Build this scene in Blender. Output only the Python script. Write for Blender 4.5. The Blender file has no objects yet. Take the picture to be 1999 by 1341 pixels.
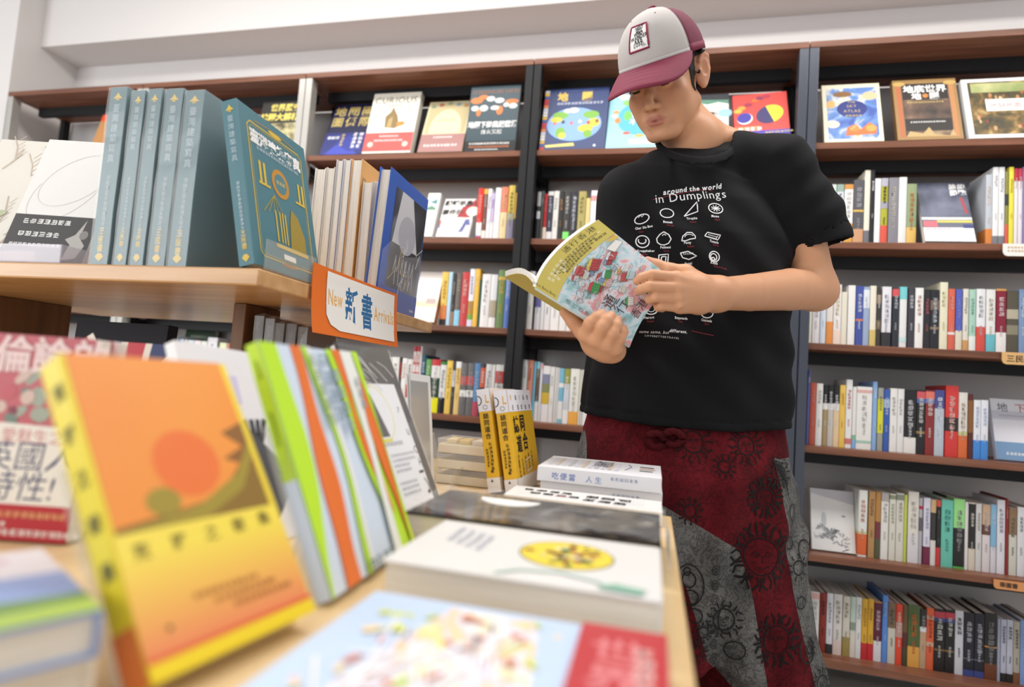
import bpy, math, random
import numpy as np
from mathutils import Vector, Matrix
from mathutils.bvhtree import BVHTree
SC = bpy.context.scene
COL = SC.collection
# ------------------------------------------------------------------ camera
F_PX = 1150.0
CAM_H = 0.95
_yaw, _pitch, _roll = [math.radians(a) for a in (13.7128, 3.8575, 4.0530)]
CAM = np.array([0.0, 0.0, CAM_H])
FWD = np.array([-math.sin(_yaw)*math.cos(_pitch), math.cos(_yaw)*math.cos(_pitch), math.sin(_pitch)])
_r0 = np.array([math.cos(_yaw), math.sin(_yaw), 0.0]); _u0 = np.cross(_r0, FWD)
RGT = _r0*math.cos(_roll) + _u0*math.sin(_roll)
UPV = -_r0*math.sin(_roll) + _u0*math.cos(_roll)
cd = bpy.data.cameras.new('camera'); cam = bpy.data.objects.new('camera', cd); COL.objects.link(cam)
cam.matrix_world = Matrix(((RGT[0], UPV[0], -FWD[0], 0), (RGT[1], UPV[1], -FWD[1], 0), (RGT[2], UPV[2], -FWD[2], CAM_H), (0, 0, 0, 1)))
cd.sensor_fit = 'HORIZONTAL'; cd.sensor_width = 36.0; cd.lens = 36.0*F_PX/1999.0
cd.clip_start = 0.02; cd.clip_end = 60
cd.dof.use_dof = True; cd.dof.focus_distance = 1.17; cd.dof.aperture_fstop = 2.3
SC.camera = cam
# ------------------------------------------------------------------ world, lamps, exposure
W = bpy.data.worlds.new('shop_daylight'); SC.world = W; W.use_nodes = True
W.node_tree.nodes['Background'].inputs[0].default_value = (0.93, 0.96, 1.0, 1)
W.node_tree.nodes['Background'].inputs[1].default_value = 0.5
def area(name, loc, target, sx, sy, power, col=(1, 1, 1)):
    l = bpy.data.lights.new(name, 'AREA'); l.shape = 'RECTANGLE'; l.size = sx; l.size_y = sy; l.energy = power; l.color = col
    o = bpy.data.objects.new(name, l); COL.objects.link(o); o.location = loc
    o.rotation_euler = (Vector(target)-Vector(loc)).to_track_quat('-Z', 'Y').to_euler()
    return o
area('ceiling_lamp_front', (-0.6, -0.7, 2.86), (-0.6, -0.7, 0), 3.2, 0.5, 9, (1.0, 0.975, 0.94))
area('ceiling_lamp_aisle', (-0.2, 1.25, 2.86), (-0.2, 1.35, 0), 4.2, 0.3, 42, (1.0, 0.975, 0.94))
area('shop_window', (-3.9, -1.8, 1.6), (0.0, 1.0, 1.2), 2.2, 2.0, 58, (0.95, 0.98, 1.0))
SC.view_settings.view_transform = 'Standard'; SC.view_settings.look = 'None'
SC.view_settings.exposure = 0.58; SC.view_settings.gamma = 1.0; SC.view_settings.use_curve_mapping = False

# ------------------------------------------------------------------ projection helpers (measuring only)
def ray(x, y): return RGT*((x-999.5)/F_PX) - UPV*((y-670.5)/F_PX) + FWD
def atY(x, y, Y): d = ray(x, y); return CAM + d*(Y/d[1])
def atZ(x, y, Z): d = ray(x, y); return CAM + d*((Z-CAM_H)/d[2])
def atD(x, y, t): return CAM + ray(x, y)*t
def pj(p):
    q = np.asarray(p, float)-CAM; z = q@FWD
    return 999.5+F_PX*(q@RGT)/z, 670.5-F_PX*(q@UPV)/z
def solveX(px, Y, Z):            # world X on the line (.,Y,Z) seen at column px
    a, b = -4.0, 3.0
    for _ in range(40):
        m = (a+b)/2
        if pj((m, Y, Z))[0] < px: a = m
        else: b = m
    return (a+b)/2
def solveZ(py, X, Y, lo=0.0, hi=3.0):
    for _ in range(40):
        m = (lo+hi)/2
        if pj((X, Y, m))[1] > py: lo = m
        else: hi = m
    return (lo+hi)/2
def solve_len(B, px, py, L, far=True):   # point on the pixel ray at distance L from B
    d = ray(px, py); o = CAM-B; a = d@d; b = 2*d@o; c = o@o-L*L; D = b*b-4*a*c
    if D < 0: t = -b/(2*a)
    else: t = (-b+(1 if far else -1)*math.sqrt(D))/(2*a)
    return CAM+d*t
# ------------------------------------------------------------------ materials
def lin(h):
    if not isinstance(h, str): return tuple(h)
    h = h.lstrip('#'); v = [int(h[i:i+2], 16)/255 for i in (0, 2, 4)]
    return tuple((c/12.92 if c <= 0.04045 else ((c+0.055)/1.055)**2.4) for c in v)
_M = {}
def mat(c, rough=0.5, metal=0.0, spec=0.4, name=None, bump=0.0, bscale=200.0):
    key = (c, rough, metal, spec, bump, bscale)
    if key in _M: return _M[key]
    m = bpy.data.materials.new(name or 'paint_'+str(c).strip('#')); m.use_nodes = True
    nt = m.node_tree; b = nt.nodes['Principled BSDF']
    col = lin(c); b.inputs['Base Color'].default_value = (*col, 1)
    b.inputs['Roughness'].default_value = rough; b.inputs['Metallic'].default_value = metal
    b.inputs['Specular IOR Level'].default_value = spec
    if bump:
        tc = nt.nodes.new('ShaderNodeTexCoord'); n = nt.nodes.new('ShaderNodeTexNoise'); n.inputs['Scale'].default_value = bscale
        bp = nt.nodes.new('ShaderNodeBump'); bp.inputs['Strength'].default_value = bump; bp.inputs['Distance'].default_value = 0.002
        nt.links.new(tc.outputs['Object'], n.inputs['Vector']); nt.links.new(n.outputs['Fac'], bp.inputs['Height']); nt.links.new(bp.outputs['Normal'], b.inputs['Normal'])
    _M[key] = m; return m
def ramp_mat(name, stops, scale=8.0, detail=3.0, rough=0.45, dist=0.0, coord='Object', stretch=(1, 1, 1), bump=0.0, kind='noise', spec=0.4, const=False):
    if name in _M: return _M[name]
    m = bpy.data.materials.new(name); m.use_nodes = True; nt = m.node_tree; b = nt.nodes['Principled BSDF']
    tc = nt.nodes.new('ShaderNodeTexCoord'); mp = nt.nodes.new('ShaderNodeMapping'); mp.inputs['Scale'].default_value = stretch
    nt.links.new(tc.outputs[coord], mp.inputs['Vector'])
    if kind == 'noise':
        n = nt.nodes.new('ShaderNodeTexNoise'); n.inputs['Scale'].default_value = scale; n.inputs['Detail'].default_value = detail; n.inputs['Distortion'].default_value = dist
        out = n.outputs['Fac']
    elif kind == 'voronoi':
        n = nt.nodes.new('ShaderNodeTexVoronoi'); n.inputs['Scale'].default_value = scale
        out = n.outputs['Color']
    else:
        n = nt.nodes.new('ShaderNodeTexWave'); n.inputs['Scale'].default_value = scale; n.inputs['Distortion'].default_value = dist; n.inputs['Detail'].default_value = detail
        n.wave_type = 'BANDS'; out = n.outputs['Fac']
    nt.links.new(mp.outputs['Vector'], n.inputs['Vector'])
    cr = nt.nodes.new('ShaderNodeValToRGB'); el = cr.color_ramp.elements
    if const: cr.color_ramp.interpolation = 'CONSTANT'
    while len(el) > 1: el.remove(el[-1])
    el[0].position = stops[0][0]; el[0].color = (*lin(stops[0][1]), 1)
    for p, c in stops[1:]:
        e = el.new(p); e.color = (*lin(c), 1)
    nt.links.new(out, cr.inputs['Fac']); nt.links.new(cr.outputs['Color'], b.inputs['Base Color'])
    b.inputs['Roughness'].default_value = rough; b.inputs['Specular IOR Level'].default_value = spec
    if bump:
        bp = nt.nodes.new('ShaderNodeBump'); bp.inputs['Strength'].default_value = bump; bp.inputs['Distance'].default_value = 0.002
        nt.links.new(out, bp.inputs['Height']); nt.links.new(bp.outputs['Normal'], b.inputs['Normal'])
    _M[name] = m; return m
def glass_mat(name, tint=(1, 1, 1), alpha=0.2, rough=0.08):
    if name in _M: return _M[name]
    m = bpy.data.materials.new(name); m.use_nodes = True; nt = m.node_tree; b = nt.nodes['Principled BSDF']
    tr = nt.nodes.new('ShaderNodeBsdfTransparent'); mx = nt.nodes.new('ShaderNodeMixShader'); mx.inputs[0].default_value = alpha
    tr.inputs[0].default_value = (*tint, 1)
    b.inputs['Base Color'].default_value = (*tint, 1); b.inputs['Roughness'].default_value = rough; b.inputs['Specular IOR Level'].default_value = 0.9
    nt.links.new(tr.outputs[0], mx.inputs[1]); nt.links.new(b.outputs[0], mx.inputs[2])
    nt.links.new(mx.outputs[0], nt.nodes['Material Output'].inputs[0])
    _M[name] = m; return m
PAGES = ramp_mat('page_edges', [(0.3, '#d9d3c6'), (0.7, '#f3efe6')], scale=260, detail=1, rough=0.8, stretch=(1, 0.04, 0.04))
PAGES_F = ramp_mat('page_layers', [(0.3, '#ded8cc'), (0.7, '#efeae0')], scale=420, detail=1, rough=0.8, stretch=(0.02, 1, 0.02))
# ------------------------------------------------------------------ mesh builder
class MB:
    def __init__(s): s.v = []; s.f = []; s.m = []; s.mats = []
    def mi(s, m):
        if m not in s.mats: s.mats.append(m)
        return s.mats.index(m)
    def add(s, verts, faces, m):
        o = len(s.v); s.v += [tuple(p) for p in verts]; k = s.mi(m)
        for f in faces: s.f.append(tuple(i+o for i in f)); s.m.append(k)
    def box(s, lo, hi, m, X=None):
        x0, y0, z0 = lo; x1, y1, z1 = hi
        vs = [(x0, y0, z0), (x1, y0, z0), (x1, y1, z0), (x0, y1, z0), (x0, y0, z1), (x1, y0, z1), (x1, y1, z1), (x0, y1, z1)]
        if X is not None: vs = [tuple(X(v)) for v in vs]
        s.add(vs, [(0, 3, 2, 1), (4, 5, 6, 7), (0, 1, 5, 4), (1, 2, 6, 5), (2, 3, 7, 6), (3, 0, 4, 7)], m)
    def tube(s, pts, r, m, n=8, caps=True):
        pts = [Vector(p) for p in pts]; rr = r if isinstance(r, (list, tuple)) else [r]*len(pts); vs = []; fs = []
        for i, p in enumerate(pts):
            t = (pts[min(i+1, len(pts)-1)]-pts[max(i-1, 0)]).normalized()
            a = t.cross(Vector((0, 0, 1)) if abs(t.z) < 0.9 else Vector((1, 0, 0))).normalized(); b = t.cross(a)
            for k in range(n):
                w = 2*math.pi*k/n; vs.append(p+(a*math.cos(w)+b*math.sin(w))*rr[i])
        for i in range(len(pts)-1):
            for k in range(n):
                fs.append((i*n+k, i*n+(k+1) % n, (i+1)*n+(k+1) % n, (i+1)*n+k))
        if caps: fs.append(tuple(range(n-1, -1, -1))); fs.append(tuple(range((len(pts)-1)*n, len(pts)*n)))
        s.add(vs, fs, m)
    def build(s, name, parent=None, smooth=False, bevel=0.0, mw=None):
        me = bpy.data.meshes.new(name); me.from_pydata(s.v, [], s.f)
        for m in s.mats: me.materials.append(m)
        me.polygons.foreach_set('material_index', s.m)
        if smooth: me.polygons.foreach_set('use_smooth', [True]*len(s.f))
        me.update()
        o = bpy.data.objects.new(name, me); COL.objects.link(o)
        if mw is not None: o.matrix_world = mw
        if parent is not None: o.parent = parent
        if bevel:
            b = o.modifiers.new('bevel', 'BEVEL'); b.width = bevel; b.segments = 2; b.limit_method = 'ANGLE'
        return o
def tag(o, label=None, cat=None, group=None, kind=None):
    if label: o['label'] = label
    if cat: o['category'] = cat
    if group: o['group'] = group
    if kind: o['kind'] = kind
    return o
def empty(name, mw):
    o = bpy.data.objects.new(name, None); COL.objects.link(o); o.matrix_world = mw if isinstance(mw, Matrix) else Matrix.Translation(Vector(mw)); o.empty_display_size = 0.05
    return o
def frame(o, x, y, z):
    x, y, z, o = [Vector(a) for a in (x, y, z, o)]
    return Matrix(((x.x, y.x, z.x, o.x), (x.y, y.y, z.y, o.y), (x.z, y.z, z.z, o.z), (0, 0, 0, 1)))
# ------------------------------------------------------------------ lettering
_tc = bpy.data.curves.new('glyph', 'FONT'); _tc.resolution_u = 2
_to = bpy.data.objects.new('glyph', _tc); COL.objects.link(_to)
_G = {}
def glyph(ch, bold=0.0):
    k = (ch, bold)
    if k in _G: return _G[k]
    _tc.body = ch; _tc.offset = bold
    _to.data.update_tag(); bpy.context.view_layer.update()
    ev = _to.evaluated_get(bpy.context.evaluated_depsgraph_get()); me = ev.to_mesh()
    vs = np.array([v.co[:2] for v in me.vertices]) if len(me.vertices) else np.zeros((0, 2))
    fs = [tuple(p.vertices) for p in me.polygons]
    ev.to_mesh_clear()
    adv = (vs[:, 0].max()+0.09) if len(vs) else 0.32
    if ord(ch) > 0x2e80: adv = 1.0
    _G[k] = (vs, fs, adv); return _G[k]
class Art:
    """Flat print laid out on a w x h metre sheet, origin lower left, later mapped to a surface."""
    def __init__(s, w, h): s.w = w; s.h = h; s.items = []; s.n = 0
    def _put(s, v, f, m):
        s.n += 1; s.items.append((np.array(v, float).reshape(-1, 2), f, m, s.n))
    def rect(s, u0, v0, u1, v1, m, nx=1, ny=1):
        if nx*ny == 1:
            s._put([(u0*s.w, v0*s.h), (u1*s.w, v0*s.h), (u1*s.w, v1*s.h), (u0*s.w, v1*s.h)], [(0, 1, 2, 3)], m); return
        V = []; Fc = []
        for j in range(ny+1):
            for i in range(nx+1): V.append(((u0+(u1-u0)*i/nx)*s.w, (v0+(v1-v0)*j/ny)*s.h))
        for j in range(ny):
            for i in range(nx): a = j*(nx+1)+i; Fc.append((a, a+1, a+nx+2, a+nx+1))
        s._put(V, Fc, m)
    def ell(s, u, v, ru, rv, m, n=24, rot=0.0, a0=0, a1=360):
        P = []
        for k in range(n+1):
            w = math.radians(a0+(a1-a0)*k/n); x = ru*s.w*math.cos(w); y = rv*s.w*math.sin(w)
            P.append((u*s.w+x*math.cos(rot)-y*math.sin(rot), v*s.h+x*math.sin(rot)+y*math.cos(rot)))
        P = [(u*s.w, v*s.h)]+P
        s._put(P, [(0, k, k+1) for k in range(1, n+1)], m)
    def poly(s, pts, m): s._put([(a*s.w, b*s.h) for a, b in pts], [tuple(range(len(pts)))], m)
    def line(s, pts, wd, m, closed=False, sub=1):
        P = np.array([(a*s.w, b*s.h) for a, b in pts], float)
        if closed: P = np.vstack([P, P[:1]])
        if sub > 1:
            t = np.linspace(0, len(P)-1, (len(P)-1)*sub+1); P = np.stack([np.interp(t, range(len(P)), P[:, k]) for k in (0, 1)], 1)
        d = np.gradient(P, axis=0); n = np.stack([-d[:, 1], d[:, 0]], 1); n /= (np.linalg.norm(n, axis=1)[:, None]+1e-12)
        V = np.vstack([P-n*wd/2, P+n*wd/2]); k = len(P)
        s._put(V, [(i, i+1, k+i+1, k+i) for i in range(k-1)], m)
    def text(s, st, u, v, hgt, m, vertical=False, bold=0.0, sx=1.0, slant=0.0, rot=0.0, gap=1.0, center=False):
        """hgt in metres of the em; u,v = lower left of the first glyph (top left when vertical)"""
        x = 0.0; y = 0.0; V = []; Fc = []
        if center and not vertical: x = -sum(glyph(c, bold)[2] for c in st)*hgt*sx*gap/2
        for c in st:
            g, f, adv = glyph(c, bold)
            if len(g):
                q = g*hgt; q = np.stack([q[:, 0]*sx+q[:, 1]*slant+x, q[:, 1]+y-(hgt*0.88 if vertical else 0)], 1)
                o = sum(len(a) for a in V); V.append(q); Fc += [tuple(i+o for i in t) for t in f]
            if vertical: y -= hgt*1.06*gap
            else: x += adv*hgt*sx*gap
        if not V: return
        V = np.vstack(V); cs, sn = math.cos(rot), math.sin(rot)
        V = np.stack([V[:, 0]*cs-V[:, 1]*sn+u*s.w, V[:, 0]*sn+V[:, 1]*cs+v*s.h], 1)
        s._put(V, Fc, m)
    def marks(s, u, v, hgt, n, m, vertical=True, seed=0, sx=1.0):
        """unreadable printed characters: little bundles of strokes"""
        rnd = random.Random(seed); V = []; Fc = []
        def st(x0, y0, x1, y1):
            o = len(V); V.extend([(x0, y0), (x1, y0), (x1, y1), (x0, y1)]); Fc.append((o, o+1, o+2, o+3))
        for k in range(n):
            ox = u*s.w+(0 if vertical else k*hgt*1.12*sx); oy = v*s.h-(k*hgt*1.12 if vertical else 0)-hgt
            for j in range(3):
                yy = oy+hgt*(0.08+0.32*j)+rnd.uniform(-.03, .03)*hgt; a = rnd.uniform(0, .2); b = rnd.uniform(.75, .98)
                st(ox+a*hgt*sx, yy, ox+b*hgt*sx, yy+hgt*0.15)
            for j in range(2):
                xx = ox+hgt*sx*rnd.choice((.1, .35, .6, .8)); st(xx, oy+hgt*rnd.uniform(0, .3), xx+hgt*0.15*sx, oy+hgt*rnd.uniform(.7, .95))
        s._put(V, Fc, m)
    def build(s, name, mp, parent=None, lift=0.00002, base=0.0004):
        mb = MB()
        for V, f, m, k in s.items:
            mb.add([mp(p[0], p[1], base+k*lift) for p in V], f, m)
        o = mb.build(name); o['kind'] = 'stuff'
        if parent is not None: o.parent = parent
        return o
# ================================================================== room
SHZ = {1: 2.177, 2: 1.828, 3: 1.490, 4: 1.152, 5: 0.816, 6: 0.474, 7: 0.153}
YF = 2.104
WALL = mat('#dedad8', 0.75, bump=0.05, bscale=60)
GREYWALL = mat('#c6c2c0', 0.8, bump=0.03, bscale=90)
FLOORM = ramp_mat('floor_vinyl', [(0.35, '#cfc9c0'), (0.65, '#dcd7cf')], scale=3, rough=0.4)
def struct(name, mb, **k):
    o = mb.build(name, **k); o['kind'] = 'structure'; return o
def boxes(name, lst, m, **k):
    mb = MB()
    for lo, hi in lst: mb.box(lo, hi, m)
    return struct(name, mb, **k)
boxes('floor', [((-5, -2.6, -0.05), (3.2, 2.7, 0))], FLOORM)
boxes('ceiling', [((-5, -2.6, 2.9), (3.2, 2.7, 2.95))], WALL)
boxes('wall_back', [((-3.2, 2.45, 0), (3.2, 2.6, 2.9))], WALL)
boxes('wall_left', [((-3.35, 2.13, 0), (-3.15, 2.45, 2.9))], WALL)
boxes('wall_left_return', [((-5, 2.13, 0), (-3.35, 2.3, 2.9))], mat('#fbfaf8', 0.7))
boxes('trim_1', [((-3.15, 2.25, 2.50), (3.2, 2.449, 2.899))], WALL)       # boxed beam above the cases
boxes('baseboard_back', [((-3.149, 2.436, 0), (3.2, 2.449, 0.08))], mat('#6d6660', 0.5))

# ================================================================== bookcases
WOOD = ramp_mat('walnut_laminate', [(0.25, '#5e3a2a'), (0.5, '#7c4f3a'), (0.75, '#90604a')], scale=5, detail=5, rough=0.42, stretch=(0.6, 9, 9))
BLACKM = mat('#1b1b1d', 0.55, 0.0, 0.3, 'black_steel')
GLAREM = mat('#bdbab4', 0.3, 0.35, 0.6, 'glare_pale_steel')  # dark posts given a pale colour to stand for reflected window light
SLATE = mat('#454955', 0.3, 0.25, 0.6, 'slate_steel')
def bookcase(x0, x1, pl, pr, label, bl=None):
    bl = bl or BLACKM
    t = empty('bookcase', ((x0+x1)/2, YF, 0)); tag(t, label, 'bookcase', 'wall bookcases')
    cx = (x0+x1)/2; w = 0.029
    L = lambda x: x-cx
    for xa, m in ((x0, pl), (x1-w, pr)):
        mb = MB(); mb.box((L(xa), -0.012, 0), (L(xa)+w, 0.03, SHZ[1]-0.003), m); mb.build('front_post', t, bevel=0.002)
        mb = MB(); mb.box((L(xa), 0.245, 0), (L(xa)+w, 0.28, SHZ[1]-0.003), BLACKM); mb.build('rear_post', t, bevel=0.002)
    for k, z in SHZ.items():
        mb = MB()
        if k == 1: mb.box((L(x0), -0.014, z-0.022), (L(x1), 0.283, z), WOOD)
        else: mb.box((L(x0)+w, 0, z-0.022), (L(x1)-w, 0.28, z), WOOD)
        mb.build('shelf_board', t, bevel=0.0015)
        mb = MB(); mb.box((L(x0)+w, 0.112, z-0.064), (L(x1)-w, 0.137, z-0.0225), BLACKM); mb.build('support_bar', t)
    mb = MB(); mb.box((L(x0)+w, 0.284, 0.02), (L(x1)-w, 0.292, SHZ[1]-0.025), GREYWALL); mb.build('back_panel', t)
    for sgn, xa in ((0, x0), (1, x1-w)):      # side rails tying front to rear posts
        for z in (SHZ[2], SHZ[4], SHZ[6]):
            mb = MB(); mb.box((L(xa)+0.004, 0.03, z-0.06), (L(xa)+w-0.004, 0.245, z-0.03), BLACKM); mb.build('side_rail', t)
    return t
bookcase(-3.09, -2.302, GLAREM, GLAREM, 'tall walnut shelf bookcase in the corner, leftmost against the side wall')
bookcase(-2.298, -1.474, GLAREM, GLAREM, 'tall walnut shelf bookcase behind the teal books, between posts coloured pale for glare')
bookcase(-1.471, -0.503, GLAREM, BLACKM, 'tall walnut shelf bookcase holding the CURIOUS book, left of the man')
bookcase(-0.500, 0.454, BLACKM, SLATE, 'tall walnut shelf bookcase right behind the man')
bookcase(0.457, 1.46, SLATE, SLATE, 'tall walnut shelf bookcase at the right of the photo')

# ================================================================== books on the shelves
ORD = 'first second third fourth fifth sixth seventh eighth ninth tenth eleventh twelfth thirteenth fourteenth fifteenth sixteenth seventeenth eighteenth nineteenth twentieth'.split()
def nth(i):
    if i < 20: return ORD[i]
    return 'twenty-'+ORD[i-20] if i < 29 else 'thirtieth'
def luma(c): r, g, b = lin(c); return .2126*r+.7152*g+.0722*b
_bk = 0
def spine_book(X0, X1, Yb, zs, H, base, bands, title, label, group, depth=0.148, Xc=None):
    """book standing upright, spine towards the camera (-Y)"""
    global _bk; _bk += 1
    w = X1-X0; g = min(0.0004, w*0.04); t = 0.0022 if w > 0.012 else 0.0014
    root = MB(); c = mat(base, 0.42)
    x0, x1 = -w/2+g, w/2-g
    hard = (_bk % 5 == 0)
    # wrap-round cover: softly rounded spine + two boards
    n = 4; prof = []
    for k in range(n+1):
        a = math.pi*k/n; prof.append((x0+(x1-x0)*k/n, -0.0018*math.sin(a)))
    outer = [(x0, depth)]+prof+[(x1, depth)]
    inner = [(x1-t, depth), (x1-t, t), (x0+t, t), (x0+t, depth)]
    P = outer+inner; m = len(P)
    vs = [(x, y, 0) for x, y in P]+[(x, y, H) for x, y in P]
    fs = [(i, (i+1) % m, m+(i+1) % m, m+i) for i in range(m)]
    no = len(outer)
    # end caps of the cover as quads between outer and inner outline
    def cap(z0, flip):
        q = [(0, 1, m-2, m-1), (no-2, no-1, no, no+1)]
        mid = tuple(range(1, no-1))+(no+1, no+2)
        q.append(mid)
        for f in q:
            f = tuple(i+z0 for i in f); fs.append(f if flip else f[::-1])
    cap(0, True); cap(m, False)
    root.add(vs, fs, c)
    mw = Matrix.Translation(Vector(((X0+X1)/2, Yb, zs)))
    o = root.build('book', mw=mw)
    tag(o, label, 'book', group)
    pb = MB(); ins = 0.003 if hard else 0.0006
    pb.box((x0+t, t, ins), (x1-t, depth-0.003, H-ins), PAGES); pb.build('page_block', o)
    for (a, b, cc) in bands:
        zb, za = H*(1-b), H*(1-a); e = 0.0005
        bm = MB(); pp = [(x0-e*0.5, 0.05)]+[(x+(-e*.5 if x < 0 else e*.5), y-e) for x, y in prof]+[(x1+e*0.5, 0.05)]
        k = len(pp); v2 = [(x, y, max(zb, 0.0003)) for x, y in pp]+[(x, y, min(za, H)) for x, y in pp]
        bm.add(v2, [(i, i+1, k+i+1, k+i) for i in range(k-1)], mat(cc, 0.42)); bm.build('cover_band', o)
    if title:
        rnd = random.Random(_bk); hh = min(w*0.52, 0.016)
        a = Art(w, H); u = 0.5-hh/w/2
        if isinstance(title, tuple): tc, txt = title
        else: tc, txt = title, None
        if txt: a.text(txt, u, 0.86, hh*1.25, mat(tc, 0.5), vertical=True, bold=0.02)
        else:
            top = rnd.uniform(.84, .9); a.marks(u, top, hh, rnd.choice((4, 5, 6)), mat(tc, 0.5), seed=_bk)
            if w > 0.011: a.marks(0.5-hh*.3/w, 0.42, hh*.55, 4, mat(tc, 0.5), seed=_bk+7)
        a.build('spine_title', lambda x, y, l: (x-w/2, -0.0023-l*0.6, y), o)
    return o
def row(zk, data, where, group, setback=0.05, frm='left'):
    zs = SHZ[zk]+0.0004; Yb = YF+setback; n = len(data); prev = -9
    for i, d in enumerate(data):
        x0, x1, yt, base, bands, title, desc = d
        X0 = max(solveX(x0, Yb, zs+0.02), prev); X1 = solveX(x1, Yb, zs+0.02)
        if X1-X0 < 0.004: X1 = X0+0.004
        prev = X1+0.0003
        H = solveZ(yt, (X0+X1)/2, Yb)-zs; H = min(H, 0.262)
        k = i if frm == 'left' else n-1-i
        spine_book(X0, X1, Yb, zs, H, base, bands, title, f'{desc}, {nth(k)} from {frm}, {where}', group)
W_, K_ = '#f1efec', '#232326'
G = 'books on the {} shelf of the {} bookcase'
row(3, [
 (1604,1612,358,'#d8d4cc',[],'#777777','pale grey book'),
 (1613,1620,360,'#e8e4df',[(0,.1,'#e0705c')],None,'white book with red head'),
 (1620.5,1630,360,'#dce6df',[],'#88a090','pale mint book'),
 (1631,1644.5,360,'#e4e8ee',[(0,.12,'#9db4a8')],'#7a808c','grey-white book with green head'),
 (1646,1663,360,'#f4f2f0',[(0,.08,'#d9994f'),(.64,1,'#e0a850')],'#d8d4d0','white book with orange head and foot'),
 (1664,1684,351,'#5d5b60',[(.46,.49,'#e3bb58'),(.75,1,'#d2a27c')],'#a9a8b0','dark grey book with tan foot'),
 (1685,1696,332.5,'#f2e9d6',[(.8,1,'#77777c')],None,'tall cream book with grey foot'),
 (1697,1704.8,332,'#26262a',[],'#e9e9ee','tall black book with white dots'),
 (1705.5,1717,348.6,'#f2f2f2',[],None,'plain white book'),
 (1717.7,1731,348,'#b5b23a',[(0,.12,'#b9b6c4'),(.35,.45,'#a8a6b0'),(.7,1,'#e0604e')],'#3a3a30','olive book with red foot'),
 (1732.6,1752,347,'#8b8991',[],'#c7c0b4','grey book'),
 (1752.5,1768,346,'#ecebe8',[],None,'white book beside a grey one'),
 (1768.5,1787.5,359,'#97a67e',[(.7,1,'#e6bf6c')],'#c58a5a','olive green book with yellow foot'),
], 'third shelf right of the man', G.format('third', 'right'))
row(3, [
 (1922.8,1936,341,'#c3c8d0',[(.75,1,'#e08c48')],'#e8d8cc','blue-grey book with orange foot'),
 (1936.5,1948,323.4,'#f0f0f0',[(.86,1,'#808288')],'#c9c9cc','tall white book with grey foot'),
 (1948.5,1960,323.4,'#ececec',[(.86,1,'#808288')],'#c9c9cc','tall white book with grey foot'),
 (1961,1967.7,335,'#8d8a4a',[(.3,.45,'#3c3c3c'),(.7,1,'#d9624f')],None,'thin olive book with red foot'),
 (1968.3,1978,326,'#e9df4e',[],'#c9a83a','bright yellow book'),
 (1978.7,1986,329,'#e9e3e6',[(0,.16,'#c23244')],'#d6b8b4','white book with crimson head'),
 (1986.5,1995,329,'#e6dfe2',[(0,.16,'#b93a52')],'#d6b8b4','white book with crimson head'),
 (1995.6,2008,325,'#8a80bc',[],'#d0c8e4','purple book'),
 (2009,2022,328,'#e6e2dc',[],'#888888','white book'),
], 'third shelf by the photo edge', G.format('third', 'right')+' by the edge')
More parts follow.
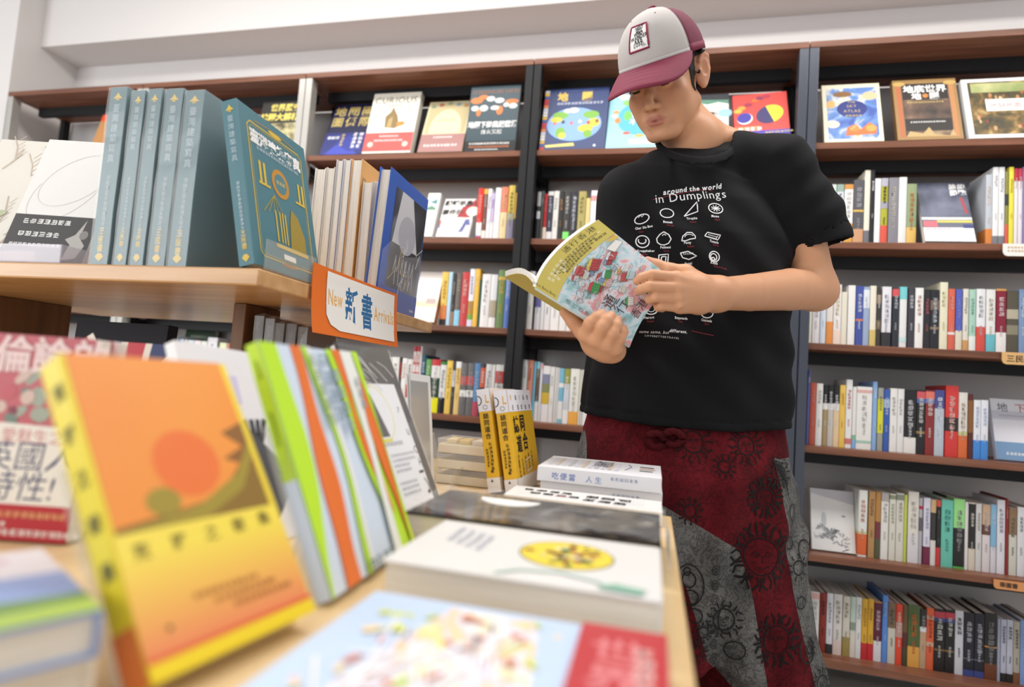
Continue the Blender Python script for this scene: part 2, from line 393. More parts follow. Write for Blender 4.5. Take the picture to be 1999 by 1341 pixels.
row(4, [
 (1577,1583.5,560,'#f1eed8',[],None,'thin ivory book'),
 (1584.5,1599,562,'#f2eef0',[],'#dcd0d4','white book'),
 (1600,1611,562,'#dfeaf6',[],'#c3d4e8','pale blue book'),
 (1612,1624.5,560,'#efe6de',[(.6,1,'#ee9a4c')],None,'white book with orange foot'),
 (1625.5,1640.4,555.5,'#f3efec',[(.75,1,'#f6e0d0')],'#e6cfa8','white book with peach foot'),
 (1641,1652,570,'#ece6d4',[],None,'short cream book'),
 (1653.5,1667.5,557,'#f4f2ef',[],None,'plain white book'),
 (1669,1683,558.5,'#4a5aa8',[(.55,.58,'#e0825c')],'#dfe4f4','royal blue book with white title'),
 (1683.5,1695.5,560,'#9fb2d0',[(.05,.36,'#e8edf4')],'#d7e0ec','light blue book'),
 (1696.5,1708.5,558,'#f1ead8',[(.72,1,'#dcc478')],None,'cream book with gold foot'),
 (1709.6,1718,561.5,'#45403c',[(.12,.27,'#9c8468'),(.55,.7,'#7a6c50')],'#d7d7d7','brown-black book'),
 (1720,1738,559.7,'#eceaf0',[(.75,1,'#39373b')],'#bfc0c8','wide white book with black foot'),
 (1740.6,1753.5,562,'#33363f',[(.02,.14,'#d85c60')],'#c3c8d0','black book with red logo'),
 (1754.5,1768.5,560,'#ecebea',[(0,.2,'#7fd4d8'),(.82,.9,'#cfe8e8')],None,'white book with cyan head'),
 (1771,1784,562,'#44424a',[],'#cfcbd2','dark grey book'),
 (1784.9,1801,562,'#f4f2ef',[],'#d8a8a0','clean white book'),
 (1802,1814.5,565,'#2e2d31',[],'#b9606a','black book with red title'),
 (1815,1831.5,565.5,'#2c2d33',[(.18,.34,'#7a6a5c'),(.62,.66,'#94765a')],'#c8ccd6','black book with brown picture'),
 (1833,1848.6,551,'#ece7cc',[],'#d9d8a8','tall cream book'),
 (1849.8,1863,564,'#dd6b56',[(.7,.74,'#f0e4de')],'#eeb0a0','salmon red book'),
 (1864.5,1877,565,'#5a66c0',[(.67,1,'#e4ddc8')],'#9098d8','violet-blue book with cream foot'),
 (1878.6,1889.5,564,'#e6e1d4',[(.82,1,'#d3a064')],'#b8b2a8','beige book with tan foot'),
 (1890.7,1903.7,565,'#aed4c2',[(.75,1,'#eef0ea')],'#8cbca8','mint green book'),
 (1904.8,1922.3,564,'#eeeef0',[(.6,1,'#d9574c')],'#b8b8bc','white book with red foot'),
 (1924,1942,565,'#ecebe8',[(.71,1,'#6fc0cc')],'#d0c8b4','white book with turquoise foot'),
 (1943.7,1963.3,564,'#8a2438',[(0,.03,'#e0a860'),(.68,1,'#efece8')],'#e8d0d4','maroon book with white foot'),
 (1964.5,1987,567.5,'#5a5446',[(.3,.45,'#b8b09a'),(.55,.7,'#8c8670')],None,'dark olive collage book'),
 (1988,2004,565,'#7d97bd',[],'#dce4ee','steel blue book'),
 (2005,2020,565,'#d9d5cc',[],'#888888','beige book'),
], 'fourth shelf right of the man', G.format('fourth', 'right'))
row(5, [
 (1573,1578.3,721,'#5a649e',[],'#d4d8e8','tall violet-blue thin book'),
 (1579,1590.5,747,'#c25c48',[],'#d88a78','terracotta book'),
 (1591,1603.7,748.5,'#f1efeb',[],'#c9c6c0','white book'),
 (1604.3,1613.2,751.7,'#28282a',[(.3,.4,'#f0eeec'),(.4,1,'#b39a70')],'#e4e4e4','black book with brown lower half'),
 (1614,1624.7,751.7,'#28282a',[(.3,.4,'#f0eeec'),(.4,1,'#cfc9c0')],'#e4e4e4','black book with grey lower half'),
 (1625.3,1636.2,751.7,'#28282a',[(.3,.4,'#f0eeec'),(.4,1,'#ecd0a8')],'#e4e4e4','black book with peach lower half'),
 (1636.8,1648.3,751.7,'#f0c860',[],'#d9ac48','yellow book'),
 (1649,1661.3,741,'#f1efee',[(.86,.94,'#d88078')],'#d08080','taller white book with red label'),
 (1662,1669.7,755,'#edebe6',[(.78,.86,'#8cc0a0'),(.86,1,'#8cb8e8')],None,'thin white book with blue foot'),
 (1670.2,1700.3,755,'#f0eeea',[(.05,.1,'#e2b4ac'),(.86,.9,'#a8d0bc')],'#d8d4d0','very wide white boxed set'),
 (1701.3,1710,745,'#8fb4e4',[],'#d4e4f4','taller light blue book'),
 (1711.5,1722.5,757,'#a5a598',[(.18,.72,'#e0dc3c')],'#888878','grey book with fluorescent yellow label'),
 (1723.5,1734.5,760,'#3f62b4',[(.16,.3,'#a8bce0')],'#ccd8ee','royal blue book'),
 (1735.5,1749.7,758,'#efede8',[],'#d0ccc6','white book'),
 (1750.2,1763,759,'#ebeae8',[],'#c8c6c4','white book'),
 (1763.7,1787,761,'#272729',[(.75,1,'#edebe6')],'#d0d0d0','wide black book with white foot'),
 (1787.9,1804.3,762,'#2a2829',[(.02,.13,'#d25c62'),(.13,.2,'#5c6ea8'),(.64,.68,'#9a7a48')],'#dededa','black book with red and blue logo'),
 (1805,1822.3,762,'#8e3434',[(.02,.13,'#e07a6a'),(.13,.2,'#7884b8')],'#ecd4cc','dark red book with logo'),
 (1823,1841.6,761.5,'#bfc8d2',[(0,.28,'#4c5090')],'#e4e8ee','grey-blue book with violet head'),
 (1844,1869.3,753,'#d8403c',[(.45,.64,'#35302f')],'#f0c4bc','wide red book with black middle'),
 (1870,1887.3,766,'#e6e2da',[(.6,.66,'#c8cc90'),(.66,1,'#e0703c')],'#c8b4ac','white book with orange foot'),
 (1888.4,1898.6,769,'#5e2c28',[(.1,.6,'#8a5c34')],None,'brown book'),
 (1899.4,1913.4,781,'#eceef4',[(.68,1,'#4a90de')],'#c4d0e8','short white book with blue foot'),
 (1914,1928,781,'#eaecf2',[(.68,1,'#4a90de')],'#c4d0e8','short white book with blue foot'),
], 'fifth shelf right of the man', G.format('fifth', 'right'))
row(6, [
 (1674,1691,957,'#e9ebe6',[(.62,.66,'#cfd0a0'),(.66,.97,'#e06c3c')],'#d89c88','white book with orange lower third'),
 (1693.5,1706.3,959,'#b78f5e',[],'#8c6a44','kraft tan book'),
 (1707,1717.3,960,'#b8864a',[(.45,.7,'#7a3c44'),(.7,1,'#5c5c46')],None,'brown and maroon book'),
 (1718,1732.7,962,'#eae8e2',[(0,.13,'#b4aca8')],'#c4c2bc','white book with grey head'),
 (1734.2,1746.8,964,'#dedcce',[(.02,.08,'#8e9478')],'#b4b4a4','cream book with olive head'),
 (1747.6,1762.4,963,'#dcd8ce',[(.02,.1,'#8a9080')],'#b8b4a8','wider cream book'),
 (1762.8,1769,966,'#c6d05c',[],None,'thin lime book'),
 (1770.7,1791.6,960,'#e3ded4',[(.6,1,'#dddade')],'#cfc9bf','wide ivory book'),
 (1792.2,1799,972,'#b8b4b8',[(.12,.17,'#b83048'),(.3,.5,'#66646c')],None,'thin grey book with red dot'),
 (1801,1814.4,972,'#dcdae8',[(.73,1,'#742c48')],'#b4b4c8','lilac-white book with maroon foot'),
 (1815.3,1825.3,975,'#3d3b3b',[(0,.2,'#c9ac80'),(.62,1,'#dedad4')],None,'dark book with tan head'),
 (1826.3,1834.7,976,'#2b2b29',[(0,.1,'#d0584c'),(.72,1,'#c83c40')],'#707070','black book with red foot'),
 (1836,1859.4,976,'#6cc0ac',[],'#4a9a88','wide teal green book'),
 (1860.2,1881.6,974,'#262626',[(0,.42,'#98dc88'),(.97,1,'#5cb054')],'#909090','wide green-topped black book'),
 (1882.2,1889,980,'#e2dedc',[],None,'thin white book'),
 (1889.6,1902.8,981,'#d8ccbc',[(.02,.68,'#2c2a28')],'#dcd8cc','white book with black title box'),
 (1903.5,1915.2,983,'#d4d2d0',[],'#a8a8a8','pale grey book'),
 (1916.5,1931.8,985,'#dcd4d4',[(0,.3,'#c8a888'),(.3,.45,'#6a4438')],'#c8bcbc','white book with brown picture head'),
 (1932.7,1943.8,985,'#d6d2d8',[(0,.62,'#84b4d4')],'#c8d8e4','sky blue book with white foot'),
 (1945,1960.8,976,'#dedce2',[],'#a8a8b4','tall white book'),
 (1961.4,1967.7,973,'#8a2f2e',[],'#c89090','thin dark red book'),
 (1968.5,1983.7,991.5,'#cfcdbf',[(0,.4,'#8a6c50')],'#6c7060','cream book with brown head'),
 (1985,2000,990,'#d9d9dc',[],'#a0a8a8','white book'),
 (2001,2014,990,'#b8b0a4',[],'#706860','beige book'),
], 'sixth shelf right of the man', G.format('sixth', 'right'))
row(7, [
 (1579,1597,1155,'#e4e2df',[(.02,.12,'#e0b4ac')],'#c4c4bc','white book with pink head'),
 (1598,1611,1157.6,'#8a3026',[],'#5c201a','dark red book'),
 (1611.6,1624,1158,'#dedee4',[(.84,1,'#343436')],'#a8a8b4','white book with black foot'),
 (1625,1642,1160,'#dcd9d4',[(.76,1,'#e0ccc4')],'#b8b0a8','white book with pink foot'),
 (1643.3,1657.3,1164,'#d4cec2',[(.68,1,'#a08c50')],'#a8a08c','beige book with gold foot'),
 (1658,1668.6,1165,'#bed2c6',[(.42,.55,'#8c9888'),(.57,1,'#dcd4c8')],None,'mint green book'),
 (1669,1679.8,1166,'#dddfe0',[],'#b8c0c4','plain white book'),
 (1680.3,1691.8,1169,'#d8a838',[(.73,1,'#c42e34')],'#b88c30','yellow book with red foot'),
 (1692.4,1703.7,1169,'#d8a838',[(.73,1,'#c42e34')],'#b88c30','yellow book with red foot'),
 (1704.3,1719.3,1174,'#5c2238',[(0,.02,'#d08c4c'),(.66,1,'#dcdade')],'#d0b8c4','maroon book with white foot'),
 (1720.6,1731.2,1162,'#5a8ad4',[],'#a8c4ea','taller blue book'),
 (1731.8,1746.4,1176,'#7e6650',[(.42,1,'#c8c6b8')],'#5c6054','brown book with cream lower half'),
 (1747.2,1759.8,1179,'#dc4a32',[(.3,.55,'#b89088')],'#e4d0c8','bright red book'),
 (1760.3,1770.2,1181,'#6c5234',[(.45,.7,'#5a2e28'),(.7,1,'#46462e')],None,'brown and olive book'),
 (1770.8,1794,1181,'#4f6238',[(.67,1,'#dca24c')],'#c86a30','green book with yellow foot'),
 (1794.6,1806.7,1189,'#2f2f33',[(.3,.38,'#dcdce0'),(.38,1,'#bc9c7c')],'#a8a8ac','black book with tan lower half'),
 (1807.2,1821.6,1187,'#d8603e',[(.12,.18,'#c8a088'),(.55,.62,'#c8a088')],'#a84430','orange-red book'),
 (1822.2,1843.4,1189,'#1f1d1d',[(.04,.14,'#b8404c'),(.14,.2,'#3c4880'),(.64,.67,'#7a5c34')],'#c4c4c0','black book with red and blue logo'),
 (1844,1862,1191,'#1f1d1d',[(.04,.14,'#b8404c'),(.14,.2,'#3c4880'),(.64,.67,'#7a5c34')],'#c4c4c0','black book with red and blue logo'),
 (1863,1879.4,1192,'#c9cad2',[],'#54545c','white book with dark title'),
 (1880,1900.6,1196,'#20222e',[(.72,.735,'#6c6c78'),(.9,1,'#3c4a88')],'#b8b8c4','navy book with white title'),
 (1901.4,1920.5,1198,'#20222e',[(.72,.735,'#6c6c78'),(.9,1,'#3c4a88')],'#b8b8c4','navy book with white title'),
 (1921.2,1945.5,1197,'#262422',[(.5,.52,'#c88c34'),(.76,1,'#6a3c24')],'#84848c','black book with brown foot'),
 (1946,1952.2,1207,'#9aa0b4',[],None,'thin blue-grey book'),
 (1952.8,1964,1209,'#b4b6c8',[(.86,1,'#242420')],'#585c68','lilac-white book with black foot'),
 (1964.6,1977,1210,'#b8bac8',[(.86,1,'#242420')],'#486068','lilac-white book with black foot'),
 (1977.6,1990,1213,'#aca494',[(.82,1,'#7c5234')],'#605c58','beige book with brown foot'),
 (1990.6,2006,1211,'#7a98cc',[],'#a8bcdc','light blue book'),
 (2007,2020,1211,'#8a8478',[],'#cccccc','grey book'),
], 'bottom shelf right of the man', G.format('bottom', 'right'), setback=0.06)
# ---- bookcase left of the man
row(3, [
 (928,938.3,367.6,'#e0382e',[(.65,.9,'#f0eeee'),(.9,.92,'#8890c8')],'#f0a8a0','red book with white foot'),
 (939.2,946.8,369,'#7a5044',[(0,.1,'#e6b050'),(.8,1,'#eae8d8')],'#c8bcae','brown book with yellow head'),
 (947.3,954.7,368.5,'#ece8ee',[],'#c4b8c8','lilac-white thin book'),
 (955.2,961,377,'#cbbade',[(.6,1,'#f0eef0')],'#9078ac','short lavender book'),
 (961.6,973,366.5,'#efedea',[],None,'plain white book'),
 (973.7,986.6,365,'#e8886a',[(.47,1,'#ecd4a4')],'#d8b488','orange and cream book'),
 (987.6,1000,362,'#dcc25c',[(.5,.62,'#a8a890'),(.62,1,'#8a869c')],'#8c7c3c','yellow and grey book'),
 (1000.6,1005.5,360,'#3a3230',[(.15,.6,'#c49a3c')],None,'thin dark book'),
], 'third shelf beside the black post', G.format('third', 'left'))
row(4, [
 (857,869.3,531,'#ecc65c',[(.62,.87,'#e6884c'),(.87,1,'#3a3838')],'#c8a040','yellow and orange book'),
 (870,877.3,531,'#bcdcf0',[],None,'light blue thin book'),
 (878,885,533.6,'#393634',[(.72,1,'#9a7c64')],'#b8a8a0','dark thin book'),
 (885.4,895.4,533.6,'#6e645c',[(.69,1,'#92d4ee')],'#a89c8c','grey-brown book with cyan foot'),
 (896.4,910.2,531.5,'#c84444',[],'#e8b8b0','red book'),
 (911,921,525,'#e8e6ee',[(.55,.78,'#b88a34'),(.78,.87,'#7ca848'),(.87,1,'#dcdcec')],'#9aa0b4','white book with colourful foot'),
 (921.6,930.6,525,'#f0be48',[],'#f4dc98','taller yellow book'),
 (931,935,545,'#30584a',[],None,'thin dark green book'),
 (935.8,952.4,535,'#eeebe9',[],'#d4d0cc','wide white book'),
 (953,965.7,536,'#e4e4e6',[(.48,.8,'#b0a48c'),(.78,1,'#f0eeea')],None,'grey-white book'),
 (967.2,981.2,527,'#6d8a54',[(.12,.17,'#d8b84c')],'#dcb450','green book with yellow title'),
 (982.3,992,529,'#7890d0',[(.48,1,'#5c78c4')],'#ccd8f0','blue book'),
], 'fourth shelf left of the black post', G.format('fourth', 'left'))
row(5, [
 (742,757.4,697,'#e6e2dc',[],'#a8a4a0','cream book'),
 (758.4,773,697,'#ece9e4',[],'#b8b4b0','white book'),
 (773.6,778.4,697,'#2f2d2c',[(.1,.4,'#8c3a34')],None,'thin black book'),
 (779,788.6,699,'#f0eeea',[],'#e0b4a4','narrow white book'),
 (789.2,799,701,'#e6e2dd',[(.5,.75,'#c44a44')],'#888888','white book with red patch'),
 (799.6,805.4,676,'#e8d4d0',[(0,.08,'#b8323c'),(.25,.28,'#cc7878'),(.4,.43,'#cc7878')],'#c45c60','tall red and white striped book'),
 (806,812.4,676,'#e8d4d0',[(0,.08,'#b8323c'),(.25,.28,'#cc7878'),(.4,.43,'#cc7878')],'#c45c60','tall red and white striped book'),
 (813,816,676,'#eceaec',[],None,'tall thin white book'),
 (816.5,825,693,'#2b5568',[],'#d0dce4','dark teal book'),
 (825.6,836,701,'#6a9e58',[(.3,1,'#2e5c40')],'#c8dcc0','green book'),
 (837,853.4,701.6,'#2e4a36',[(0,.12,'#c8383c'),(.12,.35,'#e8e6e2'),(.72,1,'#f2ee22')],'#d8d0cc','red-green book with yellow foot'),
 (854.2,866,706,'#e6e4e0',[(0,.06,'#3c8040'),(.7,1,'#1f1f1f')],'#a8a8a8','white book with black foot'),
 (866.6,877.8,704,'#f0cc60',[],'#d4aa48','yellow book'),
 (878.3,883.9,706,'#4c4644',[(.17,.48,'#d4d2d6')],'#c8c8c8','thin dark grey book'),
 (884.4,894.4,706,'#e8c880',[(0,.12,'#f0eeee')],'#d4ac60','pale yellow book with white head'),
 (895,907,709,'#6e6c6c',[(.25,.42,'#c85c5c'),(.52,.65,'#e8e8e4')],'#9c9494','grey book with red patch'),
 (908,920.4,709,'#6e6c6c',[(.25,.42,'#c85c5c'),(.52,.65,'#e8e8e4')],'#9c9494','grey book with red patch'),
 (921,932.2,709,'#5c88b8',[(.73,1,'#b84c5c')],'#a8c4dc','blue book with red foot'),
 (932.8,942.4,710,'#443c3c',[(.08,.45,'#d0603c')],'#e0d0c8','dark book with orange picture'),
 (943,955,711,'#dddbdc',[],'#b4b4b8','grey-white book'),
 (955.6,961.6,712,'#e8e4de',[],None,'thin cream book'),
 (962.2,977.4,712,'#dedcd8',[(.12,.35,'#c8504c')],'#989490','white book with red mark'),
], 'fifth shelf behind the yellow books', G.format('fifth', 'left'))
# ---- bookcase behind the man
row(3, [
 (1044.6,1051.3,373,'#3c3c3e',[(.02,.3,'#b4b4b4'),(.4,.55,'#d0d0d8')],None,'black and white thin book'),
 (1051.8,1057.3,373,'#4c5450',[],'#b0b8b0','thin grey-green book'),
 (1058,1064.6,378.6,'#b82c2e',[(.7,1,'#ecd8c8')],'#d87c78','red book with cream foot'),
 (1065.2,1075.8,374,'#3c3e4c',[(0,.08,'#dededc'),(.8,1,'#eae8ea')],'#c4c8d0','navy book with white foot'),
 (1076.4,1086.8,373,'#e4e2dc',[],'#c0beb8','white book'),
 (1087.2,1097,373,'#33312f',[],'#b08050','black book with orange title'),
 (1097.5,1109.7,373,'#403e3c',[(.8,1,'#84e474')],'#c4c4c0','dark book with fluorescent green foot'),
 (1110.2,1124.4,373,'#36353a',[],'#c8ccd8','wide black book with white title'),
 (1125,1139.7,373.5,'#b0a464',[],'#988c50','khaki book'),
 (1140.5,1148.5,387,'#ecd08c',[],None,'short pale orange book'),
 (1149.2,1162,372,'#e8e6ea',[(.1,.2,'#d49c9c')],None,'white book with red mark'),
 (1163,1176,374,'#c8c0b0',[],'#807868','beige book'),
], 'third shelf right of black post', G.format('third', 'middle'))
row(4, [
 (1020,1026,592,'#c8a484',[],None,'short tan book'),
 (1026.6,1038,529.5,'#ecebe8',[],'#c4c0bc','tall white book'),
 (1038.5,1041.6,540,'#3c342e',[],None,'thin dark book'),
 (1042.2,1052.6,532,'#6a68a8',[(.6,1,'#e4e4ea')],'#a8a8d0','violet book with white foot'),
 (1053.2,1060.2,534,'#eae9e8',[],None,'narrow white book'),
 (1060.8,1072.4,534,'#e9e6e6',[],'#8c8c8c','white book with grey dots'),
 (1073,1090,535,'#eeebe7',[],'#d8d4d0','wide white book'),
 (1090.8,1104,535,'#eae8e6',[],'#d0ccc8','white book'),
 (1104.6,1114,536,'#e6e2d8',[],None,'cream book'),
 (1114.6,1123,540,'#4c4a54',[(.8,1,'#b03c3c')],'#a0a0a8','dark book with red foot'),
 (1124,1137,540,'#d8d4cc',[],'#908c88','pale book'),
], 'fourth shelf below the held book', G.format('fourth', 'middle'))
row(5, [
 (1014.5,1024,702.5,'#e6ecea',[(.5,1,'#d0e0ec')],'#c0c8c8','white book with pale blue foot'),
 (1024.7,1035.3,703,'#e69a84',[],'#d08070','salmon book'),
 (1036,1041,706,'#7cc0dc',[],None,'thin sky blue book'),
 (1041.5,1048.3,706,'#8cd0e0',[(.12,.66,'#6c5c4c'),(.68,1,'#eceae6')],'#d4ccc0','sky blue book with brown title'),
 (1048.8,1054,709,'#e6e2e8',[(0,.1,'#e8b4b8')],None,'thin white book with pink head'),
 (1054.5,1068.6,714,'#eae6e4',[(.15,.32,'#8488a0'),(.32,.48,'#8a8c5c'),(.48,.68,'#d4b03c')],None,'white book with yellow label'),
 (1069,1078,716,'#e6e2de',[],'#ccc8c4','white book'),
 (1078.5,1084,717,'#d8d4d2',[],None,'thin grey-white book'),
 (1084.4,1087,718,'#eeece8',[],None,'very thin white book'),
 (1087.4,1096.6,719,'#7cb8d0',[(.27,.35,'#ece8e4'),(.6,.92,'#e4e4e0'),(.92,1,'#84bccc')],None,'sky blue and white book'),
 (1097.2,1108.2,720,'#d4d6e0',[(0,.27,'#9c9c48'),(.75,1,'#eeece8')],'#e8e8d8','grey book with olive head'),
 (1108.8,1126.6,720,'#eceae2',[(.77,1,'#f2b050')],'#dcd8ce','white book with orange foot'),
 (1127.2,1131.2,722,'#e4decc',[],None,'thin cream book'),
 (1131.6,1135.6,722,'#dcdad6',[],None,'thin grey book'),
 (1136.2,1150,722,'#b4a8dc',[(.57,1,'#f0eeee')],'#c8c0e4','lilac book with white foot'),
 (1151,1164,722,'#d8d4cc',[],'#888888','pale book'),
], 'fifth shelf beside his shirt', G.format('fifth', 'middle'))
# ---- books seen under the display shelf
row(5, [
 (318,331,655,'#ecebe8',[],'#b4b4b4','white book'),
 (343,350,662,'#9cc4dc',[],None,'light blue thin book'),
 (351,356,664,'#3c3a36',[],None,'thin black book'),
 (357,369,664,'#cfe0e4',[],'#a8bcc4','pale blue book'),
 (370,383,665,'#f0e0e0',[],'#d0b4b4','pale pink book'),
 (384,395,666,'#94c870',[(0,.3,'#e4e8dc')],None,'green-white book'),
 (396,415,659,'#e8e4e8',[],'#b8b4b8','taller white book'),
 (416,419.5,668,'#3c5c40',[],None,'thin dark green book'),
 (420,433,669,'#eae8bc',[],'#a8a888','pale yellow book'),
 (434,437.5,670,'#c8b49c',[],None,'thin tan book'),
 (438,442,670,'#d84c38',[],None,'thin red book'),
 (442.6,452,671,'#e4e0dc',[],'#888888','white book'),
 (453,466,671,'#cfc8bc',[],'#888888','beige book'),
], 'fifth shelf under display shelf', G.format('fifth', 'second left'))
# ================================================================== books shown face out
def flat_book(name, mw, w, h, t, cover, label, cat='book', group=None, side='L', spine=None, back=None, ct=0.0022, over=0.0025, art=None, sart=None, pages=None, bevel=0.0006, rough=0.38):
    """local x across the cover, z up the cover, front cover at y=0, back cover at y=t"""
    root = MB(); c = mat(cover, rough) if not isinstance(cover, bpy.types.Material) else cover
    bk = mat(back, rough) if isinstance(back, str) else (back or c); sp = mat(spine, rough) if isinstance(spine, str) else (spine or c)
    root.box((0, 0, 0), (w, ct, h), c); root.box((0, t-ct, 0), (w, t, h), bk)
    if side == 'L': root.box((-0.0006, 0.0002, 0), (ct, t-0.0002, h), sp)
    elif side == 'R': root.box((w-ct, 0.0002, 0), (w+0.0006, t-0.0002, h), sp)
    elif side == 'T': root.box((0, 0.0002, h-ct), (w, t-0.0002, h+0.0006), sp)
    else: root.box((0, 0.0002, -0.0006), (w, t-0.0002, ct), sp)
    o = root.build(name, mw=mw, bevel=bevel)
    tag(o, label, cat, group)
    pb = MB(); a, b = (over, over)
    x0 = ct if side == 'L' else over; x1 = w-(ct if side == 'R' else over)
    z0 = ct if side == 'B' else over; z1 = h-(ct if side == 'T' else over)
    pb.box((x0, ct, z0), (x1, t-ct, z1), pages or PAGES_F); pb.build('page_block', o)
    if art:
        A = Art(w, h); art(A); A.build('cover_print', lambda x, y, l: (x, -l, y), o)
    if sart:
        if side == 'L': A = Art(t, h); sart(A); A.build('spine_print', lambda x, y, l: (-0.0006-l, t-x, y), o)
        elif side == 'R': A = Art(t, h); sart(A); A.build('spine_print', lambda x, y, l: (w+0.0006+l, x, y), o)
        else: A = Art(w, t); sart(A); A.build('spine_print', lambda x, y, l: (x, t-y, -0.0006-l if side == 'B' else h+0.0006+l), o)
    return o
def shelf_face(bl, br, tly, zk, cover, label, art, tilt=17, t=0.018, side='L', lean=0.0, ymin=0.012, yfix=None, **k):
    zs = SHZ[zk]+0.0006
    a = atZ(bl[0], bl[1], zs); b = atZ(br[0], br[1], zs)
    Y = min(max((a[1]+b[1])/2, YF+ymin), YF+0.07)
    if yfix: Y = YF+yfix
    X0 = solveX(bl[0], Y, zs); X1 = solveX(br[0], Y, zs); w = X1-X0
    th = math.radians(tilt); up = Vector((math.sin(lean), math.sin(th), math.cos(th))).normalized()
    lo, hi = 0.05, 0.45
    for _ in range(30):
        m = (lo+hi)/2
        if pj((X0+up.x*m, Y+up.y*m, zs+up.z*m))[1] > tly: lo = m
        else: hi = m
    h = (lo+hi)/2; xv = Vector((1, 0, 0)); xv = (xv-up*xv.dot(up)).normalized(); yv = up.cross(xv)
    mw = frame((X0, Y, zs+max(0, t*0)), xv, yv, up)
    # the back lower edge dips when the book leans: lift so that it rests on the board
    mw.translation.z += max(0.0, -(yv*t).z)
    return flat_book('book', mw, w, h, t, cover, label, group='books shown face out on the shelves', side=side, art=art, **k)
GOLD = mat('#c9b26a', 0.4); WHITE = mat('#f3f2ef', 0.5); INK = mat('#1d1c20', 0.5); RED = mat('#c93c36', 0.45)
def a_intl(A):
    A.rect(0, 0, 1, .42, mat('#232a70', .4)); A.poly([(.1, 0), (.45, .28), (.9, 0)], mat('#3a46b0', .4)); A.poly([(.3, .2), (.6, .38), (.95, .1), (.7, .05)], mat('#2c3690', .4))
    for k, s in enumerate(('地圖', '關係', '國際')): A.text(s, .04+.33*k, .95, A.w*.29, GOLD, vertical=True, bold=.01)
    A.marks(.06, .36, A.w*.09, 3, WHITE, vertical=False, seed=3); A.marks(.68, .42, A.w*.1, 4, WHITE, seed=4); A.marks(.82, .42, A.w*.1, 4, WHITE, seed=5); A.marks(.4, .4, A.w*.08, 4, GOLD, seed=6)
def a_curious(A):
    A.text('CURIOUS', .5, .82, A.w*.21, mat('#6d6750', .5), center=True, sx=.95)
    A.marks(.36, .8, A.w*.05, 5, mat('#8a8468'), vertical=False, seed=2)
    br = mat('#8a7248', .5); A.poly([(.36, .42), (.34, .6), (.44, .68), (.47, .76), (.52, .7), (.6, .6), (.66, .44), (.58, .4)], br)
    A.poly([(.4, .42), (.42, .55), (.5, .6), (.5, .42)], mat('#b39a66')); A.poly([(.62, .42), (.78, .46), (.74, .52), (.6, .5)], mat('#c2893c'))
    for k in range(7): A.line([(.1+.02*k, .6+.03*k), (.16+.02*k, .64+.04*k), (.12+.03*k, .7+.03*k)], .0012, mat('#9a9474'), sub=3); A.line([(.9-.02*k, .58+.03*k), (.84-.02*k, .63+.04*k), (.88-.02*k, .7+.03*k)], .0012, mat('#9a9474'), sub=3)
    A.rect(0, .03, 1, .33, mat('#d64a44', .4)); A.marks(.3, .29, A.w*.045, 8, WHITE, vertical=False, seed=9); A.marks(.2, .22, A.w*.045, 12, WHITE, vertical=False, seed=10)
    A.ell(.14, .14, .06, .06, mat('#dcc9b8')); A.ell(.86, .14, .06, .06, mat('#dcc9b8'))
def a_cream(A):
    A.rect(.05, .36, .95, .96, mat('#c4b48a', .5)); A.ell(.5, .45, .36, .55, mat('#dfd3ae'), a0=0, a1=180); A.rect(.14, .36, .86, .46, mat('#dfd3ae'))
    for u, v, c in ((.12, .9, '#8a9a84'), (.3, .93, '#a86a58'), (.7, .93, '#7d97a0'), (.88, .9, '#b0845c'), (.5, .95, '#94a080')): A.ell(u, v, .06, .05, mat(c))
    A.rect(.24, .5, .76, .68, mat('#e8ddb0')); A.marks(.3, .64, A.w*.06, 6, mat('#b0a070'), vertical=False, seed=3)
    A.rect(0, 0, 1, .34, mat('#a87c78', .45)); A.marks(.28, .3, A.w*.05, 8, WHITE, vertical=False, seed=4); A.marks(.1, .15, A.w*.07, 10, WHITE, vertical=False, seed=5)
def a_dessous(A):
    A.text('LE DESSOUS DES CARTES', .04, .885, A.w*.098, mat('#a8643c', .5), sx=.78)
    og, wt = mat('#dd7a3a', .45), mat('#d6d9d8', .5)
    for u, v, a, b in ((.14, .78, .13, .07), (.27, .83, .1, .05), (.2, .6, .05, .09), (.85, .75, .14, .05), (.62, .62, .07, .1)): A.ell(u, v, a, b, og, n=9)
    for u, v, a, b in ((.42, .8, .09, .06), (.12, .66, .08, .06), (.3, .66, .09, .07), (.6, .77, .1, .06), (.52, .66, .09, .05), (.88, .68, .09, .06), (.74, .7, .06, .05)): A.ell(u, v, a, b, wt, n=9)
    A.text('地圖下的風起雲湧', .02, .37, A.w*.142, WHITE, bold=.03, sx=.86)
    A.text('烽火又起', .5, .27, A.w*.105, WHITE, center=True)
    A.rect(0, 0, 1, .16, mat('#16181c')); A.marks(.08, .14, A.w*.045, 16, WHITE, vertical=False, seed=1); A.marks(.08, .09, A.w*.04, 18, og, vertical=False, seed=2); A.marks(.2, .045, A.w*.03, 14, WHITE, vertical=False, seed=3)
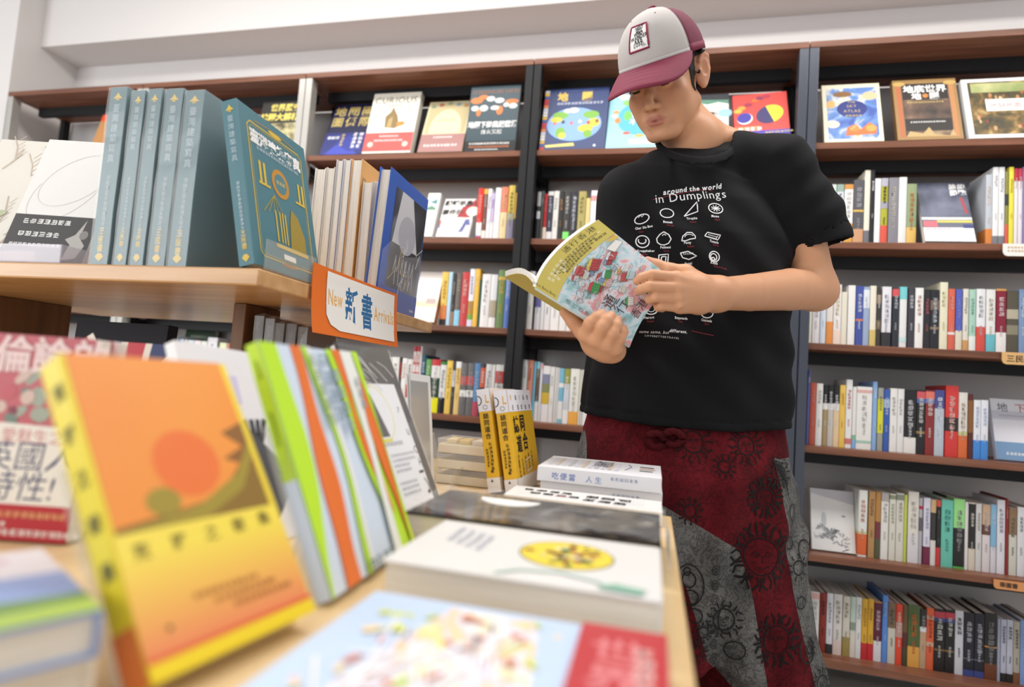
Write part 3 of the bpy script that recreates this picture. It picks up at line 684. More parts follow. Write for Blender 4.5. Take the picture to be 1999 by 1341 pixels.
def a_globe(A):
    pal = ('#c23a3a', '#d9d9d4', '#d8803a', '#3a5a9a', '#d9d9d4', '#b8343c', '#e0b040', '#c8c8d8')
    for k in range(20): A.rect(0, .0+.049*k, .07, .044+.049*k, mat(pal[(k*3) % 8]))
    A.text('地', .2, .8, A.w*.17, mat('#e0bf5a'), bold=.03); A.text('圖', .58, .8, A.w*.17, mat('#e0bf5a'), bold=.03); A.marks(.2, .77, A.w*.05, 13, mat('#c8cce0'), vertical=False, seed=3)
    A.marks(.22, .97, A.w*.03, 16, mat('#6a7ab0'), vertical=False, seed=8)
    A.ell(.5, .4, .42, .3, mat('#7fa6dc', .4), n=40)
    gr, yl = mat('#7db04a'), mat('#d9c24a')
    for u, v, a, b, c in ((.28, .55, .13, .07, gr), (.22, .48, .1, .05, yl), (.75, .55, .13, .07, gr), (.8, .42, .1, .08, yl), (.68, .33, .12, .07, yl), (.72, .24, .07, .07, gr), (.3, .27, .08, .1, gr), (.33, .22, .06, .06, yl), (.48, .63, .08, .05, mat('#e8e4dc')), (.38, .62, .06, .04, mat('#dfe6ee'))): A.ell(u, v, a, b, c, n=9)
    for k, c in enumerate(('#d8785c', '#3a3a44', '#d86a7c', '#e8e4e0', '#c84c3c', '#8a5a3a')): A.ell(.2+.13*k, .42+.02*(k % 2), .026, .032, mat(c), n=8)
    A.poly([(.08, .07), (.52, .1), (.54, .05), (.1, .03)], mat('#e4d27c')); A.ell(.84, .05, .02, .02, WHITE)
def a_cyan(A):
    A.ell(.5, .5, .36, .33, mat('#5fb6cc', .4), n=32)
    for u, v, a, b, c in ((.28, .78, .07, .06, '#8ccf6a'), (.3, .55, .06, .1, '#7cc860'), (.6, .62, .1, .08, '#9ad070'), (.7, .4, .1, .07, '#8ccf6a'), (.12, .62, .05, .04, '#d8a468'), (.15, .47, .05, .06, '#d8905c'), (.3, .25, .06, .03, '#d86c5c'), (.22, .9, .09, .08, '#eef0f0'), (.1, .55, .06, .03, '#eef0f0'), (.5, .2, .08, .03, '#d8b45c'), (.8, .75, .08, .07, '#eef0f0')): A.ell(u, v, a, b, mat(c), n=9)
    A.text('世界', .35, .52, A.w*.14, WHITE, bold=.03); A.text('不簡單', .33, .4, A.w*.12, WHITE, bold=.03)
    A.rect(.35, .06, .95, .14, WHITE); A.marks(.4, .125, A.w*.04, 10, mat('#e09090'), vertical=False, seed=2)
def a_comic(A):
    A.rect(0, .86, 1, 1, mat('#34363c')); A.poly([(0, .84), (.4, .8), (.7, .84), (1, .8), (1, .88), (0, .9)], mat('#5f8c78')); A.ell(.9, .62, .2, .16, mat('#9cc4d0')); A.text('地圖?', .2, .56, A.w*.2, INK, bold=.02, slant=.2)
    A.marks(.15, .5, A.w*.05, 12, mat('#707070'), vertical=False, seed=5)
    for k in range(14): A.ell(.08+.07*k, .24+.05*(k % 3), .05, .06, mat(('#d8883c', '#5a4a34', '#7a9c4c', '#d8d4cc', '#c45c3c')[k % 5]), n=8)
    A.rect(0, 0, 1, .14, mat('#8aa85c'))
def a_ellipses(A):
    for u, v, c in ((.15, .72, '#e8963c'), (.08, .66, '#f0b040'), (.42, .86, '#d8642c'), (.5, .9, '#8a2c4c'), (.62, .93, '#a83048'), (.28, .78, '#9a2c48')): A.ell(u, v, .08, .05, mat(c), n=8)
    A.ell(.2, .5, .145, .13, WHITE, rot=.35); A.ell(.19, .515, .135, .115, mat('#4038a0'), rot=.35)
    A.ell(.66, .56, .26, .2, mat('#e6d63c'), rot=.45, n=32); A.ell(.66, .56, .26, .2, mat('#3c3468'), rot=.45, n=24, a0=85, a1=265)
    A.rect(0, 0, 1, .24, mat('#4a36a8', .4)); A.poly([(0, .24), (0, .34), (.45, .34), (.45, .24)], mat('#e07a40')); A.marks(.06, .33, A.w*.1, 4, WHITE, vertical=False, seed=6); A.marks(.55, .22, A.w*.05, 9, mat('#e0d27c'), vertical=False, seed=7); A.marks(.6, .12, A.w*.04, 8, WHITE, vertical=False, seed=8)
def a_sky(A):
    A.rect(.07, .05, .93, .93, ramp_mat('sky_print', [(0.3, '#3b58a8'), (0.5, '#6f96d0'), (0.62, '#e8e2d0'), (0.75, '#dca860')], scale=16, detail=3, dist=1.2))
    A.ell(.35, .82, .17, .07, mat('#8a6238'), n=10); A.ell(.82, .78, .14, .1, mat('#e0c098'), n=9); A.ell(.16, .3, .12, .09, mat('#e8ddc4'), n=9); A.ell(.14, .65, .08, .1, mat('#e0b070'), n=9)
    A.ell(.5, .56, .26, .2, mat('#22307c', .4), n=30)
    A.text('THE', .5, .66, A.w*.07, GOLD, center=True); A.text('SKY', .5, .585, A.w*.09, GOLD, center=True); A.text('ATLAS', .5, .5, A.w*.09, GOLD, center=True); A.marks(.38, .46, A.w*.05, 5, GOLD, vertical=False, seed=2)
    A.poly([(.36, .1), (.4, .24), (.55, .3), (.62, .2), (.78, .32), (.9, .24), (.88, .12)], mat('#d8743c')); A.ell(.52, .22, .09, .07, mat('#e08c44'), n=9); A.ell(.8, .22, .09, .08, mat('#e6a050'), n=9); A.line([(.45, .2), (.7, .38)], .002, mat('#d8c8a0'))
def a_under(A):
    A.rect(.0, 0, 1, 1, mat('#a07c48', .45)); A.rect(.05, .04, .12, .9, mat('#b86a44')); A.rect(.88, .04, .95, .9, mat('#c08454'))
    A.rect(.13, .06, .87, .93, ramp_mat('cavern_print', [(0.3, '#2a211c'), (0.55, '#6a5040'), (0.75, '#a88c6a')], scale=14, detail=3))
    A.rect(.14, .66, .86, .93, mat('#2a221e')); A.rect(.14, .14, .86, .34, mat('#2c2420'))
    A.text('地底世界', .5, .79, A.w*.17, WHITE, center=True, bold=.03); A.text('地', .28, .67, A.w*.16, WHITE, bold=.03); A.text('圖', .56, .67, A.w*.16, WHITE, bold=.03); A.ell(.5, .72, .045, .045, mat('#d8863c'))
    A.marks(.2, .63, A.w*.04, 13, GOLD, vertical=False, seed=3); A.marks(.22, .3, A.w*.035, 14, WHITE, vertical=False, seed=4)
    A.poly([(.14, .05), (.2, .14), (.4, .1), (.5, .2), (.58, .08), (.8, .06), (.86, .16), (.9, .05)], mat('#c0a470')); A.ell(.1, .93, .1, .05, mat('#c4a25c')); A.ell(.9, .93, .1, .05, mat('#c4a25c'))
def a_paint(A):
    A.rect(.08, .06, .95, .94, ramp_mat('old_painting', [(0.3, '#2c2a1c'), (0.48, '#54461e'), (0.6, '#8a6a34'), (0.72, '#c0a468'), (0.85, '#7a3a28')], scale=26, detail=4, dist=.6))
    A.rect(.12, .76, .9, .92, ramp_mat('painted_dusk', [(0.35, '#8c9a5a'), (0.7, '#d8d49a')], scale=9))
    rnd = random.Random(4)
    for k in range(16): A.ell(rnd.uniform(.14, .9), rnd.choice((rnd.uniform(.62, .78), rnd.uniform(.12, .36))), rnd.uniform(.012, .03), rnd.uniform(.03, .055), mat(rnd.choice(('#c49a6c', '#a8643c', '#b88454', '#9a3a2c', '#d8b88c'))), n=8)
    A.rect(.3, .44, 1, .64, WHITE); A.text('地獄地圖', .36, .5, A.w*.11, mat('#a8484c'))
def a_navy(A):
    A.rect(0, .4, 1, 1, ramp_mat('portrait_print', [(0.35, '#3c4258'), (0.55, '#6c7186'), (0.75, '#8c8e9a')], scale=9, detail=3))
    for s, u in (('的戰', .82), ('臉爭', .65)): A.text(s, u, .98, A.w*.16, WHITE, vertical=True, bold=.04)
    A.text('的', .65, .78, A.w*.16, WHITE, bold=.04); A.poly([(.83, .74), (.89, .74), (.95, .46), (.89, .46)], mat('#b04450'))
    A.rect(0, .36, 1, .4, WHITE); A.rect(.3, .31, 1, .35, mat('#d8cf6a')); A.rect(.02, .24, .3, .34, mat('#d8707c')); A.rect(0, 0, 1, .23, mat('#ecebee')); A.marks(.05, .22, A.w*.05, 9, mat('#d88890'), vertical=False, seed=3); A.rect(.8, .22, 1, .28, mat('#3c4680'))
def a_dixia(A):
    A.rect(0, .66, 1, .8, mat('#cfccd8')); A.text('地', .12, .8, A.w*.24, mat('#44464e')); A.text('下', .5, .8, A.w*.24, mat('#c05058')); A.text('城', .8, .8, A.w*.22, mat('#44464e'))
    A.marks(.15, .74, A.w*.05, 12, mat('#a0a0a8'), vertical=False, seed=2); A.rect(0, 0, 1, .29, mat('#7a9cc0', .4)); A.marks(.2, .13, A.w*.07, 8, WHITE, vertical=False, seed=4)
def a_inkdraw(A):
    A.poly([(0, 1), (1, 1), (1, .78), (0, .92)], mat('#cfcdd2'))
    rnd = random.Random(3)
    for k in range(60):
        u = rnd.uniform(.18, .8); v = rnd.uniform(.1, .3)+.1*math.sin(u*5); c = rnd.choice(('#8c9094', '#6c7074', '#b0b4b6', '#a0a4a8'))
        A.line([(u, v), (u+rnd.uniform(-.1, .1), v+rnd.uniform(-.03, .06)), (u+rnd.uniform(-.16, .16), v+rnd.uniform(-.05, .08))], rnd.uniform(.0008, .003), mat(c), sub=4)
    A.ell(.3, .5, .05, .18, mat('#c4c8ca')); A.ell(.75, .58, .04, .015, mat('#6c7074'))
def a_lake(A):
    A.rect(.12, .6, .85, .88, mat('#cfe0e4')); A.poly([(.3, .78), (.85, .86), (.85, .74)], mat('#5c8c8c')); A.poly([(.12, .66), (.5, .7), (.85, .64), (.85, .6), (.12, .6)], mat('#6c9478'))
    A.marks(.2, .5, A.w*.07, 6, mat('#d4d4d0'), vertical=False, seed=2)
def a_korea(A):
    A.poly([(.5, .5), (.62, .78), (.8, .84), (1, 1), (1, .72), (.9, .5)], mat('#a83c40')); A.ell(.96, .66, .2, .19, mat('#e2dcd0'), n=16)
    A.text('朝鮮半島', .02, .82, A.w*.22, INK, bold=.04, slant=.1); A.text('事件簿', .0, .58, A.w*.22, INK, bold=.03, slant=.1)
    A.rect(.05, .28, .72, .5, WHITE); A.marks(.2, .45, A.w*.04, 9, mat('#c8c8c4'), vertical=False, seed=3); A.rect(0, .3, .06, .42, mat('#c46058')); A.rect(0, .22, .06, .3, mat('#8488b0'))
    for k in range(5): A.line([(.66+.03*k, .12), (.76+.02*k, .3), (.8+.03*k, .46), (.88+.02*k, .3)], .0025, mat('#5a62a0'), sub=4)
def a_creamplain(A):
    A.rect(0, .88, 1, 1, mat('#e4dcd6')); A.rect(0, .3, 1, .4, mat('#ecd8bc')); A.rect(.5, .36, .9, .46, mat('#c8b4ac')); A.marks(.2, .75, A.w*.05, 8, mat('#e0d8cc'), vertical=False, seed=3)
def a_world(A):
    A.text('世界歷史', .22, .83, A.w*.19, mat('#e6d56a'), bold=.03, sx=.95); A.text('地圖大解析', .02, .66, A.w*.19, mat('#e6d56a'), bold=.04, sx=.98)
    A.rect(0, 0, 1, .6, ramp_mat('engraving_print', [(0.35, '#4c4630'), (0.55, '#b8ae80'), (0.75, '#dcd4a8')], scale=30, detail=4))
shelf_face((622.5, 298), (704, 298), 208, 2, '#171b3e', 'navy book titled in gold characters, beside the white CURIOUS book', a_intl, tilt=20)
shelf_face((705.5, 297), (799.6, 297), 187, 2, '#ece8da', 'white CURIOUS book with a fox and red paper band, top shelf', a_curious, tilt=13, t=0.034, side='R', spine='#d8d4c8')
shelf_face((813.8, 298), (900, 297), 203, 2, '#d8ccA8'.lower(), 'cream patterned book with mauve lower band, between CURIOUS and the map book', a_cream, tilt=20, t=0.02, side='R')
shelf_face((905.5, 294), (1004, 293), 171, 2, '#27404a', 'dark teal book with orange and white world map by black post', a_dessous, tilt=7)
shelf_face((1052, 288), (1180, 289), 177, 2, '#1d3468', 'navy book with a colourful world globe, left of his cap', a_globe, tilt=12)
shelf_face((1181.5, 289), (1312, 288), 181, 2, '#9fd6e2', 'pale cyan picture book behind his chin', a_cyan, tilt=18, t=0.012)
shelf_face((1352, 286), (1422, 285), 189, 2, '#e9ebe2', 'white comic style book peeking out behind his neck', a_comic, tilt=18)
shelf_face((1436, 283), (1545, 280), 190, 2, '#d03a30', 'red book with blue and yellow ellipses above his shoulder', a_ellipses, tilt=14, t=0.022, lean=-.06)
shelf_face((1610, 276.5), (1726.5, 276), 169.6, 2, '#e9e2c6', 'ivory framed SKY ATLAS book on the top right shelf', a_sky, tilt=16)
shelf_face((1753, 272.7), (1882, 271), 161, 2, '#7c5a34', 'brown ornate book with white title, right of the sky atlas', a_under, tilt=16, t=0.02)
shelf_face((1893, 270.5), (2035, 268), 159, 2, '#e9e8e6', 'white bordered book with an old painting at top right edge', a_paint, tilt=16, t=0.02)
shelf_face((1806, 470), (1906, 469), 362, 3, '#5c6074', 'grey-blue book with white block title leaning on third right shelf', a_navy, tilt=20, t=0.022, side='R', spine='#e8e8e8')
shelf_face((1946.8, 898), (2042, 905), 779.6, 5, '#e4e3ea', 'white and blue book on the fifth shelf, cut by photo edge', a_dixia, tilt=14)
shelf_face((1585, 1074), (1671, 1083), 954, 6, '#efedea', 'white book with grey ink drawing beside his trouser leg', a_inkdraw, tilt=14, t=0.014)
shelf_face((818, 464), (842, 462), 380, 3, '#f3f3ef', 'narrow white book with a small lake picture, beside blue book', a_lake, tilt=18, t=0.02, side='R')
shelf_face((850, 462), (913, 462.5), 391, 3, '#e9e6e2', 'white and red book with bold black title on third shelf', a_korea, tilt=24, t=0.014)
shelf_face((800, 628), (846.5, 630), 535, 4, '#f1ece4', 'cream book facing out on the fourth shelf, beside a yellow book', a_creamplain, tilt=18, t=0.03, side='R', spine='#b07848')
shelf_face((489, 304), (570, 302), 201, 2, '#2a2926', 'black and yellow history atlas half hidden by leaning teal book', a_world, tilt=10)
shelf_face((165, 316), (208, 315), 226, 2, '#c08a54', 'small orange and brown book behind the wrapped teal books', lambda A: (A.rect(0, .86, 1, 1, mat('#e0562c')), A.marks(.3, .8, A.w*.12, 3, mat('#8a5a34'), vertical=False)), tilt=14)
shelf_face((342, 757), (399, 762), 643, 5, '#2d4632', 'dark green book standing among books seen under display shelf', lambda A: A.marks(.2, .9, A.w*.08, 6, mat('#a8b098'), vertical=False), tilt=6, t=0.03, side='L', spine='#a8c4b0', yfix=.2)
# shelf label cards
def shelf_sign(pts, zk, cover, txtcol, label, st):
    a = atY(pts[0], pts[1], YF-0.004); b = atY(pts[2], pts[3], YF-0.004); w = b[0]-a[0]; h = a[2]-b[2]
    mb = MB(); r = min(w, h)*.3
    P = [(0, h), (w, h), (w, 0), (r, 0), (r*.35, r*.3), (0, r*1.1)]
    n = len(P); vs = [(x, 0, z) for x, z in P]+[(x, 0.003, z) for x, z in P]
    mb.add(vs, [tuple(range(n)), tuple(range(2*n-1, n-1, -1))]+[(i, n+i, n+(i+1) % n, (i+1) % n) for i in range(n)], mat(cover, .5))
    o = mb.build('shelf_sign', mw=Matrix.Translation(Vector((a[0], YF-0.004-0.0035, b[2])))); tag(o, label, 'sign', 'signs on the shelf edges')
    A = Art(w, h); st(A); A.build('lettering', lambda x, y, l: (x, -l, y), o)
shelf_sign((1957, 476, 2030, 501), 3, '#f3efe8', '#d8b088', 'small white price card on the third right shelf edge', lambda A: [A.marks(.12, .8-.28*k, A.h*.2, 9, mat('#e6c49c'), vertical=False, seed=k) for k in range(2)])
shelf_sign((1955, 687, 2060, 716), 4, '#e2b478', '#4a3420', 'light wooden sign on the fourth right shelf edge', lambda A: A.text('三民書', .08, .25, A.h*.62, mat('#4a3826'), bold=.02))
shelf_sign((1939, 1130, 2050, 1162), 6, '#d6935c', '#3a2a20', 'orange wooden sign on the sixth right shelf edge', lambda A: A.text('華圖書', .1, .3, A.h*.6, mat('#453224'), bold=.02))
# ================================================================== display tables and riser shelf
OAK = ramp_mat('light_oak', [(0.25, '#b98d5c'), (0.5, '#cda170'), (0.75, '#dcb586')], scale=4, detail=5, rough=0.32, stretch=(0.7, 8, 8), spec=0.5)
OAKTOP = ramp_mat('pale_oak_top', [(0.25, '#d2b07c'), (0.5, '#e0c190'), (0.75, '#e8cda0')], scale=4, detail=5, rough=0.35, stretch=(8, 0.7, 8))
BROWN = ramp_mat('brown_panel', [(0.3, '#5a3a22'), (0.55, '#74502f'), (0.8, '#86613c')], scale=4, detail=5, rough=0.5, stretch=(8, 8, 0.6))
TZ = 0.78; UZ = 1.09
def wbox(name, lo, hi, m, parent, org, bevel=0.0015):
    mb = MB(); mb.box([a-b for a, b in zip(lo, org)], [a-b for a, b in zip(hi, org)], m); return mb.build(name, parent, bevel=bevel)
org = (-0.75, 0.5, 0)
tb = empty('display_table', org); tag(tb, 'pale oak display table covered with new books in the foreground', 'table')
wbox('table_top', (-1.55, 0.10, TZ-0.028), (0.034, 0.872, TZ), OAKTOP, tb, org)
for lo, hi in (((-1.5, 0.16, 0), (-1.46, 0.82, TZ-0.029)), ((-0.06, 0.16, 0), (-0.02, 0.82, TZ-0.029)), ((-0.8, 0.16, 0), (-0.76, 0.82, TZ-0.029))): wbox('leg_panel', lo, hi, BROWN, tb, org)
wbox('modesty_panel', (-1.459, 0.45, 0.2), (-0.801, 0.47, TZ-0.029), BROWN, tb, org)
org2 = (-0.75, 1.1, 0)
t2 = empty('display_table', org2); tag(t2, 'lower rear display table carrying the oak riser shelf', 'table')
wbox('table_top', (-1.55, 0.876, TZ-0.028), (0.022, 1.46, TZ), OAKTOP, t2, org2) if False else wbox('table_top', (-1.55, 0.876, TZ-0.028), (0.022, 1.06, TZ), OAKTOP, t2, org2)
wbox('table_leaf', (-1.55, 1.0605, TZ-0.028), (-.3, 1.2, TZ), OAKTOP, t2, org2)
for x in (-1.5, -0.8, -0.06): wbox('leg_panel', (x, 0.9, 0), (x+0.04, 1.04, TZ-0.029), BROWN, t2, org2)
org3 = (-1.0, 1.05, TZ)
rs = empty('riser_shelf', org3); tag(rs, 'light oak riser shelf carrying the teal books and orange sign', 'shelf')
wbox('shelf_board', (-1.62, 0.731, UZ-0.026), (-0.560, 1.42, UZ), OAK, rs, org3, bevel=0.003)
wbox('upright_panel', (-0.772, 0.945, TZ+0.001), (-0.745, 1.05, UZ-0.0265), BROWN, rs, org3)
wbox('upright_panel', (-1.447, 0.885, TZ+0.001), (-1.42, 1.165, UZ-0.0265), BROWN, rs, org3)
wbox('upright_panel', (-1.40, 1.03, TZ+0.001), (-0.773, 1.055, TZ+0.085), BROWN, rs, org3)
br = MB(); br.box((-1.419-org3[0], 0.90-org3[1], 0.245), (-1.4165-org3[0], 0.96-org3[1], 0.283), mat('#55504a', .35, .6)); br.box((-1.419-org3[0], 0.90-org3[1], 0.281), (-1.395-org3[0], 0.96-org3[1], 0.2835), mat('#55504a', .35, .6)); br.build('corner_bracket', rs)
for k in (0.915, 0.945):
    mb = MB(); mb.tube([(-1.4165-org3[0], k-org3[1], 0.265), (-1.4145-org3[0], k-org3[1], 0.265)], 0.005, mat('#8a8a88', .3, .8), n=10); mb.build('screw', rs)

# ------------------------------------------------------------------ upper shelf: wrapped teal hardbacks
TEAL = '#47707a'; YEL = mat('#d6b84a', .4); LTXT = mat('#b9cbd6', .5)
FILM = glass_mat('clear_film', (1, 1, 1), 0.16, 0.12)
def teal_spine(A, title=True):
    A.poly([(.22, .935), (.38, .95), (.5, .97), (.62, .95), (.78, .935)], YEL); A.rect(.4, .925, .6, .932, YEL)
    A.text('臺灣建築寫真', .28, .905, A.w*.42, LTXT, vertical=True, gap=1.1); A.marks(.4, .5, A.w*.22, 16, LTXT, seed=3)
    A.text('三民書', .3, .21, A.w*.38, YEL, vertical=True, bold=.01); A.poly([(.25, .045), (.5, .02), (.75, .045), (.6, .065), (.4, .065)], YEL)
def teal_cover(A):
    fr = [(.1, .1), (.1, .88), (.14, .91), (.86, .91), (.9, .88), (.9, .1), (.86, .07), (.14, .07)]
    A.line(fr, .0022, YEL, closed=True); A.line([(a*.94+.03, b*.96+.02) for a, b in fr], .0008, YEL, closed=True)
    A.ell(.5, .93, .1, .02, YEL); A.ell(.5, .06, .12, .018, mat('#a8783c')); A.line([(.2, .93), (.4, .945), (.6, .945), (.8, .93)], .0015, mat('#b08a44'), sub=4)
    A.text('臺灣建築寫真', .5, .79, A.w*.125, WHITE, center=True, bold=.04); A.marks(.2, .775, A.w*.035, 16, LTXT, vertical=False, seed=4)
    A.ell(.5, .6, .13, .13, mat('#c08a34')); A.ell(.5, .6, .09, .09, mat('#54808a')); A.marks(.44, .62, A.w*.04, 3, YEL, vertical=False)
    for u in (.2, .26, .78, .84): A.rect(u, .54, u+.03, .68, YEL)
    A.rect(.18, .53, .34, .545, YEL); A.rect(.72, .53, .88, .545, YEL)
    for k in range(5): A.line([(.38, .5), (.2+.07*k, .36+.01*k)], .0016, mat('#a89a4c'))
    A.poly([(.55, .18), (.8, .18), (.8, .3), (.72, .42), (.62, .46), (.58, .36)], mat('#a08a3c'))
    for u in (.36, .42, .46, .5): A.rect(u, .2, u+.018, .4, YEL)
    A.rect(.33, .16, .82, .185, YEL); A.rect(.42, .095, .6, .13, WHITE)
def upright(name, X0, X1, Y0, z, H, depth, cover, label, group=None, lean=0.0, spine='F', film=False, art=None, sart=None, yaw=0.0, **k):
    """book standing with spine (or fore edge when spine='B') towards -Y and front cover facing +X"""
    t = X1-X0
    up = Vector((math.sin(lean), 0, math.cos(lean))); xv = Vector((0, 1, 0)); yv = up.cross(xv)   # local x along +Y, y towards -X
    Rz = Matrix.Rotation(yaw, 3, 'Z')
    mw = frame((X1, Y0, z), Rz @ xv, Rz @ yv, Rz @ up)
    if lean < 0: mw.translation.z += abs(t*math.sin(lean))*0
    if lean > 0: mw.translation.z += t*math.sin(lean)*0
    zz = min((mw @ Vector((0, a, 0))).z for a in (0, t)); mw.translation.z += z-zz
    o = flat_book(name, mw, depth, H, t, cover, label, group=group, side='L' if spine == 'F' else 'R', art=art, sart=sart, **k)
    if film:
        mb = MB(); e = 0.0012; rnd = random.Random(int(X0*9999)); n = 7
        P = []; Fc = []
        for j in range(n+1):
            zz = H*j/n
            for (x, y) in ((-e, -e), (depth+e, -e), (depth+e, t+e), (-e, t+e)): P.append((x+rnd.uniform(-e, 0)*1.5 if x < 0 else x+rnd.uniform(0, e), y+rnd.uniform(-e, e)*.6+(-.0006 if y < 0 else .0006), zz if j else 0.0003))
        for j in range(n):
            for q in range(4): Fc.append((j*4+q, j*4+(q+1) % 4, j*4+4+(q+1) % 4, j*4+4+q))
        b = len(P); P += [(0.01, t*.5, H+0.007), (depth*.3, t*.3, H+0.004), (depth*.7, t*.6, H+0.006), (depth*.95, t*.5, H+0.004)]
        m4 = n*4
        Fc += [(m4, m4+1, b+2, b+1, b), (m4+1, m4+2, b+3), (m4+1, b+3, b+2), (m4+2, m4+3, b, b+1, b+2, b+3), (m4+3, m4, b)]
        mb.add(P, Fc, FILM); mb.build('clear_wrap', o)
    return o
def posed(name, o, x, z, w, h, t, zmin, cover, label, **k):
    x, z = Vector(x).normalized(), Vector(z).normalized(); z = (z-x*z.dot(x)).normalized(); y = z.cross(x); mw = frame(o, x, y, z)
    low = min((mw @ Vector((a, b, -.0006))).z for a in (0, w) for b in (0, t)); mw.translation.z += zmin+.0005-low
    return flat_book(name, mw, w, h, t, cover, label, **k), mw
gT = 'clear-wrapped teal hardbacks in a row'
sx = [(177, 212), (222, 247), (254, 280), (289, 322), (328, 372)]
names = ['leftmost', 'second from left', 'middle', 'second from right', 'rightmost']
for k, (a, b) in enumerate(sx):
    Y0 = 0.743; X0 = solveX(a, Y0, UZ+.01); X1 = solveX(b, Y0, UZ+.01); X1 = min(X1, X0+0.034)
    if k: X0 = max(X0, _px+0.002); X1 = max(X1, X0+0.022)
    _px = X1
    H = solveZ((172, 178, 175, 175, 178)[k], X0, Y0)-UZ
    upright('book', X0, X1, Y0, UZ+.0004, H, 0.155, TEAL, f'{names[k]} of five teal hardbacks wrapped in clear film', gT, film=True, sart=teal_spine, art=None)
posed('book', (-.572, .735, 1.094), (-.0447, .9988, .0), (-.2293, -.0275, .973), .19, .258, .0255, UZ, '#4f7b86', 'teal and gold hardback leaning left at the riser shelf corner', side='L', sart=teal_spine, art=teal_cover)
# acrylic stop in front of the leaning book
mb = MB(); mb.box((0, 0, 0), (0.0025, 0.13, 0.045), glass_mat('acrylic_clear', (.96, .95, .93), .13, .06)); o = mb.build('acrylic_stop', mw=Matrix.Translation(Vector((-0.5645, 0.745, UZ+0.0015)))); tag(o, 'clear acrylic stop holding the leaning teal book', 'book stop')
# books with their fore edges to the camera
def fore(px0, px1, Y0, py_top, cover, label, depth=0.15, art=None, **k):
    X0 = solveX(px0, Y0, UZ); X1 = solveX(px1, Y0, UZ); H = solveZ(py_top, X1, Y0)-UZ
    return upright('book', X0, X1, Y0, UZ+.0004, H, depth, cover, label, 'books with fore edges out on the riser shelf', spine='B', art=art, **k)
fore(590, 611, 1.16, 328, '#e8e6e2', 'white book half hidden behind leaning teal book', depth=.14)
fore(612.5, 629, 1.16, 326, '#d9d4c8', 'cream book beside the leaning teal book', depth=.14)
fore(630.5, 644, 1.16, 311, '#c9c8d0', 'white paged book with lilac cover on the riser shelf', depth=.14)
fore(645.5, 659.5, 1.16, 310, '#cfd0d8', 'white paged book left of the orange covered one', depth=.14)
fore(661, 682, 1.16, 310, '#e0ab6c', 'orange covered book with pages towards the camera', depth=.14, art=lambda A: (A.rect(.04, .82, .16, .88, mat('#a88a64')), A.poly([(.1, .45), (.3, .52), (.4, .4), (.2, .3)], mat('#7a9aa4')), A.ell(.2, .4, .06, .05, mat('#c46a3c')), A.ell(.3, .3, .08, .12, WHITE), A.text('書店', .1, .12, A.w*.22, INK, vertical=False)))
fore(687, 706, 1.16, 354, '#dcc9b0', 'short cream book right of the orange covered one', depth=.12)
fore(709, 725.5, 1.17, 353, '#d4cfc0', 'short ivory book beside the big blue album', depth=.12)
def blue_art(A):
    A.rect(.16, .02, .98, .9, ramp_mat('stage_photo', [(0.3, '#26262c'), (0.5, '#4c4e58'), (0.72, '#a8aab4')], scale=7, detail=2, dist=.4))
    A.poly([(.32, .9), (.6, .9), (.85, .5), (.2, .5)], mat('#d6d7de')); A.ell(.55, .6, .22, .2, mat('#b9bac4'))
    for k in range(6): A.line([(.3+.09*k, .3), (.34+.09*k, .42), (.36+.09*k, .2)], .003, mat('#c8c8d0'), sub=3)
    A.line([(.2, .22), (.4, .34), (.45, .5), (.5, .3), (.7, .3), (.6, .18)], .002, mat('#d8be4c'), sub=4)
    A.rect(0, 0, 1, .17, mat('#3c58b0'))
    A.marks(.84, .06, A.w*.03, 3, WHITE, vertical=False)
ob, _ = posed('book', (-.575, 1.12, 1.0924), (-.02, .9996, 0), (.0435, .009, .999), .222, .298, .027, UZ, '#3f66c0', 'big blue photo album with clear wrap at the riser shelf end', side='R', art=blue_art, over=.005, group=None)
mb = MB()
wdt, hh = .21, 0.27
mb.add([(-.001, -.002, .0), (.212, -.002, 0), (.213, -.003, .09), (.21, -.004, .15), (.12, -.003, .13), (.05, -.0035, .16), (-.001, -.003, .12)], [(0, 1, 2, 3, 4, 5, 6)], FILM)
rnd = random.Random(2)
for k in range(10):
    u, v = rnd.uniform(.05, .2), rnd.uniform(.02, .14); mb.tube([(u, -.0038, v), (u+rnd.uniform(-.02, .02), -.005, v+rnd.uniform(.01, .03)), (u+rnd.uniform(-.03, .03), -.004, v+rnd.uniform(.02, .04))], .0006, glass_mat('film_crease', (1, 1, 1), .5, .1), n=5)
mb.build('clear_wrap', ob)
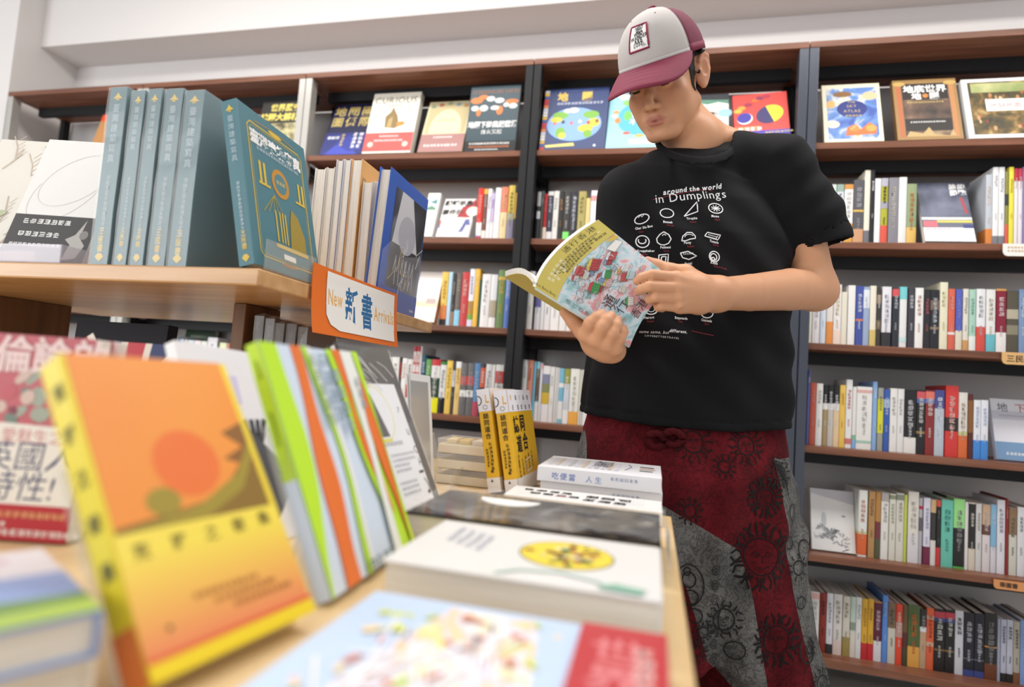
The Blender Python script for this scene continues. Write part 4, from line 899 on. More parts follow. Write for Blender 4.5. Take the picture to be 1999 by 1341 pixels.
# ------------------------------------------------------------------ pale books at the left of the riser shelf
def lean_face(name, X0, Y0, z, w, h, t, tilt, cover, label, yaw=0.0, group=None, **k):
    th = math.radians(tilt); Rz = Matrix.Rotation(yaw, 3, 'Z')
    up = Rz @ Vector((0, math.sin(th), math.cos(th))); xv = Rz @ Vector((1, 0, 0)); yv = up.cross(xv)
    mw = frame((X0, Y0, z), xv, yv, up); mw.translation.z += max(0, -(yv*t).z)+.0004
    return flat_book(name, mw, w, h, t, cover, label, group=group, **k)
def white_band_art(A):
    G2 = mat('#d3d1d0'); A.line([(.55+.4*math.cos(a), .66+.2*math.sin(a)+.1*math.cos(a)) for a in np.linspace(0, 6.28, 40)], .0008, G2); A.line([(.5+.42*math.cos(a), .6+.26*math.sin(a)+.14*math.cos(a)) for a in np.linspace(2.6, 6.2, 30)], .0008, G2)
    A.rect(0, 0, 1, .36, mat('#4c4a4a', .5)); A.marks(.12, .33, A.w*.075, 7, WHITE, vertical=False, seed=1); A.marks(.12, .23, A.w*.075, 6, WHITE, vertical=False, seed=2); A.marks(.06, .14, A.w*.05, 11, WHITE, vertical=False, seed=3); A.marks(.1, .08, A.w*.035, 7, mat('#a8a6a4'), vertical=False, seed=4)
    A.poly([(.74, .02), (.78, .14), (.7, .18), (.8, .22), (.88, .34), (.86, .2), (.95, .14), (.9, .04)], mat('#b8b4ae')); A.ell(.9, .22, .05, .06, mat('#8c8884'))
posed('book', (-1.085, .748, UZ), (.975, .222, 0), (-.06, .30, .95), .146, .252, .012, UZ+.0026, '#eceae7', 'white book with black lower band left of the teal row', art=white_band_art, side='L', sart=lambda A: A.marks(.2, .9, A.w*.6, 9, mat('#9a9a9a'), seed=5))
def leaf_art(A):
    rnd = random.Random(5)
    for k in range(9):
        u, v = rnd.uniform(.05, .9), rnd.uniform(.1, .9); a = rnd.uniform(.6, 2.2)
        A.line([(u, v), (u+.14*math.cos(a), v+.1*math.sin(a)), (u+.3*math.cos(a+.2), v+.22*math.sin(a+.2))], .0018, mat('#c9b8a4'), sub=5)
        for q in range(5): A.line([(u+.05*q*math.cos(a), v+.04*q*math.sin(a)), (u+.05*q*math.cos(a)+.07, v+.04*q*math.sin(a)+.05)], .001, mat('#cdbfae'))
    A.ell(.3, .35, .2, .06, mat('#b9c0a0'), rot=.3); A.ell(.8, .95, .2, .06, mat('#a8c0a0'))
def leaf_spine(A):
    A.rect(0, .93, 1, 1, mat('#9cbca4')); A.rect(.1, .82, .9, .9, mat('#5a7288')); A.marks(.2, .78, A.w*.6, 8, mat('#a8a8a4'), seed=4); A.marks(.2, .4, A.w*.5, 9, mat('#b4b2ac'), seed=6)
for k, c in enumerate(('nearest', 'middle', 'rearmost')):
    posed('book', (-1.225+.022*k, .762+.030*k, UZ), (.975, .222, 0), (-.06, .30, .95), .15, .262, .02, UZ+.0026 if k == 0 else UZ, '#e4e0d6', f'{c} of the three leaf patterned books behind the white book', art=leaf_art, side='R', sart=leaf_spine, group='leaf patterned books')
# acrylic tray
mb = MB(); AC = glass_mat('acrylic_tray', (.9, .88, .92), .3, .06)
mb.box((0, 0, 0), (.26, .002, .03), AC); mb.box((0, 0, 0), (.26, .05, .002), AC); mb.box((.258, 0, 0), (.26, .1, .03), AC)
o = mb.build('acrylic_tray', mw=Matrix.Translation(Vector((-1.19, 0.7335, UZ+.0004)))); tag(o, 'clear acrylic tray lip in front of the white book', 'tray')
mb = MB(); mb.box((0.002, 0.004, 0), (.2, .006, .018), mat('#b9a696', .5)); mb.build('card_strip', o)
# ------------------------------------------------------------------ orange sign on the riser edge
X = -0.5585
c0 = Vector((X, 0.853, 1.010)); wv = Vector((0, 1, 0.0)); 
up = Vector((-0.02, 0.055, 1)).normalized(); w, h = 0.33, 0.117
mb = MB(); OR = mat('#e8762c', .45); nx, nz = 10, 6; P = []; Fc = []
def card(x, z, l=0.0):
    bend = 0.012*(1-z/h)**2+0.006*(x/w-.5)**2
    p = c0+wv*x+up*z; return (p.x+0.003+bend+l, p.y, p.z)
for side in (0, 1):
    for j in range(nz+1):
        for i in range(nx+1):
            q = card(w*i/nx, h*j/nz); P.append((q[0]-(0.0015 if side else 0), q[1], q[2]))
N = (nx+1)*(nz+1)
for j in range(nz):
    for i in range(nx):
        a = j*(nx+1)+i; Fc.append((a, a+1, a+nx+2, a+nx+1)); Fc.append((N+a+nx+1, N+a+nx+2, N+a+1, N+a))
rim = [i for i in range(nx+1)]+[j*(nx+1)+nx for j in range(1, nz+1)]+[nz*(nx+1)+i for i in range(nx-1, -1, -1)]+[j*(nx+1) for j in range(nz-1, 0, -1)]
for a, b in zip(rim, rim[1:]+rim[:1]): Fc.append((b, a, N+a, N+b))
mb.add([Vector(p)-c0 for p in P], Fc, OR)
o = mb.build('hanging_sign', mw=Matrix.Translation(c0)); tag(o, 'orange New Arrivals sign hung on the oak riser edge', 'sign')
A = Art(w, h); pts = [(.2, .97), (.97, .97), (.95, .07), (.32, .06), (.24, .12), (.19, .3)]
A.rect(.13, .3, .95, .95, WHITE, 8, 4); A.poly([(.13, .3), (.17, .16), (.26, .09), (.5, .09), (.5, .3)], WHITE); A.rect(.5, .09, .945, .3, WHITE, 4, 2)
BLU = mat('#2f6ea6', .5); YO = mat('#eab564', .5)
A.text('New', .145, .46, .04, YO, sx=.6, bold=.015); A.text('新', .325, .27, .074, BLU, bold=.02, sx=.66); A.text('書', .51, .27, .074, BLU, bold=.02, sx=.64); A.text('Arrivals', .675, .4, .04, YO, sx=.58, bold=.015)
A.build('lettering', lambda x, y, l: tuple(Vector(card(x, y, l*1.5+.0006))-c0), o)
# ------------------------------------------------------------------ under the riser: black books, navy book
for k in range(5):
    Y0 = .955; px = (497, 517, 537, 560, 583)[k]; X0 = solveX(px, Y0, 1.0); X1 = min(solveX(px+16, Y0, 1.0), X0+.017)
    upright('book', X0, X1, Y0, TZ+.0004, (.262, .258, .25, .25, .245)[k], .10, '#1c1a1b', f'{nth(k)} black wrapped book from left under the riser shelf', 'black wrapped books under the riser', film=(k < 5), sart=lambda A: (A.rect(.3, .1, .62, .72, mat('#6c6c74', .45)), A.marks(.3, .95, A.w*.4, 3, mat('#7a7a80'))))
nv = lean_face('book', -1.155, 0.95, TZ+.0, 0.225, 0.235, 0.025, 3, '#171a26', 'large dark navy book standing under the riser shelf', side='R', spine='#1d2236', rough=.75, art=lambda A: A.text('HOME', .62, .5, .03, mat('#4a2f2a')))
# ------------------------------------------------------------------ main table: books leaning on stands along the middle
def side_lean(name, X, Y0, w, h, t, lean, cover, label, z=TZ, back=0.0, stand=True, **k):
    """cover faces +X and leans towards -X; local x runs along +Y, spine on the near side"""
    th = math.radians(lean); up = Vector((-math.sin(th), back, math.cos(th))).normalized(); xv = Vector((0, 1, 0)); xv = (xv-up*xv.dot(up)).normalized(); yv = up.cross(xv)
    mw = frame((X, Y0, z), xv, yv, up); lift = max(0, -(yv*t).z); mw.translation.z += lift+.0004
    o = flat_book(name, mw, w, h, t, cover, label, **k)
    return o, mw
def yellow_art(A):
    A.rect(.02, .4, .95, 1, ramp_mat('sunset_print', [(0.35, '#e8842c'), (0.6, '#f0983c'), (0.8, '#f4a850')], scale=5, detail=1))
    br = mat('#8a6a22', .5); gn = mat('#a08c2c', .5)
    A.poly([(.02, .4), (.95, .4), (.95, .72), (.85, .58), (.7, .5), (.55, .46), (.3, .44), (.02, .42)], br)
    A.poly([(.95, .74), (.78, .7), (.9, .64), (.74, .6), (.95, .55)], mat('#8c5c24')); A.ell(.3, .48, .1, .08, gn, n=9); A.poly([(.02, .4), (.5, .45), (.8, .54), (.95, .66), (.95, .6), (.8, .48), (.5, .4)], gn)
    A.ell(.5, .6, .2, .2, mat('#ea7430'), n=16)
    c0, c1_ = np.array(lin('#f4dc50')), np.array(lin('#ee8f5c'))
    for k in range(14): A.rect(0, .055+(.345)*k/14, .985, .055+.345*(k+1)/14+.002, mat(tuple(np.round(c1_+(c0-c1_)*min(1, k/11), 3).tolist()), .38))
    A.rect(0, .045, 1, .06, mat('#e2683c')); A.rect(0, .0, 1, .045, mat('#f4d824'))
    for k in range(5): A.text('荒野之歌集'[k], (.07, .27, .46, .64, .82)[k], .325+.004*k, .0098, mat('#7c6c24'), bold=.02)
    for k in range(3): A.marks(.3+.1*k, .19-.03*k, .004, 10, mat('#b8783c'), vertical=False, seed=k)
    A.ell(.14, .12, .014, .014, mat('#7a5a34'))
yo, ymw = posed('book', (-.2281, .2501, .7933), (.1726, .985, 0), (-.5476, .1102, .8295), .113, .19, .019, TZ, '#f3d63c', 'yellow and orange book leaning on its stand, nearest the camera', art=yellow_art, spine='#ecd42e', side='L', sart=lambda A: (A.rect(0, 0, 1, .16, mat('#dd7a3c')), [A.text('荒野之歌集'[k], .3, .86-.14*k, .011, mat('#6c6428'), bold=.02) for k in range(5)]), ct=.003)
def stand(mw, w, h, t, label):
    ACR = glass_mat('acrylic_stand', (.95, .95, .95), .22, .05)
    mb = MB(); mb.box((.01, t+.0006, .0), (w-.01, t+.0026, h), ACR); mb.box((-.004, t+.0006, 0), (.004, t+.0026, h*.9), ACR)
    o = mb.build('book_stand', mw=mw); tag(o, label, 'book stand', 'clear acrylic book stands')
    Mi = mw.inverted(); a = mw @ Vector((w*.5, t+.002, h*.8)); b = Vector((a.x-.02, a.y, TZ+.0008)); mb = MB(); mb.tube([Mi @ a, Mi @ b], .0022, ACR, n=6); mb.build('prop_leg', o)
stand(ymw, .113, .14, .019, 'clear acrylic stand behind the yellow and orange book')
def wave_art(A):
    A.rect(0, 0, 1, 1, mat('#d9e6f6', .4))
    g, o_, wh = mat('#c4ee3c', .4), mat('#ee7c3c', .4), mat('#f2f4ee', .4)
    bl = mat('#cfe0f4', .4)
    def band(a, b, m, n=30, wob=0.0, ph=0.0):
        K3 = (0, .5, 1); fa = lambda t: float(np.interp(t, K3, a)); fb = lambda t: float(np.interp(t, K3, b))
        def sm(f, t): return (f(max(0, t-.12))+f(t)+f(min(1, t+.12)))/3
        e0 = [min(1, max(0, sm(fa, i/n)+wob*math.sin(9*i/n+ph))) for i in range(n+1)]; e1 = [min(1, max(0, sm(fb, i/n)+wob*math.sin(11*i/n+ph+1))) for i in range(n+1)]
        for i in range(n):
            if e1[i]-e0[i] > .004 or e1[i+1]-e0[i+1] > .004: A._put([(e0[i]*A.w, (1-i/n)*A.h), (e1[i]*A.w, (1-i/n)*A.h), (max(e0[i+1], e1[i+1])*A.w, (1-(i+1)/n)*A.h), (e0[i+1]*A.w, (1-(i+1)/n)*A.h)], [(0, 1, 2, 3)], m)
    band((0, 0, 0), (.14, .19, .0), g); band((.27, .2, .13), (.35, .36, .29), o_, wob=.012)
    band((.36, .47, .36), (.44, .52, .41), g); band((.4, .5, .41), (.44, .54, .45), wh)
    band((.62, .68, .8), (.8, .99, 1.0), g, wob=.01); band((.68, .72, .9), (.77, .78, .92), o_, wob=.02); band((.78, .78, .7), (1, .84, .8), wh); band((.98, .83, .97), (1, 1, 1), o_, wob=.012, ph=2)
    band((.92, .99, .93), (1., .99, .985), g)
    A.marks(.37, .96, .012, 5, mat('#9cb48c'), seed=1); A.marks(.47, .97, .015, 4, mat('#94a8b8'), seed=2); A.marks(.57, .9, .014, 4, mat('#94a8b8'), seed=3); A.marks(.84, .86, .010, 3, mat('#a8b0b0'), seed=4); A.marks(.36, .06, .012, 4, mat('#7c8c8c'), vertical=False, seed=5)
wo, wmw = posed('book', (-.2165, .397, .7795), (-.0392, .9992, 0), (-.40, -.0166, .9063), .158, .2, .0115, TZ, '#d9e6f6', 'lime, orange and pale blue wave patterned book on its stand', art=wave_art, spine='#c4e83c', side='L', sart=lambda A: (A.rect(0, 0, 1, .45, mat('#c9d8ee', .4)), A.poly([(0, .45), (1, .45), (1, .62), (0, .48)], mat('#b8d84c')), A.marks(.35, .93, A.w*.3, 4, mat('#6c8430'), seed=1), A.marks(.35, .72, A.w*.3, 7, mat('#6c8430'), seed=2)))
stand(wmw, .158, .15, .0115, 'clear acrylic stand behind the wave patterned book')
# white sheet-like book between the two
mo, mmw = side_lean('book', -.345, .44, .14, .20, .012, 24, '#eeecee', 'white book with black ink splash between yellow and wave books', back=.05, side='L', art=lambda A: (A.rect(.1, .7, .5, .85, mat('#d4ccec')), [A.line([(.1+.06*k, .4), (.3+.05*k, .55), (.2+.07*k, .62)], .006, mat('#3c3c42'), sub=3) for k in range(8)], A.poly([(.05, .4), (.5, .58), (.9, .3), (.6, .1), (.1, .1)], mat('#55555a'))))
def music_art(A):
    A.rect(.0, .02, .86, .76, mat('#eef0f4', .35)); A.line([(.3+.3*math.cos(a), .58+.17*math.sin(a)) for a in np.linspace(-1.6, 1.7, 24)], .0016, mat('#e8e070'))
    A.poly([(.1, .7), (.3, .7), (.42, .44), (.22, .44)], mat('#26262a')); A.rect(.2, .41, .44, .43, mat('#e0d84c')); A.marks(.25, .41, .006, 7, mat('#8a8a90'), vertical=False)
    for k in range(4): A.marks(.3, .34-.03*k, .0045, 12 if k < 2 else 8, mat('#aeb0b8'), vertical=False, seed=k)
    for k in range(3): A.marks(.3, .18-.03*k, .0045, 9, mat('#aeb0b8'), vertical=False, seed=9+k)
    for s, u, v, hh in (('7', .72, .58, .012), ('U', .76, .44, .012), ('C', .78, .33, .014), ('H', .79, .25, .014)): A.text(s, u, v, hh, mat('#26304c'), rot=-.3)
    A.rect(.74, .2, .84, .215, INK); A.line([(.8, .17), (.84, .13), (.84, .09)], .002, INK); A.ell(.81, .085, .03, .02, INK)
mu, mumw = posed('book', (-.2727, .6265, .7867), (.0628, .998, 0), (-.4492, .0245, .8931), .128, .222, .012, TZ, '#2a2727', 'black bordered music book with white cover sheet in clear wrap', art=music_art, side='R', rough=.2)
mb = MB(); rnd = random.Random(8)
for k in range(9):
    u, v = rnd.uniform(.01, .09), rnd.uniform(.185, .21); mb.tube([(u, -.002, v), (u+.012, -.0035, v-rnd.uniform(.005, .02)), (u+.03, -.002, v-rnd.uniform(.02, .03))], .0007, glass_mat('film_crease', (1, 1, 1), .5, .1), n=5)
mb.box((0, -.0026, .0), (.128, -.0022, .22), glass_mat('thin_film', (1, 1, 1), .08, .06)); mb.build('clear_wrap', mu)
gp, gmw = side_lean('display_card', -.318, .79, .078, .175, .006, 8, '#cfd0d0', 'silver grey card with white frame behind the music book', back=.03, cat='display card', side='R', art=lambda A: (A.rect(0, 0, 1, 1, mat('#e9eaec', .3)), A.rect(.0, .0, .86, .94, mat('#bfc0c0', .25, .3))))
# white union flag style book + red books at left
def jack_art(A):
    n_, r_, w_ = mat('#2c3562'), mat('#b8343c'), mat('#ddd4c8')
    A.rect(0, 0, 1, 1, n_)
    for a, b in (((0, 0), (1, 1)), ((0, 1), (1, 0))): A.line([a, b], .03, w_); A.line([a, b], .012, r_)
    A.rect(.36, 0, .64, 1, w_); A.rect(0, .38, 1, .62, w_); A.rect(.42, 0, .58, 1, r_); A.rect(0, .44, 1, .56, r_)
lean_face('book', -.748, .60, TZ, .16, .188, .02, 12, '#2c3562', 'union flag patterned book behind the yellow and orange book', art=jack_art, yaw=.12, side='L')
def red_art(A):
    A.rect(0, .4, 1, 1, mat('#c8707a', .4)); 
    rnd = random.Random(6)
    for k in range(26): A.ell(rnd.uniform(.02, .98), rnd.uniform(.45, .8), rnd.uniform(.03, .09), rnd.uniform(.02, .06), mat(rnd.choice(('#a8b0a4', '#c86a74', '#8c4a5c', '#d8c0b8', '#7c8c84', '#b84a54'))), n=8, rot=rnd.uniform(0, 3))
    A.text('英倫論啟', .0, .83, .034, mat('#f0d8d8'), bold=.03)
    A.poly([(0, .17), (1, .17), (1, .5), (.9, .55), (.4, .56), (.2, .5), (0, .44)], mat('#eeebe4')); A.text('愛默生之', .42, .47, .014, mat('#c8707a'))
    A.text('英國人', .3, .345, .028, mat('#4c5478'), slant=.1); A.text('特性!', .34, .2, .028, mat('#4c5478'), slant=.15)
    A.rect(0, 0, 1, .17, mat('#b8303c', .35)); A.marks(.1, .14, .006, 16, mat('#e0b078'), vertical=False); A.marks(.1, .09, .005, 10, WHITE, vertical=False, seed=3); A.marks(.1, .055, .006, 18, WHITE, vertical=False, seed=4)
gR = 'red and white books about the English'
posed('book', (-.612, .395, TZ), (.968, .25, 0), (.0, .05, 1), .122, .181, .02, TZ, '#b8303c', 'front red and white book with bold blue title at far left', art=red_art, side='R', spine='#e6e0d8', group=gR)
posed('book', (-.620, .420, TZ), (.968, .25, 0), (.0, .05, 1), .122, .181, .02, TZ, '#b8303c', 'second red and white book tucked behind its front copy', art=red_art, side='R', spine='#e2dcd4', group=gR)
# ------------------------------------------------------------------ main table: books lying flat
def lying(X0, X1, Y0, Y1, z, t, cover, label, side='L', yaw=0.0, **k):
    Rz = Matrix.Rotation(yaw, 3, 'Z'); mw = frame((X0, Y0, z+t+.0003), Rz @ Vector((1, 0, 0)), Vector((0, 0, -1)), Rz @ Vector((0, 1, 0)))
    return flat_book('book', mw, X1-X0, Y1-Y0, t, cover, label, side=side, **k)
def map_art(A):
    A.rect(0, 0, .735, 1, mat('#c4d8f4', .3)); rnd = random.Random(12)
    A.poly([(.08, .0), (.72, .0), (.66, .6), (.6, .97), (.3, .97), (.2, .6)], ramp_mat('city_map_print', [(0.3, '#f0e6a8'), (0.42, '#f2f0ea'), (0.5, '#e4e2f0'), (0.56, '#f0d2b4'), (0.64, '#e8e89c'), (0.72, '#c8dcf0')], scale=26, detail=2, dist=.8, rough=.3))
    for k in range(90):
        A.ell(rnd.uniform(.1, .68), rnd.uniform(.05, .95), rnd.uniform(.012, .04), rnd.uniform(.008, .022), mat(rnd.choice(('#f2e48c', '#eef0f0', '#f0d8a0', '#d4dc58', '#e8e0ec', '#f0c0a0', '#d08468', '#e4e8f4', '#f4ecb0', '#c4d484'))), n=9, rot=rnd.uniform(0, 3))
    for k in range(10): A.line([(rnd.uniform(.08, .6), rnd.uniform(.1, .9)) for q in range(3)], .002, mat('#f2eef6'), sub=4)
    A.rect(.735, 0, 1, 1, mat('#bf4348', .35)); A.text('世界', .775, .93, .032, mat('#d88084'), vertical=True, bold=.02); A.marks(.9, .9, .012, 6, mat('#e8c8c4'), seed=4)
lying(-.176, .016, .13, .382, TZ, .022, '#c4d8f4', 'pastel city map book with red band lying nearest the camera', art=map_art, side='R', spine='#c8d4f0')
def disc_art(A):
    A.ell(.63, .55, .192, .192, mat('#33462e'), n=40); A.ell(.63, .55, .186, .186, mat('#ecd44a'), n=40); rnd = random.Random(9)
    for k in range(44):
        a = rnd.uniform(0, 6.28); r = rnd.uniform(.03, .16); A.ell(.63+r*math.cos(a), .55+r*math.sin(a)*A.w/A.h, rnd.uniform(.01, .035), rnd.uniform(.008, .02), mat(rnd.choice(('#7a4a34', '#3c7a4c', '#a85c3c', '#4c6c3c', '#e8e0b0'))), n=8, rot=a)
    A.line([(.42, .05), (.5, .16), (.64, .2), (.78, .14), (.86, .04)], .004, mat('#c8dcd4'), sub=6); A.poly([(.78, .04), (.84, .14), (.95, .1), (.93, .02)], mat('#8cb8a4'))
    for k in range(4): A.marks(.12+.05*k, .85-.04*k, .006, 7, mat('#bfc4d4'), seed=k)
lying(-.186, .013, .408, .546, TZ, .035, '#e4e3e1', 'thick white book with a yellow food disc, lying flat', art=disc_art, side='R', over=.003, ct=.002)
BLKP = ramp_mat('dark_album_print', [(0.3, '#1c191a'), (0.5, '#332e2e'), (0.62, '#6c6250'), (0.75, '#2c2224')], scale=22, detail=5, rough=.12, stretch=(1, 2.5, 1), dist=1.0, spec=.8)
ba = lying(-.236, .014, .562, .70, TZ, .034, '#1f1b1c', 'black album in crinkled clear wrap with a white round sticker', art=lambda A: (A.rect(.01, .01, .99, .99, BLKP), A.ell(.33, .86, .14, .14, WHITE, a0=180, a1=360)), side='R', rough=.2)
mb = MB(); rnd = random.Random(5); nx, ny = 26, 20; P = []; Fc = []
for j in range(ny+1):
    for i in range(nx+1):
        u, v = i/nx, j/ny; P.append((-.006+u*.262, -.0016-abs(rnd.gauss(0, .0016))-.0018*(1+math.sin(u*17+v*9)), -.003+v*.144))
for j in range(ny):
    for i in range(nx): a = j*(nx+1)+i; Fc.append((a, a+1, a+nx+2)); Fc.append((a, a+nx+2, a+nx+1))
e = len(P)
for j in range(ny+1): P.append((.256+rnd.uniform(.0, .007), .012+rnd.uniform(-.003, .003), -.003+j/ny*.144)); P.append((.257+rnd.uniform(.0, .006), .031, -.003+j/ny*.144))
for j in range(ny): a = j*(nx+1)+nx; Fc.append((a, e+2*j, e+2*j+2, a+nx+1)); Fc.append((e+2*j, e+2*j+1, e+2*j+3, e+2*j+2))
mb.add(P, Fc, glass_mat('crinkled_film', (1, 1, 1), .12, .18)); mb.build('clear_wrap', ba)
def callig(A, col):
    A.marks(.08, .8, .016, 4, col, vertical=False, seed=1); A.marks(.14, .5, .016, 4, col, vertical=False, seed=2); A.marks(.5, .75, .02, 3, col, vertical=False, seed=3); A.marks(.5, .4, .018, 3, col, vertical=False, seed=4); A.ell(.36, .35, .04, .01, mat('#e8a8a8'))
    for k in range(6): A.rect(.78+.02*k, .25, .783+.02*k, .85, mat('#c4c4cc'))
lying(-.19, .02, .795, .871, TZ, .019, '#e6e5e3', 'white book with black brush lettering lying before the stack', art=lambda A: callig(A, INK), side='B', spine='#f4f3f1')
def diary(A):
    for k in range(11): A.rect(.06+.055*k, .2, .1+.055*k, .8, mat(('#d8d8e0', '#d4c8b8', '#dcdce4', '#c4c4cc')[k % 4]))
    A.marks(.42, .85, .02, 3, mat('#6c6c74'), seed=4); A.marks(.5, .85, .016, 4, mat('#707078'), seed=5); A.rect(.82, .65, .94, .7, mat('#5c4a44')); A.rect(.82, .5, .95, .54, mat('#d8b48c')); A.rect(.82, .35, .93, .39, mat('#4c4c54')); A.line([(.7, .3), (.75, .6), (.72, .8)], .0015, mat('#7c90b8'))
def dspine(A): A.text('吃便當', .12, .25, .011, mat('#5c74c4'), gap=1.15); A.text('人生', .4, .25, .0105, mat('#7c90cc'), gap=1.3); A.marks(.6, .75, .006, 6, mat('#c4cce0'), vertical=False)
gS = 'white books with blue brush title, stacked'
lying(-.158, .021, .893, 1.04, TZ, .026, '#f0f0f4', 'lower white book of the blue lettered stack on the rear table', art=diary, sart=dspine, side='B', group=gS)
lying(-.163, .019, .888, 1.035, TZ+.0268, .022, '#f0f0f4', 'upper white book of the blue lettered stack on the rear table', art=diary, sart=dspine, side='B', group=gS)
# mountain covered book at lower left on a plain one
def mount_art(A):
    A.rect(0, 0, .42, 1, mat('#e0dce4', .3)); A.rect(.42, 0, .76, 1, mat('#8ea6d8', .3)); A.poly([(.76, 0), (.7, .3), (.78, .5), (.72, .8), (.76, 1), (1, 1), (1, 0)], mat('#6c8c4c')); A.poly([(.86, 0), (.82, .4), (.88, .7), (.84, 1), (1, 1), (1, 0)], mat('#a4bc54')); A.marks(.12, .9, .007, 5, mat('#dca0b0'), seed=2)
lying(-.442, -.442+.122, .134, .134+.18, TZ, .026, '#efe9dc', 'plain book under the mountain picture book at lower left', side='T', yaw=math.radians(-27))
lying(-.439, -.439+.122, .132, .132+.18, TZ+.0268, .022, '#8ea6d8', 'mountain picture book lying at the lower left corner', art=mount_art, side='T', yaw=math.radians(-27))
# ------------------------------------------------------------------ small boxes, acrylic holder and yellow pair on the rear table
CRE = mat('#e6dcc8', .35); LID = glass_mat('box_lid', (.97, .96, .94), .3, .1)
for k in range(3):
    t = empty('storage_box', (-.292, .955, TZ+.0004+.0245*k)); tag(t, f'{("bottom", "middle", "top")[k]} cream storage box of the small stack on rear table', 'box', 'small cream storage boxes')
    mb = MB(); mb.box((-.045, -.035, 0), (.045, .035, .015), CRE); mb.build('tray', t, bevel=.002)
    mb = MB(); mb.box((-.046, -.036, .0152), (.046, .036, .0238), LID); mb.build('lid', t, bevel=.002)
    if k == 2:
        for q, c in enumerate(('#ecd89c', '#e8c860', '#e4dccc')): mb = MB(); mb.box((-.035+.022*q, -.02, .0155), (-.018+.022*q, .02, .022), mat(c)); mb.build('contents', t)
mb = MB(); AK = glass_mat('acrylic_holder', (.96, .95, .92), .2, .05)
mb.add([(0, 0, 0), (.035, 0, .075), (.035, .09, .075), (0, .09, 0)], [(0, 1, 2, 3)], AK); mb.add([(.035, 0, .075), (.06, 0, 0), (.06, .09, 0), (.035, .09, .075)], [(0, 1, 2, 3)], AK); mb.add([(.06, 0, .0005), (.1, 0, .0005), (.1, .09, .0005), (.06, .09, .0005)], [(0, 1, 2, 3)], AK)
mb.add([(.1, 0, .0005), (.108, 0, .03), (.108, .09, .03), (.1, .09, .0005)], [(0, 1, 2, 3)], AK)
o = mb.build('acrylic_holder', mw=Matrix.Translation(Vector((-.4, .882, TZ+.0006)))); m = o.modifiers.new('thick', 'SOLIDIFY'); m.thickness = .002; tag(o, 'clear acrylic easel holding the two yellow books', 'book stand')
YB = '#e8b62c'
def tdao_spine(A):
    A.rect(0, .78, 1, 1, mat('#eceaf0')); A.rect(0, 0, 1, .14, mat('#e6e2e2')); A.line([(.0+.3*math.cos(a), .89+.045*math.sin(a)) for a in np.linspace(-1.5, 1.5, 14)], .0016, INK); A.rect(.62, .86, .7, .94, mat('#e0a83c')); A.rect(.62, .86, .9, .875, mat('#e0a83c'))
    A.line([(.55+.16*math.cos(a), .82+.02*math.sin(a)) for a in np.linspace(0, 6.28, 16)], .0007, INK)
    A.text('誌同道合', .28, .765, A.w*.46, INK, vertical=True, bold=.015); A.marks(.45, .48, A.w*.26, 7, mat('#4c3c14'), seed=1); A.marks(.18, .42, A.w*.2, 6, mat('#4c3c14'), seed=2); A.ell(.5, .2, .12, .12, mat('#4c3c14'), n=6); A.poly([(.3, .1), (.5, .1), (.4, .13)], INK)
def tdao_cover(A):
    A.rect(0, .78, 1, 1, mat('#eceaf0')); A.rect(0, 0, 1, .14, mat('#e6e2e2'))
    for u, c in ((.08, '#e0a83c'), (.28, '#35343a'), (.45, '#d8c8b0'), (.62, '#35343a'), (.8, '#35343a')): A.marks(u, .95, .009, 1, mat(c), seed=int(u*100)); A.marks(u+.05, .85, .009, 1, mat(('#35343a', '#e0a83c')[int(u*10) % 2]), seed=int(u*50))
    for s, u, v in (('同', .36, .59), ('誌', .1, .58), ('合', .4, .4), ('道', .14, .39)): A.text(s, u, v, .029, INK, bold=.02)
    A.marks(.12, .36, .006, 3, INK, seed=3)
    for k in range(5): A.marks(.12+.14*k, .3+.015*k, .006, 4, mat('#4c3c14'), seed=k)
    A.line([(.42, .17), (.62, .19), (.62, .3), (.42, .28)], .0016, WHITE, closed=True)
gY = 'two yellow and white copies'
for k, dx in enumerate((-.0275, 0)):
    posed('book', (-.187+dx, .880, .785), (.06, .998, 0), (-.2043, .01, .979), .135, .158, .021, TZ, YB, f'{("left", "right")[k]} copy of the yellow and white books on the rear table', group=gY, sart=tdao_spine, art=tdao_cover)
# ================================================================== the man
# ---- small implicit-surface modeller (smooth unions of tapered limbs, turned into one mesh by surface nets)
def smin(a, b, k):
    h = np.clip(0.5+0.5*(b-a)/k, 0, 1); return b+(a-b)*h-k*h*(1-h)
def smax(a, b, k): return -smin(-a, -b, k)
def cone(a, b, ra, rb):
    a = np.array(a, float); b = np.array(b, float); ab = b-a; L = ab@ab+1e-12
    def f(p):
        t = np.clip(((p-a)@ab)/L, 0, 1); return np.linalg.norm(p-a-t[:, None]*ab, axis=1)-(ra+(rb-ra)*t)
    return f
def chain(pts, rs, k=0.004):
    cs = [cone(pts[i], pts[i+1], rs[i], rs[i+1]) for i in range(len(pts)-1)]
    def f(p):
        d = cs[0](p)
        for c in cs[1:]: d = smin(d, c(p), k)
        return d
    return f
def ellip(c, r, B=None):
    c = np.array(c, float); r = np.array(r, float); B = np.eye(3) if B is None else np.array(B, float)   # rows of B = axes
    def f(p):
        q = (p-c)@B.T; k0 = np.linalg.norm(q/r, axis=1); k1 = np.linalg.norm(q/(r*r), axis=1)+1e-9
        return k0*(k0-1)/k1
    return f
